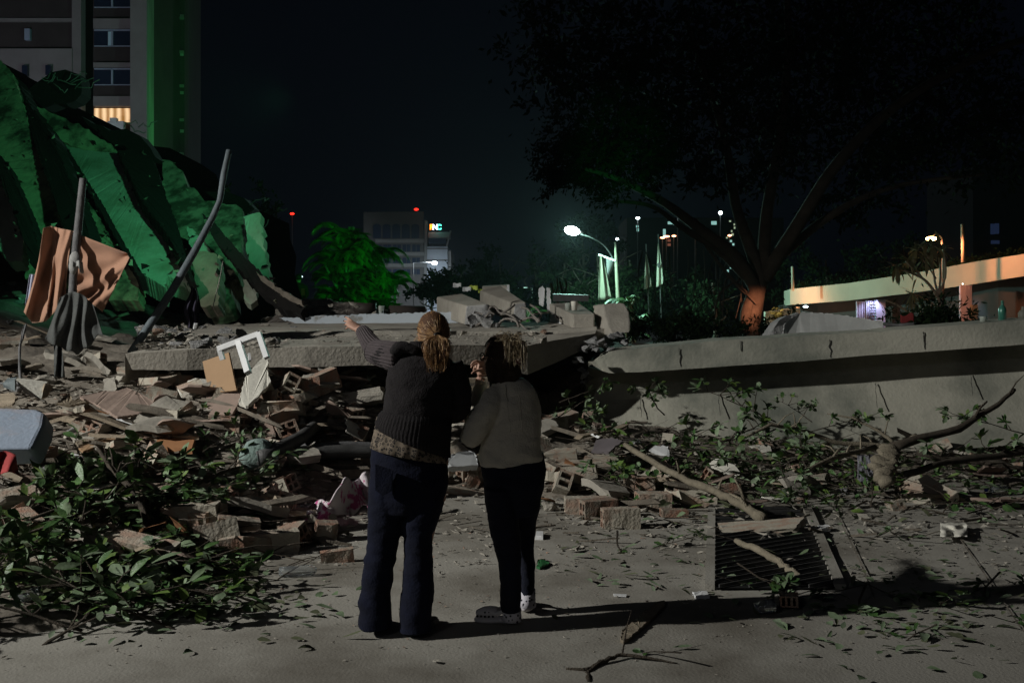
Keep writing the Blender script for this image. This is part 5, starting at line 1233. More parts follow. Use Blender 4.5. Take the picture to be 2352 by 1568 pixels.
def far_lamp(u, v, d, label, m, r=(.22, .12, .10), base=0, arm=0, energy=0, col=(.7, 1, .9), group=None):
    p = P(u, v, d); t = thing('street_lamp', label, 'street lamp', (p.x + arm, d, base), group)
    mb = MB(); mb.tube([Vector((p.x + arm, d, base)), Vector((p.x + arm, d, p.z + .05)), Vector((p.x + arm * .4, d, p.z + .15)), Vector((p.x, d, p.z + .1))] if arm else [Vector((p.x, d + .1, base)), Vector((p.x, d + .1, p.z))], .024 * d / 50, 6); mb.build('pole', pipe_m, t)
    mb = MB(); mb.ball(p, r, 10, 7); mb.build('lens', m, t)
    if energy: lamp('far_lamp_light', 'POINT', p + Vector((0, -.4, -.3)), energy, col, .2)
far_lamp(998, 604, 165, 'white street lamp in front of the white wing of the office block', lens_s, (.5, .3, .3), 0, -3.5, 9000, (.8, .92, 1))
far_lamp(1108, 631, 110, 'small white street lamp over the broken beams', lens_s, (.20, .15, .12), 0, 1.2)
far_lamp(1197, 664, 80, 'low white lamp glowing over the tilted beam', lens_s, (.24, .15, .13), 0, .9, 500, (.5, 1, .8))
far_lamp(1418, 549, 80, 'tiny white lamp just above the lamp pole with the banner', lens_s, (.13, .1, .09), 0, .6)
far_lamp(1465, 501, 100, 'white lamp seen through the tree limbs, lowest and leftmost of three', lens_s, (.2, .15, .12))
far_lamp(1557, 491, 100, 'white lamp seen through the tree limbs, middle of three', lens_s, (.3, .18, .17), 0, 0, 0)
far_lamp(1655, 489, 100, 'white lamp seen through the tree limbs, rightmost of three', lens_s, (.2, .15, .17))
for k, (u, v, rx) in enumerate([(1522, 546, .25), (1531, 543, .32), (1548, 542, .22), (1597, 542, .1), (1645, 541, .26), (1676, 541, .2)]):
    far_lamp(u, v, 100, ['leftmost', 'second', 'third', 'fourth', 'fifth', 'rightmost'][k] + ' of the six small peach lamps behind the tree limbs', lens_p, (rx, .1, .09), group='peach lamps behind the tree limbs')
# hill of distant lit windows behind the tree
hb = thing('distant_building', 'distant dark building with scattered lit windows behind the tree limbs', 'building', (28, 150, 0))
mb = MB(); mb.hexa([P(1440, 500, 150), P(1800, 500, 150), P(1800, 760, 150), P(1440, 760, 150)], [p + Vector((0, 12, 0)) for p in (P(1440, 500, 150), P(1800, 500, 150), P(1800, 760, 150), P(1440, 760, 150))]); mb.build('wall', mat('far_wall', (.005, .005, .005), 1, .2, 1, 0, rnd=0), hb)
wgs = [emis('window_teal', (.45, .85, .78), .55), emis('window_warm', (.62, .75, .5), .45), emis('window_red', (.6, .2, .12), .25)]
r = random.Random(9)
for (u, v, w, h, m) in [(1464, 520, 6, 5, 0), (1465, 528, 5, 7, 0), (1540, 512, 12, 6, 0), (1552, 514, 10, 6, 0), (1526, 535, 6, 18, 0), (1537, 552, 7, 6, 2), (1537, 562, 7, 6, 2)] + [(1674 + r.uniform(-8, 16) * (1 if k < 9 else .3), 508 + k * 7.6, r.uniform(3, 7), r.uniform(3, 6), 1 if k < 6 else 0) for k in range(18)] + [(1640, 512, 12, 8, 0)]:
    mb = MB(); mb.slab([P(u - w / 2, v - h / 2, 149.8), P(u + w / 2, v - h / 2, 149.8), P(u + w / 2, v + h / 2, 149.8), P(u - w / 2, v + h / 2, 149.8)], .1); mb.build('lit_window', wgs[m], hb)
# ---- trees
def crown(mb, blobs, n, size, seed, droop=.2, asp=.4):
    r = random.Random(seed); tot = sum(b[1][0] * b[1][2] for b in blobs)
    for c, rad in blobs:
        k = int(n * rad[0] * rad[2] / tot); c = Vector(c)
        cl = [(c + Vector((rad[0] * q.x, rad[1] * q.y, rad[2] * q.z)) * (r.uniform(.35, 1.05))) for q in (rv(r) for _ in range(max(6, k // 38)))]
        for _ in range(k):
            p = r.choice(cl) + rv(r) * r.gauss(0, .13) * (rad[0] + rad[2]); d = (rv(r) + Vector((0, 0, -droop))).normalized(); s = rv(r).cross(d).normalized(); L = size * r.uniform(.6, 1.4); w = L * asp
            mb.add([p, p + d * L * .5 + s * w * .5, p + d * L, p + d * L * .5 - s * w * .5], [(0, 1, 2, 3)])
def limb(mb, pts, r0, r1, n=6, seg=8):
    q = smooth([Vector(p) for p in pts], n); mb.tube(q, [r0 + (r1 - r0) * i / (len(q) - 1) for i in range(len(q))], seg)
big = thing('large_tree', 'huge dark spreading tree with orange-lit trunk base filling the upper right', 'tree', tuple(P(1730, 758, 30)))
tb = mat('tree_bark', (.085, .07, .055), .95, .4, 2.5, .8, rnd=0)
mb = MB()
B0 = P(1728, 770, 30)
mb.tube(smooth([P(1726, 775, 30), P(1728, 740, 30), P(1735, 700, 30), P(1745, 650, 30), P(1762, 590, 30)]), [.27 - .003 * i for i in range(25)], 14)
mb.tube(smooth([P(1714, 765, 29.8), P(1712, 725, 29.8), P(1722, 690, 29.9), P(1736, 660, 30)]), [.16] * 19, 10)
mb.build('trunk', tb, big)
mb = MB()
for pts, a, b in [([P(1740, 670, 30), P(1690, 590, 29.5), P(1600, 520, 29), P(1520, 462, 28.5), P(1420, 462 - 50, 28), P(1345, 388, 27.5)], .22, .05),
                  ([P(1735, 660, 30), P(1650, 575, 29.5), P(1570, 525, 29), P(1500, 475, 28.6), P(1420, 462, 28)], .15, .04),
                  ([P(1750, 640, 30), P(1720, 560, 30), P(1690, 470, 30), P(1660, 300, 30), P(1600, 120, 30), P(1540, -60, 30)], .22, .06),
                  ([P(1755, 630, 30), P(1760, 500, 30), P(1790, 320, 30), P(1810, 100, 30), P(1800, -150, 30)], .22, .08),
                  ([P(1755, 640, 30), P(1830, 520, 29.5), P(1920, 380, 29), P(2050, 250, 28), P(2250, 130, 27), P(2450, 60, 26)], .24, .07),
                  ([P(1758, 620, 30), P(1900, 500, 30), P(2050, 430, 30), P(2260, 400, 29)], .16, .04), ([P(1700, 640, 30), P(1650, 680, 29.8), P(1640, 760, 29.6)], .03, .02),
                  ([P(1735, 690, 30), P(1680, 640, 30), P(1620, 560, 30), P(1600, 500, 30)], .07, .03), ([P(1740, 700, 29.6), P(1700, 660, 29.4), P(1668, 640, 29.2), P(1660, 720, 29)], .03, .015)]:
    limb(mb, pts, a, b)
for k in range(16):
    a = P(R.uniform(1450, 1760), R.uniform(560, 620), 30); limb(mb, [a, a + Vector((R.uniform(-.3, .3), 0, -.8)), a + Vector((R.uniform(-.4, .4), 0, -1.8))], .02, .01, 3, 5)
mb.build('limbs', tb, big)
mb = MB()
def at(u, v, d): return tuple(P(u, v, d))
crown(mb, [(at(1300, 330, 28), (1.3, 1.2, .9)), (at(1380, 400, 28), (1.4, 1.2, .8)), (at(1290, 395, 27.5), (.8, .8, .5)), (at(1260, 410, 27.5), (.5, .6, .5)), (at(1460, 330, 29), (1.6, 1.6, 1.4))], 9000, .15, 1, .5)
crown(mb, [(at(1500, 200, 30), (3, 2.5, 2.4)), (at(1350, 200, 29), (2, 2, 1.6)), (at(1300, 60, 30), (2.2, 2, 1.6)), (at(1650, 60, 31), (3.4, 3, 2.6)), (at(1850, 180, 31), (3.4, 3, 2.6)), (at(2050, 40, 30), (3.6, 3, 2.6)), (at(2200, 260, 29), (3, 2.5, 2.0)), (at(1750, 330, 31), (2.5, 2.5, 1.6)), (at(2000, 360, 31), (2.4, 2.5, 1.4)), (at(2330, 330, 29), (2, 2, 1.6)), (at(1960, 480, 31), (1.6, 1.5, .8)), (at(1560, 380, 30), (1.6, 1.5, 1.0))], 26000, .24, 2, .3)
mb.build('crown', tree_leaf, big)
# tree line behind the slab
def tree(name, u, vtop, d, w, h, label, n=2600, size=.3, seed=1, m=None, asp=.45, z0=0):
    p = P(u, vtop, d); t = thing(name, label, 'tree', (p.x, d, z0)); rr_ = random.Random(seed)
    mb = MB(); limb(mb, [(p.x, d, z0), (p.x + .1, d, z0 + (p.z - z0) * .4), (p.x - .1, d, z0 + (p.z - z0) * .85)], .18, .05)
    for k in range(5): a = Vector((p.x, d, z0 + (p.z - z0) * rr_.uniform(.3, .7))); limb(mb, [a, a + Vector((rr_.uniform(-.5, .5) * w, 0, h * .15)), a + Vector((rr_.uniform(-.8, .8) * w, 0, h * .3))], .07, .02, 3, 5)
    mb.build('trunk', tb, t)
    mb = MB(); bl = []
    for k in range(7): bl.append(((p.x + rr_.uniform(-.7, .7) * w, d + rr_.uniform(-.5, .5), p.z - h * rr_.uniform(.2, .8)), (w * rr_.uniform(.35, .6), w * .5, h * rr_.uniform(.16, .28))))
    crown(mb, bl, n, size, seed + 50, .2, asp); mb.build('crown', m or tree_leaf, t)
for k, (u, v, d, w, h, lab) in enumerate([(1060, 575, 85, 3.2, 5, 'dark tree behind the broken beams, beside the office block wing'), (1150, 560, 75, 3.4, 6, 'dark teal tree directly behind the tilted beam'), (1230, 545, 66, 3.0, 6.0, 'dark round tree left of the bright street lamp'), (1300, 570, 60, 2.6, 5, 'dark tree under the bright street lamp'), (1375, 540, 58, 2.4, 5.6, 'green-tinted tree just behind the banner'),
        (1450, 560, 58, 2.6, 5, 'dark tree between banner and the white flags'), (1545, 600, 58, 3, 4, 'low dark tree right of the white flags'), (990, 640, 80, 2.6, 3, 'low dark tree below the white street lamp'), (1640, 620, 55, 2.2, 3.4, 'dark tree left of the orange-lit trunk'), (1900, 560, 60, 4, 4, 'dark tree standing behind the low lit building'), (2080, 520, 62, 4, 4.5, 'dark tree behind the roof to the left of the orange lamp'), (1340, 480, 62, 2.2, 4, 'tree whose leaves catch the street lamp glare'), (560, 420, 40, 1.6, 4, 'dark tree behind the right end of the collapsed building')]):
    tree('tree', u, v, d, w, h, lab, seed=k + 3, size=.28 * d / 60)
# arching green-lit palms
def palm(u, v, d, hgt, nf, label, m=palm_leaf, seed=1, L=2.4, dens=22, trunk=.12, z0=0):
    r = random.Random(seed); top = P(u, v, d); t = thing('palm', label, 'palm', (top.x, d, z0))
    mb = MB(); 
    for k in range(4): limb(mb, [(top.x + r.uniform(-.4, .4), d, z0), (top.x + r.uniform(-.4, .4), d, (z0 + top.z) / 2), (top.x + r.uniform(-.5, .5), d, top.z - .3)], trunk * .6, trunk * .3)
    mb.build('stems', bark_l, t)
    mb = MB()
    for k in range(nf):
        a = r.uniform(0, 6.3); b = Vector((top.x + r.uniform(-.3, .3), d + r.uniform(-.3, .3), r.uniform(max(z0 + .8, top.z - 3.2), top.z - .5))); l = L * r.uniform(.6, 1.1); up = r.uniform(.5, 1.3)
        ax = Vector((math.cos(a), math.sin(a) * .6, 0)); pts = [b + ax * l * s * .8 + Vector((0, 0, up * l * (s - .95 * s * s))) for s in [i / 8 for i in range(9)]]
        mb.tube(pts, [.022 * (1 - .09 * i) for i in range(9)], 4)
        for j in range(dens):
            s = .15 + .85 * j / dens; i = min(7, int(s * 8)); p = pts[i].lerp(pts[i + 1], s * 8 - i); dr = (pts[i + 1] - pts[i]).normalized()
            for sg_ in (-1, 1):
                q = (dr * .7 + dr.cross(Vector((0, 0, 1))) * sg_ + Vector((0, 0, -.45))).normalized(); w = dr * .035; ll = .62 * (1 - .5 * s) * r.uniform(.7, 1.1)
                mb.add([p - w, p + w, p + q * ll], [(0, 1, 2)])
    mb.build('fronds', m, t)
palm(795, 500, 33, 4, 120, 'tall bushy palm floodlit bright green behind the rubble heap', seed=2, L=1.5)
palm(845, 545, 33.5, 4, 110, 'second green floodlit palm clump leaning right toward the office block', seed=3, L=1.5)
palm(890, 610, 33, 3, 60, 'low dark green palm clump at the right of the floodlit palms', seed=4, L=1.3)
palm(775, 590, 32.5, 3, 60, 'short floodlit palm clump at the left foot of the tall palm', seed=5, L=1.2)
palm(1445, 668, 46, 3, 16, 'yellow-green broad palm beside the lamp pole', seed=6, L=1.6)
palm(1215, 700, 60, 2, 14, 'small teal-lit palm below the low white lamp', seed=7, L=1.8)
for (u, v, lab) in [(1265, 660, 'bare pale forked trunk above the box beam, left'), (1285, 655, 'bare pale trunk above the box beam, right')]:
    mb = MB(); limb(mb, [P(u + 18, 700, 30), P(u + 8, 675, 30), P(u, v - 10, 30)], .05, .03); limb(mb, [P(u + 8, 680, 30), P(u + 16, 660, 30), P(u + 14, 640, 30)], .035, .02); mb.build('dead_tree', bark_l, label=lab, cat='tree trunk')
# junk behind the beams
panel('white_cloth', [(1238, 662, 16.4), (1246, 656, 16.4), (1252, 664, 16.4), (1248, 700, 16.2), (1240, 696, 16.2)], .05, white_p, 'left of two upright white strips behind the box beam', 'strip', .01)
panel('white_cloth', [(1256, 660, 16.4), (1264, 662, 16.4), (1266, 715, 16.2), (1257, 712, 16.2)], .05, white_p, 'right of two upright white strips behind the box beam', 'strip', .01)
mb = MB(); mb.hexa([P(1270, 676, 17), P(1352, 678, 17), P(1352, 692, 17), P(1270, 692, 17)], [P(1270, 674, 18), P(1352, 676, 18), P(1352, 690, 18), P(1270, 690, 18)]); mb.build('steel_sheet', pipe_m, label='dark horizontal panel behind the box beam', cat='panel')
for (u, v, c, lab) in [(1088, 661, 'y', 'bright yellow-green scrap on the junk behind the beams'), (1108, 668, 'y', 'small yellow scrap right of the bright one behind the beams'), (1072, 664, 'w', 'white scrap among the junk behind the beams'), (1050, 655, 'w', 'pale twisted scrap left of the yellow scrap')]:
    mb = MB(); p = P(u, v, 19); mb.sheet(lambda a, b: p + Vector(((a - .5) * .16, .03 * math.sin(a * 5), (b - .5) * .08 + .03 * noise.noise(Vector((a * 3, b * 3, u))))), 5, 4); mb.build('scrap', mat('yellow_scrap', (.5, .6, .1), .6, .1, 3, 0) if c == 'y' else white_p, label=lab, cat='scrap')
mb = MB(); mb.tube([P(838, 722, 17.2), P(838, 696, 17.2)], [.20, .20], 16); mb.build('barrel', mat('dark_barrel', (.05, .04, .035), .6, .3, 3, 0), label='dark drum lying on the heap above the pointing hand', cat='barrel')
mb = MB(); mb.tube([P(895, 722, 17.4), P(975, 722, 17.6)], [.16, .15], 12); mb.build('log', mat('dark_log', (.05, .04, .035), .9, .3, 3, .4), label='dark log resting behind the pale parapet', cat='log')

# ------------------------------------------------------------------ low building at the right with lit fascia
lb = thing('low_building', 'low building with a long sloping fascia lit orange at the right', 'building', (18, 46, 0))
fm = mat('fascia', (.46, .40, .32), .9, .15, .5, .2, rnd=0)
mb = MB()
vs = []; us = [1815, 1950, 2100, 2240, 2352, 2600, 2900]
def fd(u): return interp([(1815, 52), (2352, 38), (2900, 30)], u)
tp = [(1815, 664), (1950, 650), (2100, 627), (2240, 601), (2352, 583), (2900, 500)]; bt = [(1815, 700), (1950, 690), (2100, 672), (2240, 652), (2352, 634), (2900, 566)]
for u in us:
    a = P(u, interp(tp, u), fd(u)); b = P(u, interp(bt, u), fd(u)); vs += [a, b, b + Vector((.5, 3, 0)), a + Vector((.5, 3, 0))]
fs = [(i * 4 + k, i * 4 + (k + 1) % 4, (i + 1) * 4 + (k + 1) % 4, (i + 1) * 4 + k) for i in range(len(us) - 1) for k in range(4)] + [(0, 3, 2, 1)]
mb.add(vs, fs); mb.build('fascia', fm, lb)
mb = MB(); vs = []
for u in us: a = P(u, interp(bt, u), fd(u)) + Vector((.3, 2.6, .05)); vs += [a, Vector((a.x, a.y, -.2)), Vector((a.x + .3, a.y + 2, -.2)), a + Vector((.3, 2, 0))]
mb.add(vs, fs); mb.build('wall', mat('dark_recess_wall', (.05, .045, .045), .9, .2, 1, .1, rnd=0), lb)
def q4(name, u0, u1, v0, v1, d, m, par=lb, th=.3):
    mb = MB(); a = [P(u0, v0, d), P(u1, v0, d), P(u1, v1, d), P(u0, v1, d)]; mb.hexa(a, [p + Vector((0, th, 0)) for p in a]); return mb.build(name, m, par)
lilac = mat('lilac_metal', (.40, .40, .55), .5, 0, 1, .0, rnd=0)
def ribbed(u0, u1, v0, v1, d, name='ribbed_panel', n=10):
    mb = MB()
    for k in range(n):
        a = u0 + (u1 - u0) * k / n; b = u0 + (u1 - u0) * (k + .6) / n
        p = [P(a, v0, d), P(b, v0, d), P(b, v1, d), P(a, v1, d)]; mb.hexa(p, [q + Vector((0, .12, 0)) for q in p])
    a = [P(u0, v0, d + .1), P(u1, v0, d + .1), P(u1, v1, d + .1), P(u0, v1, d + .1)]; mb.hexa(a, [p + Vector((0, .1, 0)) for p in a]); return mb.build(name, lilac, lb)
ribbed(1968, 1990, 692, 770, 47.5, n=4); ribbed(1990, 2011, 690, 770, 47.4, n=5); q4('column', 2012, 2034, 688, 770, 47.2, lilac)
mb = MB()
for k in range(9): mb.bar(P(1999, 700 + k * 6.5, 47.1), P(2011, 700 + k * 6.5, 47.1), .05)
mb.build('vent_slats', steel, lb)
ribbed(2206, 2233, 655, 790, 40.5, n=9); q4('column', 2233, 2246, 700, 790, 40.3, fm)
mb = MB(); vs = [P(1758, 716, 50), P(1838, 705, 50), P(1838, 760, 50), P(1758, 775, 50)]; mb.hexa(vs, [p + Vector((0, .3, 0)) for p in vs]); mb.build('garden_wall', fm, label='low orange-lit garden wall between the trunk and the low building', cat='wall')
for (u, v, e) in [(2013, 677, 160), (2226, 649, 120), (1855, 702, 60)]:
    p = P(u, v + 1, fd(u) - .1 if False else fd(u)) + Vector((0, .35, -.02)); mb = MB(); mb.ball(p, (.13, .1, .05), 10, 6); mb.build('downlight', lens_s, lb); lamp('downlight_light', 'SPOT', p + Vector((0, -.25, -.1)), e * .55, (.72, .76, 1.0), .06, p + Vector((-.3, 1.1, -3)), 110, .6)
lamp('eave_glow', 'POINT', P(1828, 700, 50.2), 90, (1, .45, .22), .2)
t = thing('orange_street_lamp', 'orange street lamp glowing above the palm at the right', 'street lamp', (P(2150, 700, 39).x, 39, 0))
mb = MB(); mb.tube([Vector((P(2166, 700, 39).x, 39, 0)), P(2166, 620, 39), P(2163, 545, 39), P(2150, 536, 39), P(2140, 544, 38.9)], [.07, .06, .05, .04, .03], 8); mb.build('pole', steel, t)
mb = MB(); mb.ball(P(2139, 548, 38.8), (.21, .17, .08), 14, 8); mb.build('lens', lens_o, t)
lamp('orange_lamp_light', 'SPOT', P(2139, 554, 38.6), 700, (1, .33, .13), .1, P(2165, 760, 39.3), 172, .2)
lamp('orange_lamp_light', 'SPOT', P(1822, 640, 50.3), 75, (1, .44, .25), .2, P(1826, 760, 51.2), 150, .5)
lamp('trunk_uplight', 'SPOT', P(1800, 712, 27.2), 1000, (1, .38, .2), .1, P(1728, 715, 30), 34, 1)
plum = thing('frangipani_tree', 'pale bare-stemmed shrub tree lit orange under the orange lamp', 'tree', tuple(P(2160, 760, 34)))
mb = MB()
for pts, a in [([(2166, 770), (2158, 700), (2150, 672)], .10), ([(2152, 678), (2120, 640), (2060, 615)], .06), ([(2152, 675), (2128, 648), (2080, 600)], .05), ([(2154, 675), (2146, 640), (2142, 600)], .05), ([(2156, 675), (2160, 630), (2157, 585)], .05), ([(2157, 675), (2172, 630), (2168, 580)], .045), ([(2170, 720), (2130, 690), (2080, 668)], .04), ([(2150, 640), (2130, 610), (2110, 585)], .03), ([(2120, 640), (2100, 610), (2098, 590)], .03), ([(2140, 610), (2120, 570), (2100, 557)], .03), ([(2110, 740), (2090, 720), (2060, 700), (2035, 690)], .05), ([(2120, 745), (2115, 715), (2095, 690)], .04)]:
    limb(mb, [P(u, v, 34) for u, v in pts], a, a * .5, 5)
mb.build('stems', mat('pale_stem', (.42, .33, .26), .8, .2, 3, .3, rnd=0), plum)
mb = MB(); r = random.Random(4)
for (u, v) in [(2142, 565), (2105, 575), (2125, 590), (2060, 612), (2085, 600), (2160, 575)]:
    for k in range(16): leaf(mb, P(u, v, 34), rv(r), Vector((0, 0, 1)), r.uniform(.35, .75), .12, .4, .1)
for k in range(26): leaf(mb, P(2095, 672, 33.6), (rv(r) + Vector((0, -.3, -.6))).normalized(), Vector((0, 0, 1)), r.uniform(.5, .9), .06, .3, .1)
mb.build('leaves', mat('pale_frond', (.30, .26, .14), .7, .3, 3, 0, rnd=0), plum)
for k, (u, v0, v1, d, lab) in enumerate([(1820, 612, 668, 50, 'thin post at the left end of the fascia roof'), (2211, 515, 602, 39, 'thin dark post rising from the fascia right of the orange lamp'), (2168, 560, 640, 36, 'straight pale stem beside the orange-lit shrub')]):
    mb = MB(); mb.tube([P(u + 1, v1, d), P(u, v0, d)], .07, 6); mb.build('post', fm, label=lab, cat='post')
mb = MB(); r = random.Random(6)
for k in range(2600):
    u = r.uniform(1820, 2500); p = P(u, interp(tp, u) - abs(r.gauss(0, 7)), fd(u) + r.uniform(.3, 2.2)); d = rv(r); s = rv(r).cross(d).normalized(); L = r.uniform(.08, .22); mb.add([p, p + d * L * .5 + s * L * .2, p + d * L, p + d * L * .5 - s * L * .2], [(0, 1, 2, 3)])
mb.build('roof_planting', tree_leaf, kind='stuff', label='low planting along the roof edge of the low building')
rbd = thing('right_tower', 'dark apartment block at the far right with two dim blue windows', 'apartment block', (60, 90, 0))
mb = MB(); a = [P(2235, 380, 90), P(2700, 330, 90), P(2700, 760, 90), P(2235, 760, 90)]; mb.hexa(a, [p + Vector((0, 10, 0)) for p in a]); mb.build('wall', mat('right_tower_wall', (.03, .03, .035), .9, .2, 1, 0, rnd=0), rbd)
bw = emis('dim_blue_window', (.03, .05, .12), .25)
for (a, b, c, d_) in [(2276, 514, 2294, 540), (2276, 550, 2296, 560)]: q4('window', a, b + 0, c, d_, 89.7, bw, rbd) if False else None
for (u0, u1, v0, v1) in [(2276, 2285, 514, 538), (2286, 2295, 513, 537), (2277, 2296, 592 - 40, 600 - 40)]: q4('window', u0, u1, v0, v1, 89.7, bw, rbd, .1)
for k in range(3):
    mb = MB(); p = P(1090 + k * 0, 0, 0) if False else None
# plants around the wall
for (u, v, d, lab, n) in [(1780, 735, 28, 'dark shrub behind the orange-lit trunk base', 700), (2120, 725, 22, 'dark bush in front of the orange-lit shrub tree', 1500), (2190, 720, 21, 'dark clump right of the bush below the orange lamp', 900), (1560, 745, 24, 'dark low bushes behind the gap right of the rounded block', 1600), (1640, 748, 24, 'dark undergrowth left of the orange-lit trunk base', 1300), (1490, 735, 26, 'spiky dark shrub at the foot of the white flags', 900)]:
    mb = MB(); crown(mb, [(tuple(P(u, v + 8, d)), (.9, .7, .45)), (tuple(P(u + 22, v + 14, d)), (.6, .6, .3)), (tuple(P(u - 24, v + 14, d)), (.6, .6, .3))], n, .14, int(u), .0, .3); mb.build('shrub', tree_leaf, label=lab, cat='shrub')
mb = MB(); mb.sheet(lambda a, b: P(2068 + a * 32, 722 + b * 18 + 4 * math.sin(a * 6), 20.5), 8, 5); mb.build('red_bag', redc, label='dull red bag behind the fallen wall near the dark bush', cat='bag')
mb = MB(); mb.tube([P(2012, 742, 16), P(2060, 747, 15.6), P(2100, 744, 15.4)], .03, 6); mb.build('bent_pipe', pipe_m, label='thin bent pipe right of the pale overturned slab', cat='pipe')

# ------------------------------------------------------------------ far rescue workers
def worker(u, v, d, label, face):
    b = P(u, v, d); h = 1.72; z0 = b.z - h
    t = thing('person', label, 'person', (b.x, d, z0))
    mb = MB(); X = lambda dx, z, dy=0: Vector((b.x + dx, d + dy, z0 + z))
    mb.ball(X(0, 1.6), (.085, .10, .12)); mb.tube([X(0, 1.5), X(0, 1.38)], .06, 10)
    mb.rings([(X(0, .85), .17, .12, 0), (X(0, 1.0), .15, .11, 0), (X(0, 1.25), .19, .12, 0), (X(0, 1.4), .17, .10, 0), (X(0, 1.46), .06, .06, 0)], 18)
    for s in (-1, 1):
        mb.tube([X(.09 * s, .95), X(.11 * s, .5, .03), X(.12 * s, .04, .02)], [.10, .07, .05], 10); mb.tube([X(.12 * s, .05, -.05), X(.12 * s, .04, .12)], .05, 8)
        mb.tube([X(.19 * s, 1.38), X(.25 * s, 1.1), X(.2 * s, .92, -.2)], [.06, .05, .035], 8); mb.ball(X(.2 * s, .90, -.25), (.035, .06, .04), 8, 6)
    obj_mesh('body', remeshed(mb, .02), skin, t)
    mb = MB(); mb.rings([(X(0, .84), .19, .14, 0), (X(0, 1.0), .17, .13, 0), (X(0, 1.25), .215, .14, 0), (X(0, 1.42), .19, .12, 0), (X(0, 1.48), .08, .08, 0)], 18)
    for s in (-1, 1): mb.tube([X(.2 * s, 1.38), X(.26 * s, 1.1), X(.21 * s, .95, -.16)], [.075, .062, .05], 10)
    obj_mesh('jacket', remeshed(mb, .02), mat('work_jacket', (.035, .018, .018), .9, .2, 3, 0), t)
    mb = MB()
    for s in (-1, 1): mb.tube([X(.09 * s, .95), X(.11 * s, .5, .03), X(.12 * s, .07, .02)], [.12, .09, .075], 10)
    obj_mesh('trousers', remeshed(mb, .02), mat('work_trousers', (.015, .015, .02), .9, .2, 3, 0), t)
    mb = MB(); mb.ball(X(0, 1.64), (.12, .14, .11), 14, 8); mb.build('helmet', shoe_b, t)
    mb = MB(); mb.box(X(.16 * face, 1.18, -.10), (.10, .12, .22)); mb.build('red_patch', mat('red_vest', (.5, .05, .05), .7, .1, 3, 0), t)
    mb = MB(); mb.ball(X(.11 * face, 1.66, -.02), .025, 8, 6); mb.build('head_torch', emis('torch', (.7, .85, 1), 2), t)
worker(613, 660, 29, 'rescue worker in dark clothes with a red patch beside the green-lit panel', 1)
worker(686, 631, 31, 'rescue worker in a helmet with head torch on the rubble heap', 1)

# the work floodlight itself, off to the left, with an added unseen plate that keeps the light off the trees
t = thing('work_floodlight', 'tripod work floodlight with an added light-blocking plate, off to the left', 'floodlight', (KEY[0], KEY[1], 0))
kd = (Vector((-.2, 8.6, 0)) - Vector((KEY[0], KEY[1], 0))).normalized(); kn = Vector((-kd.y, kd.x, 0))
mb = MB(); c = Vector(KEY) + kd * 2.4; mb.bar(c + kn * -3.2 + Vector((0, 0, .90)), c + kn * 3.2 + Vector((0, 0, .90)), .02, 2.0, up=(0, 0, 1)); mb.build('light_block_plate', gl_m, t)
mb = MB(); b = Vector(KEY) - kd * .3; mb.tube([Vector((b.x, b.y, 0)), b], .05, 8); mb.build('mast', steel, t)
# ------------------------------------------------------------------ the two women
def K(u, hw, v, d, hd, sl=0):           # a horizontal body ring from picture measures
    c = P(u, v, d); return (c, hw * d / F, hd, sl)
def wr(amp, sc, seed):                  # cloth wrinkles
    return lambda c: amp * noise.fractal(Vector((c.x * sc, c.y * sc, c.z * sc * 1.6 + seed)), 1, 2, 3)
def finger(mb, base, d, up, L, r, curl):
    """three bent phalanges"""
    d = d.normalized(); s = d.cross(up).normalized(); p = base; pts = [base - d * .012, base]; ang = 0
    for k, f in enumerate((.44, .32, .24)):
        ang += curl[k]; q = Matrix.Rotation(-ang, 3, s) @ d; p = p + q * L * f; pts.append(p)
    rr = [r * 1.02, r * 1.04, r * .98, r * .9, r * .72]
    mb.tube(pts, rr, 8); mb.ball(pts[-1], r * .74, 8, 6)
    for i in (2, 3): mb.ball(pts[i], rr[i] * 1.06, 8, 6)
    return pts[-1], (pts[-1] - pts[-2]).normalized()
def strands(name, guides, m, parent, rad=.0011):
    mb = MB(); tones = hair_tones if m is hair_g else hair_tones2 if m is hair_d else [m]
    for pts in guides:
        mi = r.choice([0, 0, 0, 1, 2, 2]) % len(tones); n0 = len(mb.m)
        n = len(pts); mb.tube(pts, [rad * (1 - .55 * i / (n - 1)) for i in range(n)], 3, caps=False)
        for q_ in range(n0, len(mb.m)): mb.m[q_] = mi
    return mb.build(name, tones, parent)

# ---- woman with the ginger ponytail, pointing
Wm = thing('person', 'woman with ginger ponytail, dark ribbed sweater and blue jeans pointing left with outstretched arm', 'person', tuple(P(915, 1455, 5.15)))
Wm.location.z = 0
r = random.Random(21)
body = MB()
hc = P(995, 764, 5.22)
body.ball(hc, (.072, .088, .10), 24, 16, R=Euler((0, 0, math.radians(30))).to_matrix())
fd_ = Vector((-.5, .86, 0))
body.ball(hc + fd_ * .045 + Vector((0, 0, -.055)), (.050, .055, .055), 16, 10)                     # jaw
body.tube([hc + fd_ * .088 + Vector((0, 0, -.0)), hc + fd_ * .112 + Vector((0, 0, -.03))], [.009, .014], 8)   # nose
body.tube([hc + fd_ * .10 + Vector((-.018, -.01, -.058)), hc + fd_ * .10 + Vector((.018, .01, -.058))], .008, 8)  # lips
for s in (-1, 1):
    e = hc + Vector((.86 * s, .5 * s, 0)) * .074 + Vector((0, 0, -.012)); body.ball(e, (.010, .018, .03), 10, 8, R=Euler((0, 0, math.radians(30))).to_matrix())
body.tube([hc + Vector((0, 0, -.05)), P(978, 825, 5.17)], [.058, .062], 14)
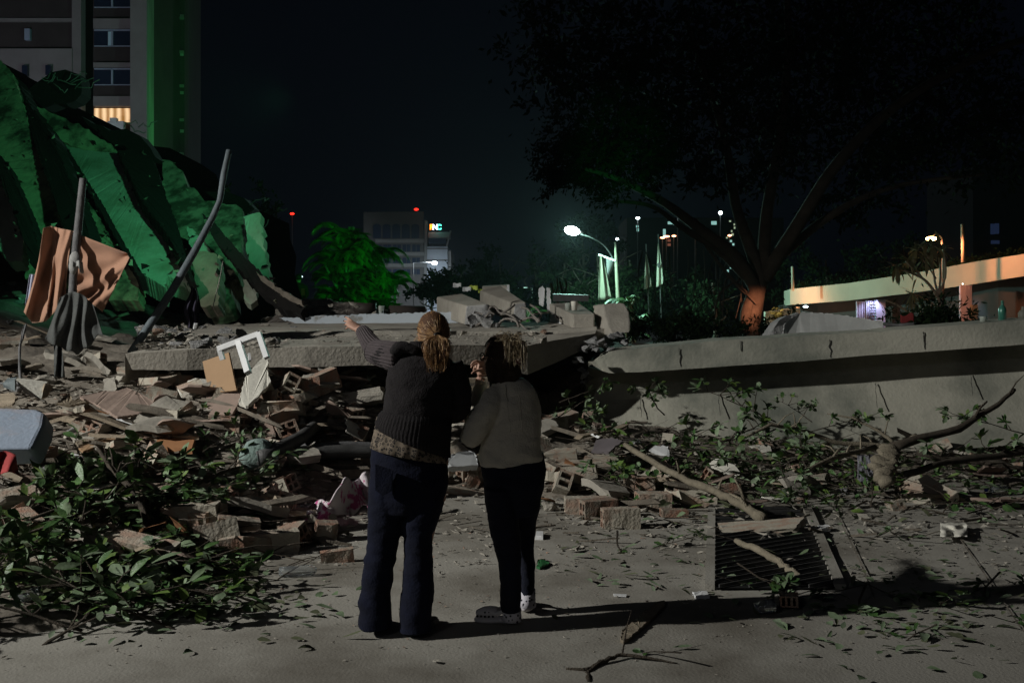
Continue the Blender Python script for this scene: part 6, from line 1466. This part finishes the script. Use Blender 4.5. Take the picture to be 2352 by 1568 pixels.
TR1 = [K(975, 40, 818, 5.18, .07), K(972, 66, 832, 5.17, .09), K(970, 74, 870, 5.16, .11), K(962, 74, 930, 5.16, .115), K(955, 76, 975, 5.16, .11), K(948, 84, 1030, 5.16, .12), K(940, 88, 1090, 5.16, .12), K(938, 86, 1150, 5.16, .11)]
body.rings(TR1, 28)
armL = [P(916, 822, 5.17), P(885, 815, 5.30), P(862, 812, 5.42), P(848, 790, 5.52), P(836, 768, 5.62), P(826, 757, 5.68)]
body.tube(smooth(armL, 4), [.052 - .0012 * i for i in range(21)], 12)
armR = [P(1036, 838, 5.16), P(1056, 890, 5.18), P(1058, 945, 5.26), P(1030, 955, 5.42), P(995, 935, 5.52)]
body.tube(smooth(armR, 4), [.05 - .001 * i for i in range(17)], 12)
LL1 = [K(893, 42, 1090, 5.16, .10), K(888, 41, 1150, 5.15, .095), K(886, 40, 1200, 5.15, .09), K(879, 34, 1250, 5.16, .075), K(868, 33, 1310, 5.15, .07), K(862, 33, 1370, 5.14, .07), K(860, 30, 1432, 5.13, .06)]
RL1 = [K(978, 46, 1090, 5.16, .10), K(972, 43, 1150, 5.14, .095), K(966, 38, 1200, 5.14, .085), K(960, 32, 1250, 5.14, .075), K(960, 33, 1310, 5.13, .07), K(958, 36, 1370, 5.12, .07), K(954, 30, 1440, 5.11, .06)]
body.rings(LL1, 20); body.rings(RL1, 20)
# left hand, palm down, fingers spread
wst = P(826, 757, 5.68); knk = P(806, 744, 5.755)
hd = (knk - wst).normalized(); hup = Vector((.15, -.35, 1)).normalized(); hs = hd.cross(hup).normalized(); hup = hs.cross(hd)
body.tube([wst - hd * .01, wst + hd * .03, wst + hd * .06, knk], [.030, .037, .041, .036], 14, flat=.52)
body.ball(wst + hd * .055 , (.034, .034, .017), 12, 8, R=Matrix((hd, hs, hup)).transposed())
tips = []
# pinky is the finger nearest the camera
for k, (off, L, aim) in enumerate([(.031, .060, (-18, 7, 5.79)), (.011, .075, (-22, -6, 5.83)), (-.010, .078, (-23, -15, 5.84)), (-.030, .070, (-18, -24, 5.84))]):
    tgt = P(knk_u if False else 808 + aim[0], 746 + aim[1], aim[2]); b0 = knk - hs * (-off) * 1 if False else knk + Vector((.0, -off, 0)) + Vector((0, 0, -off * .55))
    tips.append(finger(body, b0, tgt - b0, hup, L, .0078 - .0005 * (k == 0), (.0, .18, .15)))
b0 = wst + hd * .03 + Vector((0, .035, .01)); tips.append(finger(body, b0, Vector((-.3, .8, .25)), hup, .055, .009, (0, .15, .1)))
me = remeshed(body, .0042, it=1)
obj_mesh('body', me, skin, Wm)
mb = MB()
for tp_, dr in tips[:4]: mb.ball(tp_ + dr * .003 + Vector((0, -.003, .003)), (.0045, .006, .0045), 8, 6)
mb.build('nails', gl_m, Wm, kind='stuff')
# jeans
j = MB()
j.rings([K(944, 86, 1012, 5.16, .125, -.16), K(940, 90, 1060, 5.16, .135, -.05), K(939, 91, 1100, 5.155, .145), K(936, 88, 1140, 5.15, .14), K(932, 84, 1175, 5.15, .115)], 36)
j.rings([K(894, 46, 1110, 5.155, .125), K(890, 44, 1160, 5.15, .115), K(887, 42, 1200, 5.15, .10), K(881, 37, 1245, 5.155, .085), K(875, 36.5, 1275, 5.15, .085), K(868, 36, 1320, 5.145, .085), K(862, 37, 1370, 5.14, .09), K(861, 37.5, 1410, 5.13, .095), K(861, 38, 1438, 5.13, .10)], 28)
j.rings([K(976, 50, 1110, 5.155, .125), K(972, 45, 1160, 5.145, .115), K(965, 41, 1200, 5.14, .10), K(960, 33, 1245, 5.135, .085), K(962, 34, 1275, 5.13, .085), K(961, 35, 1320, 5.125, .085), K(958, 38, 1370, 5.115, .09), K(955, 37, 1410, 5.11, .095), K(954, 37, 1447, 5.105, .10)], 28)
me = remeshed(j, .007, lambda c: wr(.006, 9, 3)(c) + .004 * math.sin(c.z * 55 + 6 * noise.noise(c * 5)) * sm(.75, .5, c.z) * (.4 + noise.noise(c * 7)), 3)
jo = obj_mesh('jeans', me, denim, Wm)
mb = MB()
mb.slab([P(862, 1066, 4.99), P(903, 1080, 4.985), P(899, 1128, 4.985), P(880, 1138, 4.985), P(862, 1126, 4.99)], .012); mb.build('back_pocket', denim, jo)
# leopard shirt
lp = bpy.data.materials.new('leopard_print'); lp.use_nodes = True; N = lp.node_tree.nodes; L_ = lp.node_tree.links
tcn = N.new('ShaderNodeTexCoord'); vo = N.new('ShaderNodeTexVoronoi'); vo.inputs['Scale'].default_value = 62; L_.new(tcn.outputs['Object'], vo.inputs['Vector'])
nz = N.new('ShaderNodeTexNoise'); nz.inputs['Scale'].default_value = 60; L_.new(tcn.outputs['Object'], nz.inputs['Vector'])
mx = N.new('ShaderNodeMath'); mx.operation = 'MULTIPLY_ADD'; mx.inputs[1].default_value = .35; L_.new(nz.outputs['Fac'], mx.inputs[0]); L_.new(vo.outputs['Distance'], mx.inputs[2])
rr = N.new('ShaderNodeValToRGB'); L_.new(mx.outputs[0], rr.inputs[0]); rr.color_ramp.interpolation = 'CONSTANT'
rr.color_ramp.elements[0].color = (.16, .125, .09, 1); rr.color_ramp.elements[0].position = 0
e = rr.color_ramp.elements.new(.36); e.color = (.012, .01, .01, 1); rr.color_ramp.elements[-1].position = .62; rr.color_ramp.elements[-1].color = (.17, .135, .10, 1)
L_.new(rr.outputs[0], N['Principled BSDF'].inputs['Base Color']); N['Principled BSDF'].inputs['Roughness'].default_value = .9
s1 = MB(); s1.rings([K(948, 82, 985, 5.155, .12, -.35), K(946, 84, 1010, 5.155, .135, -.35), K(942, 86, 1030, 5.155, .145, -.25), K(940, 89, 1044, 5.155, .152, -.20)], 96, rib=(19, .02))
s1.build('leopard_blouse', lp, Wm)
# sweater with real ribs
sw = MB()
sw.rings([K(968, 26, 806, 5.19, .062), K(970, 44, 813, 5.18, .085), K(972, 64, 824, 5.17, .10), K(972, 78, 842, 5.165, .115), K(970, 82, 870, 5.16, .128), K(966, 81, 900, 5.158, .135), K(961, 80, 930, 5.158, .138), K(957, 80, 955, 5.158, .14, -.08)], 48)
sw.tube(smooth([P(922, 822, 5.17), P(900, 818, 5.22), P(884, 814, 5.32), P(866, 811, 5.42), P(858, 806, 5.46)], 4), [.078 - .0012 * i for i in range(17)], 24)
sw.tube(smooth([P(1034, 838, 5.165), P(1052, 878, 5.17), P(1058, 915, 5.2), P(1052, 945, 5.27), P(1025, 950, 5.42), P(995, 935, 5.5)], 4), [.066 - .0011 * i for i in range(21)], 24)
me = remeshed(sw, .006, wr(.006, 10, 9), 4)
swo = obj_mesh('sweater', me, black_knit, Wm)
hb_ = MB(); hb_.rings([K(957, 81, 950, 5.158, .142, -.08), K(954, 83, 968, 5.157, .146, -.22), K(951, 84, 985, 5.156, .148, -.33), K(948, 86, 1000, 5.156, .15, -.38), K(949, 86.5, 1016, 5.156, .15, -.40)], 360, rib=(60, .008)); hb_.build('ribbed_hem', black_knit, swo)
knit_s = mat('striped_knit', (.075, .062, .066), .98, .2, 30, .3, rnd=0, bscale=120)
cf = MB(); pts = smooth([P(872, 811, 5.40), P(860, 800, 5.47), P(849, 786, 5.53), P(838, 768, 5.61), P(832, 761, 5.65)], 5)
cf.tube(pts, [.060, .062, .060, .058, .060, .056, .055, .053, .053, .05, .049, .047, .046, .044, .044, .042, .041, .040, .040, .039, .038], 240, rib=(22, .045)); cf.build('ribbed_sleeve', knit_s, swo)
cf = MB(); pts = smooth([P(926, 822, 5.16), P(905, 818, 5.21), P(884, 813, 5.33), P(864, 809, 5.43)], 5); cf.tube(pts, [.083 - .0011 * i for i in range(16)], 260, rib=(26, .03)); cf.build('ribbed_sleeve', knit_s, swo)
cl = MB(); cl.rings([K(968, 30, 812, 5.19, .07), K(966, 27, 800, 5.20, .065), K(965, 25, 788, 5.21, .062), K(966, 23, 784, 5.21, .06)], 200, rib=(36, .02)); cl.build('roll_collar', black_knit, swo)
cl = MB(); cl.tube(smooth([P(905, 815, 5.12), P(918, 799, 5.11), P(940, 799, 5.1), P(960, 808, 5.1)], 4), [.026, .03, .034, .036, .036, .036, .034, .032, .03, .028, .026, .024, .02], 12); obj_mesh('shoulder_fold', remeshed(cl, .006, wr(.005, 16, 2), 3), black_knit, swo)
# shoes
def shoe(parts, m, par, name, vox=.005):
    mb = MB()
    for p in parts: mb.tube(*p[:2], 14, flat=p[2] if len(p) > 2 else 1)
    return obj_mesh(name, remeshed(mb, vox, it=2), m, par)
def gz_(u, v, z): q = gp(u, v, z); return q
def make_shoe(hu, hv, dirx, diry, L=.26, w=.045, m=shoe_b, par=Wm, name='shoe'):
    h = gp(hu, hv, 0); d = Vector((dirx, diry, 0)).normalized(); mb = MB()
    for zz, ww, sc in ((.016, w * 1.08, 1), (.045, w, .96), (.07, w * .8, .6)):
        mb.tube([h + d * a * L * sc + Vector((0, 0, zz - (.018 * a if zz > .03 else 0))) for a in (0, .12, .35, .6, .85, 1)], [ww * .55, ww * .8, ww * .78, ww * .95, ww * .85, ww * .4], 16, flat=.36)
    mb.tube([h + d * .05 + Vector((0, 0, .05)), h + d * .05 + Vector((0, 0, .12))], [.04, .035], 12)
    return obj_mesh(name, remeshed(mb, .005, it=2), m, par)
make_shoe(862, 1449, -.25, .97); make_shoe(952, 1459, .35, .94)
# hair : a cap of strands gathered into a low ponytail
root = P(1004, 772, 5.11)
Rz = Euler((0, 0, math.radians(30))).to_matrix()
def skull(c, q, a=(.083, .099, .112)): v = Rz @ Vector((q.x * a[0], q.y * a[1], q.z * a[2])); return c + v
mb = MB(); mb.ball(hc + Vector((0, -.006, .006)), (.080, .094, .108), 30, 20, R=Rz)
cap = mb
cap.v = [p for p in cap.v]
me = remeshed(cap, .005, it=1)
bm = bmesh.new(); bm.from_mesh(me)
for v in list(bm.verts):
    q = v.co - hc
    if q.dot(fd_) > .045 and q.z < .05 or q.z < -.075: bm.verts.remove(v)
bm.to_mesh(me); bm.free()
ho = obj_mesh('hair', me, mat('ginger_base', (.10, .045, .02), .7, .3, 60, .3, rnd=0), Wm)
gd = []
for k in range(1500):
    q = rv(r)
    lq = q.dot(Rz.inverted() @ fd_)
    if q.z < -.45 or (lq > .45 and q.z < .45): continue
    a = skull(hc, q); pts = [a]
    rq = (Rz.inverted() @ (root - hc)).normalized()
    n = 7
    for i in range(1, n):
        t = i / (n - 1); s = q.lerp(rq, t).normalized(); pts.append(skull(hc, s * (1 + .03 * math.sin(k * 1.7))).lerp(root + rv(r) * .012, t ** 4) + rv(r) * .0022)
    gd.append(pts)
strands('hair_strands', gd, hair_g, ho, .0015)
gd = []
for k in range(900):
    th = r.uniform(-1, 1); w = r.gauss(0, 1)
    e = P(1003 + th * 19 + w * 2, r.triangular(805, 862, 845), 5.08 + r.uniform(-.05, .03)); m1 = P(1004 + th * 26 + w * 3, 786 + r.uniform(-5, 5), 5.06 + r.uniform(-.03, .03))
    m2 = P(1003 + th * 25 + w * 3, 815 + r.uniform(-6, 6), 5.06 + r.uniform(-.04, .03)); ph = r.uniform(0, 6)
    pts = smooth([root + rv(r) * .012, m1, m2, e], 5); pts = [p + Vector((.0035 * math.sin(i * .9 + ph), 0, 0)) for i, p in enumerate(pts)]
    gd.append(pts)
strands('ponytail', gd, hair_g, ho, .0012)
gd = []
for k in range(26): a = skull(hc, rv(r)); a.z = max(a.z, hc.z); gd.append(smooth([a, a + rv(r) * .02 + Vector((0, 0, .008)), a + rv(r) * .04], 4))
for k in range(18): a = hc + Vector((-.075, .02, -.02)) + rv(r) * .015; gd.append(smooth([a, a + Vector((-.012, 0, -.02)), a + Vector((r.uniform(-.03, .0), 0, -.05))], 4))
strands('loose_strands', gd, hair_g, ho, .0006)
mb = MB(); mb.ball(root, (.022, .016, .022), 12, 8); mb.build('hair_tie', gl_m, ho)

# ---- woman in the beige sweater
W2 = thing('person', 'woman with tousled hair, glasses, beige sweater and white clogs, hand at her mouth', 'person', tuple(P(1170, 1430, 5.35)))
W2.location.z = 0
Rz2 = Euler((0, 0, math.radians(62))).to_matrix(); f2_ = Vector((-.88, .47, 0)); s2_ = Vector((.47, .88, 0))
h2 = P(1150, 818, 5.33)
body = MB(); body.ball(h2, (.074, .092, .104), 24, 16, R=Rz2)
body.ball(h2 + f2_ * .05 + Vector((0, 0, -.058)), (.050, .050, .052), 16, 10)
body.tube([h2 + f2_ * .09 + Vector((0, 0, .002)), h2 + f2_ * .118 + Vector((0, 0, -.028))], [.009, .013], 8)
body.tube([h2 + f2_ * .098 - s2_ * .016 + Vector((0, 0, -.056)), h2 + f2_ * .098 + s2_ * .016 + Vector((0, 0, -.056))], .008, 8)
for s in (-1, 1): body.ball(h2 + s2_ * s * .076 + Vector((0, 0, -.012)), (.010, .018, .03), 10, 8, R=Rz2)
body.tube([h2 + Vector((.01, -.01, -.04)), P(1168, 885, 5.33)], [.060, .066], 14)
body.rings([K(1172, 40, 878, 5.34, .08), K(1176, 50, 900, 5.34, .10), K(1175, 56, 960, 5.34, .11), K(1173, 64, 1020, 5.34, .12), K(1180, 70, 1080, 5.34, .12), K(1180, 62, 1140, 5.34, .11)], 28)
body.tube(smooth([P(1136, 905, 5.3), P(1112, 950, 5.24), P(1088, 1000, 5.26), P(1092, 960, 5.36), P(1100, 900, 5.44), P(1104, 868, 5.47)], 5), [.048 - .0009 * i for i in range(26)], 12)
body.tube(smooth([P(1214, 905, 5.38), P(1222, 960, 5.44), P(1215, 1010, 5.54), P(1180, 1000, 5.66)], 4), [.045] * 13, 12)
body.rings([K(1152, 34, 1120, 5.30, .09), K(1154, 32, 1200, 5.28, .08), K(1165, 24, 1260, 5.27, .06), K(1172, 18, 1330, 5.27, .05), K(1174, 16, 1405, 5.28, .045), K(1172, 18, 1425, 5.28, .045)], 20)
body.rings([K(1206, 34, 1120, 5.42, .09), K(1206, 26, 1200, 5.46, .08), K(1206, 20, 1260, 5.49, .07), K(1211, 16, 1320, 5.50, .05), K(1212, 14, 1390, 5.50, .042)], 20)
# curled hand at the mouth
w2 = P(1108, 862, 5.46); k2 = P(1106, 832, 5.48)
d2 = (k2 - w2).normalized(); body.tube([w2, w2 + d2 * .03, k2], [.027, .033, .030], 14, flat=.8)
for k, (off, u, v, L) in enumerate([(-.028, 1091, 826, .068), (-.008, 1089, 829, .074), (.012, 1092, 836, .070), (.030, 1095, 843, .058)]):
    b0 = k2 + Vector((.004 * k, off, -.008 * k)); tgt = P(u, v, b0.y - .01); finger(body, b0, tgt - b0, Vector((0, 0, 1)), L, .0078, (.1, .7, .6))
b0 = w2 + Vector((-.012, -.02, .03)); finger(body, b0, P(1091, 852, 5.42) - b0, Vector((0, 0, 1)), .055, .009, (0, .2, .2))
obj_mesh('body', remeshed(body, .0042, it=1), skin, W2)
# trousers
j = MB()
j.rings([K(1176, 72, 1040, 5.34, .125), K(1180, 75, 1075, 5.34, .14), K(1181, 70, 1110, 5.34, .145), K(1178, 65, 1145, 5.34, .13), K(1176, 58, 1180, 5.34, .11)], 36)
j.rings([K(1151, 38, 1120, 5.30, .115), K(1153, 36, 1160, 5.29, .11), K(1158, 35, 1210, 5.28, .095), K(1165, 32, 1255, 5.27, .085), K(1171, 26.5, 1290, 5.27, .07), K(1173, 24.5, 1340, 5.27, .062), K(1173, 24, 1402, 5.28, .06)], 28)
j.rings([K(1210, 40, 1120, 5.41, .115), K(1208, 32, 1160, 5.43, .11), K(1205, 26, 1210, 5.46, .09), K(1207, 19, 1255, 5.48, .075), K(1210, 19, 1300, 5.50, .066), K(1211, 17, 1366, 5.50, .055)], 28)
obj_mesh('trousers', remeshed(j, .006, wr(.005, 10, 5), 3), denim_d, W2)
# sweater
sw = MB()
sw.rings([K(1172, 30, 868, 5.335, .068), K(1174, 42, 876, 5.335, .09), K(1176, 52, 892, 5.335, .108), K(1176, 58, 920, 5.335, .125), K(1175, 63, 960, 5.335, .135), K(1173, 68, 1000, 5.335, .142), K(1172, 73, 1035, 5.335, .15, .03), K(1172, 75, 1052, 5.335, .152, .06), K(1172, 73, 1064, 5.335, .15, .08)], 48)
sw.tube(smooth([P(1140, 905, 5.30), P(1122, 935, 5.25), P(1102, 968, 5.23), P(1084, 1002, 5.25), P(1082, 1000, 5.30)], 4), [.064, .065, .066, .067, .067, .066, .065, .064, .062, .060, .058, .056, .055, .054, .054, .054, .054], 24)
sw.tube(smooth([P(1086, 1002, 5.28), P(1092, 960, 5.36), P(1099, 915, 5.42), P(1105, 876, 5.455)], 4), [.056, .055, .053, .05, .048, .046, .044, .042, .04, .038, .036, .034, .032], 24)
sw.tube(smooth([P(1210, 905, 5.38), P(1220, 955, 5.43), P(1214, 1005, 5.54), P(1185, 1000, 5.66)], 4), [.058] * 13, 24)
me = remeshed(sw, .006, lambda c: wr(.007, 9, 7)(c) + .004 * math.sin(c.x * 30 + c.z * 60 + 5 * noise.noise(c * 4)) * sm(1.05, .85, c.z), 4)
so = obj_mesh('sweater', me, beige_knit, W2)
mb = MB()                                                       # knitted seams running down the back
for (u0, u1) in [(1160, 1173), (1190, 1200)]:
    q = []
    for k in range(24):
        t = k / 23; v = 884 + t * 110; u = u0 + (u1 - u0) * t + 1.3 * math.sin(k * 1.1); hw = interp([(884, 47), (920, 58), (960, 63), (1000, 68)], v); hd_ = interp([(884, .10), (920, .125), (960, .135), (1000, .142)], v)
        x = (u - 1175) / hw; q.append(P(u, v, 5.335 - hd_ * math.sqrt(max(0, 1 - x * x)) - .001))
    mb.tube(q, .0028, 5)
mb.build('cable_stitch', beige_knit, so)
# socks, clogs
dot = mat('dotted_sock', (.66, .64, .68), .9, 0, 3, 0, rnd=0); N = dot.node_tree.nodes; L_ = dot.node_tree.links
vo = N.new('ShaderNodeTexVoronoi'); vo.inputs['Scale'].default_value = 46; tcn = N.new('ShaderNodeTexCoord'); L_.new(tcn.outputs['Object'], vo.inputs['Vector']); rr = N.new('ShaderNodeValToRGB'); rr.color_ramp.interpolation = 'CONSTANT'
rr.color_ramp.elements[0].color = (.02, .02, .03, 1); rr.color_ramp.elements[1].position = .30; rr.color_ramp.elements[1].color = (.62, .60, .66, 1); L_.new(vo.outputs['Distance'], rr.inputs[0]); L_.new(rr.outputs[0], N['Principled BSDF'].inputs['Base Color'])
mb = MB(); mb.rings([K(1212, 18, 1352, 5.50, .05), K(1212, 18, 1372, 5.49, .05), K(1212, 19, 1392, 5.48, .055)], 20); mb.build('sock', dot, W2)
mb = MB(); mb.rings([K(1174, 20, 1396, 5.28, .05), K(1176, 22, 1410, 5.28, .052), K(1176, 22, 1425, 5.27, .05)], 20); mb.build('sock', dot, W2)
def clog(h, d, L, w, name='clog'):
    d = Vector(d).normalized(); s = d.cross(Vector((0, 0, 1))); mb = MB(); t = [0, .06, .2, .4, .62, .82, .95, 1]
    mb.tube([h + d * L * a + Vector((0, 0, .022)) for a in t], [w * q for q in (.55, .80, .84, .86, 1.04, 1.0, .72, .4)], 20, flat=.42)
    mb.tube([h + d * L * a + Vector((0, 0, .05 + .012 * math.sin(a * 3))) for a in (.46, .6, .75, .88, .96)], [w * q for q in (.80, .92, .88, .66, .4)], 20, flat=.72)
    mb.tube(smooth([h + d * L * .5 + s * w * .86 + Vector((0, 0, .06)), h + d * L * .2 + s * w * .8 + Vector((0, 0, .085)), h - d * .012 + Vector((0, 0, .075)), h + d * L * .2 - s * w * .8 + Vector((0, 0, .085)), h + d * L * .5 - s * w * .86 + Vector((0, 0, .06))], 5), [.009] * 21, 8, flat=1.4)
    o = obj_mesh(name, remeshed(mb, .0045, it=2), shoe_w, W2)
    for k in range(5):
        for z_ in (.048, .068):
            if z_ > .06 and k > 2: continue
            a = .56 + k * .09; q = h + d * L * a - s * (w * (1.0 - abs(a - .7) * .9) * (.94 if z_ < .06 else .80)) * (1 if s.y > 0 else -1) + Vector((0, 0, z_)); m2 = MB(); m2.ball(q, .0062, 8, 6); m2.build('vent_hole', gl_m, o)
    return o
clog(gp(1190, 1432, 0), (-1, .08, 0), .235, .048); clog(gp(1214, 1408, 0), (-.45, .9, 0), .22, .046)
# glasses
mb = MB(); gp_ = h2 + f2_ * .096 + Vector((0, 0, -.002))
for s in (-1, 1):
    c = gp_ + s2_ * s * .032; q = [c + s2_ * (.024 * math.cos(a)) + Vector((0, 0, .019 * math.sin(a))) for a in [i * math.pi / 6 for i in range(13)]]; mb.tube(q, .0032, 6)
    mb.tube([gp_ + s2_ * s * .058 + Vector((0, 0, .006)), h2 + s2_ * s * .078 + f2_ * .02 + Vector((0, 0, .004))], .003, 6)
mb.tube([gp_ - s2_ * .008, gp_ + s2_ * .008], .003, 6); mb.build('glasses', gl_m, W2)
# hair : dark at the sides, light tousled ends gathered high
mb = MB(); mb.ball(h2 + Vector((.004, -.008, .004)) - f2_ * .01, (.084, .098, .110), 30, 20, R=Rz2); mb.ball(P(1176, 850, 5.28), (.05, .05, .075), 16, 10); mb.ball(P(1160, 868, 5.30), (.06, .05, .05), 16, 10); mb.ball(P(1130, 846, 5.30), (.035, .04, .08), 14, 10); mb.ball(P(1186, 806, 5.27), (.055, .045, .06), 14, 10)
me = remeshed(mb, .006, wr(.008, 20, 4), 2)
bm = bmesh.new(); bm.from_mesh(me)
for v in list(bm.verts):
    q = v.co - h2
    if q.dot(f2_) > .062 and q.z < .05: bm.verts.remove(v)
bm.to_mesh(me); bm.free()
ho = obj_mesh('hair', me, hair_base, W2)
def sk2(q): v = Rz2 @ Vector((q.x * .088, q.y * .104, q.z * .116)); return h2 + v
gd = []; knot = P(1176, 786, 5.24)
for k in range(900):
    q = rv(r); fq = (Rz2 @ q).dot(f2_)
    if q.z < -.6 or (fq > .55 and q.z < .4): continue
    a = sk2(q); kq = (Rz2.inverted() @ (knot - h2)).normalized(); pts = [a]
    for i in range(1, 6): t = i / 5; pts.append(sk2(q.lerp(kq, t * .9).normalized()) + rv(r) * .003)
    gd.append(pts)
strands('hair_strands', gd, hair_base, ho, .0013)
gd = []
for k in range(430):
    b = P(r.uniform(1160, 1196), r.uniform(776, 800), 5.22 + r.uniform(0, .05)); x = r.uniform(-1, 1)
    if r.random() < .72: e = P(1184 + x * 26, r.triangular(815, 862, 835) - (0 if x > .5 else 12), 5.19 + r.uniform(-.03, .05)); m1 = P(1184 + x * 24, 786 + r.uniform(-6, 8), 5.18)
    else: e = P(1150 + r.uniform(-14, 58), 772 + r.uniform(-7, 14), 5.2 + r.uniform(-.05, .08)); m1 = b.lerp(e, .5) + Vector((0, 0, r.uniform(.01, .035)))
    gd.append(smooth([b, m1, m1.lerp(e, .5) + rv(r) * .006, e + rv(r) * .008], 5))
strands('tousled_ends', gd, hair_d, ho, .0013)
mb = MB(); mb.box(P(1192, 828, 5.19), (.03, .02, .03), Euler((.3, .4, .2)).to_matrix()); mb.build('hair_clip', mat('clip_red', (.10, .03, .03), .4, .2, 4, 0, rnd=0), ho)
# ------------------------------------------------------------------ night haze
hz = bpy.data.materials.new('haze'); hz.use_nodes = True; N = hz.node_tree.nodes; N.clear()
ou = N.new('ShaderNodeOutputMaterial'); pv = N.new('ShaderNodeVolumePrincipled'); pv.inputs['Color'].default_value = (.86, .94, 1, 1); pv.inputs['Density'].default_value = .00017; pv.inputs['Anisotropy'].default_value = .25
hz.node_tree.links.new(pv.outputs[0], ou.inputs['Volume'])
mb = MB(); mb.box((0, 180, 43), (800, 500, 90)); mb.build('haze', hz, kind='stuff')
# ------------------------------------------------------------------ look-alikes in one spot: told apart by their order from the left
ORD = ['', '', 'second from left', 'third from left', 'fourth from left', 'fifth from left', 'sixth from left', 'seventh from left', 'eighth from left']
NUM = ['', 'one', 'two', 'three', 'four', 'five', 'six', 'seven', 'eight', 'nine', 'ten']
def short(t):
    for wd_ in ('well ', 'just ', 'green ', 'grey ', 'flat-lying ', 'pale ', 'clear ', 'concrete ', 'large ', 'small ', 'medium ', 'nearer ', 'farther ', 'plaster-coated '):
        if len(t.replace('-', ' ').split()) <= 16: break
        t = t.replace(wd_, '', 1)
    return t
def order(lab, os_, pre=''):
    n = len(os_); os_.sort(key=lambda o: o.location.x / max(o.location.y, .1))
    for k, o in enumerate(os_):
        w = ('left' if k == 0 else 'right') if n == 2 else 'leftmost' if k == 0 else 'rightmost' if k == n - 1 else 'middle' if n == 3 else ORD[min(k + 1, 8)]
        o['group'] = lab + (' (together)'); o['label'] = short(f"{lab}, {pre}{w} of {NUM[min(n, 10)]}" if n > 1 else lab)
for lab, os_ in USED.items():
    n = len(os_)
    if n > 8:
        os_.sort(key=lambda o: o.location.y); order(lab, os_[:n // 2], 'nearer '); order(lab, os_[n // 2:], 'farther ')
    elif n > 1: order(lab, os_)
    else: os_[0]['label'] = short(lab)
seen_ = {}
for o in [q for os_ in USED.values() for q in os_]: seen_.setdefault(o['label'], []).append(o)
for lab, os_ in seen_.items():
    if len(os_) > 1:
        os_.sort(key=lambda o: o.location.z)
        for o, w in zip(os_, ('lower ', 'upper ', 'topmost ', 'uppermost ')): o['label'] = w + lab.replace('concrete ', '').replace('the ', '', 1)
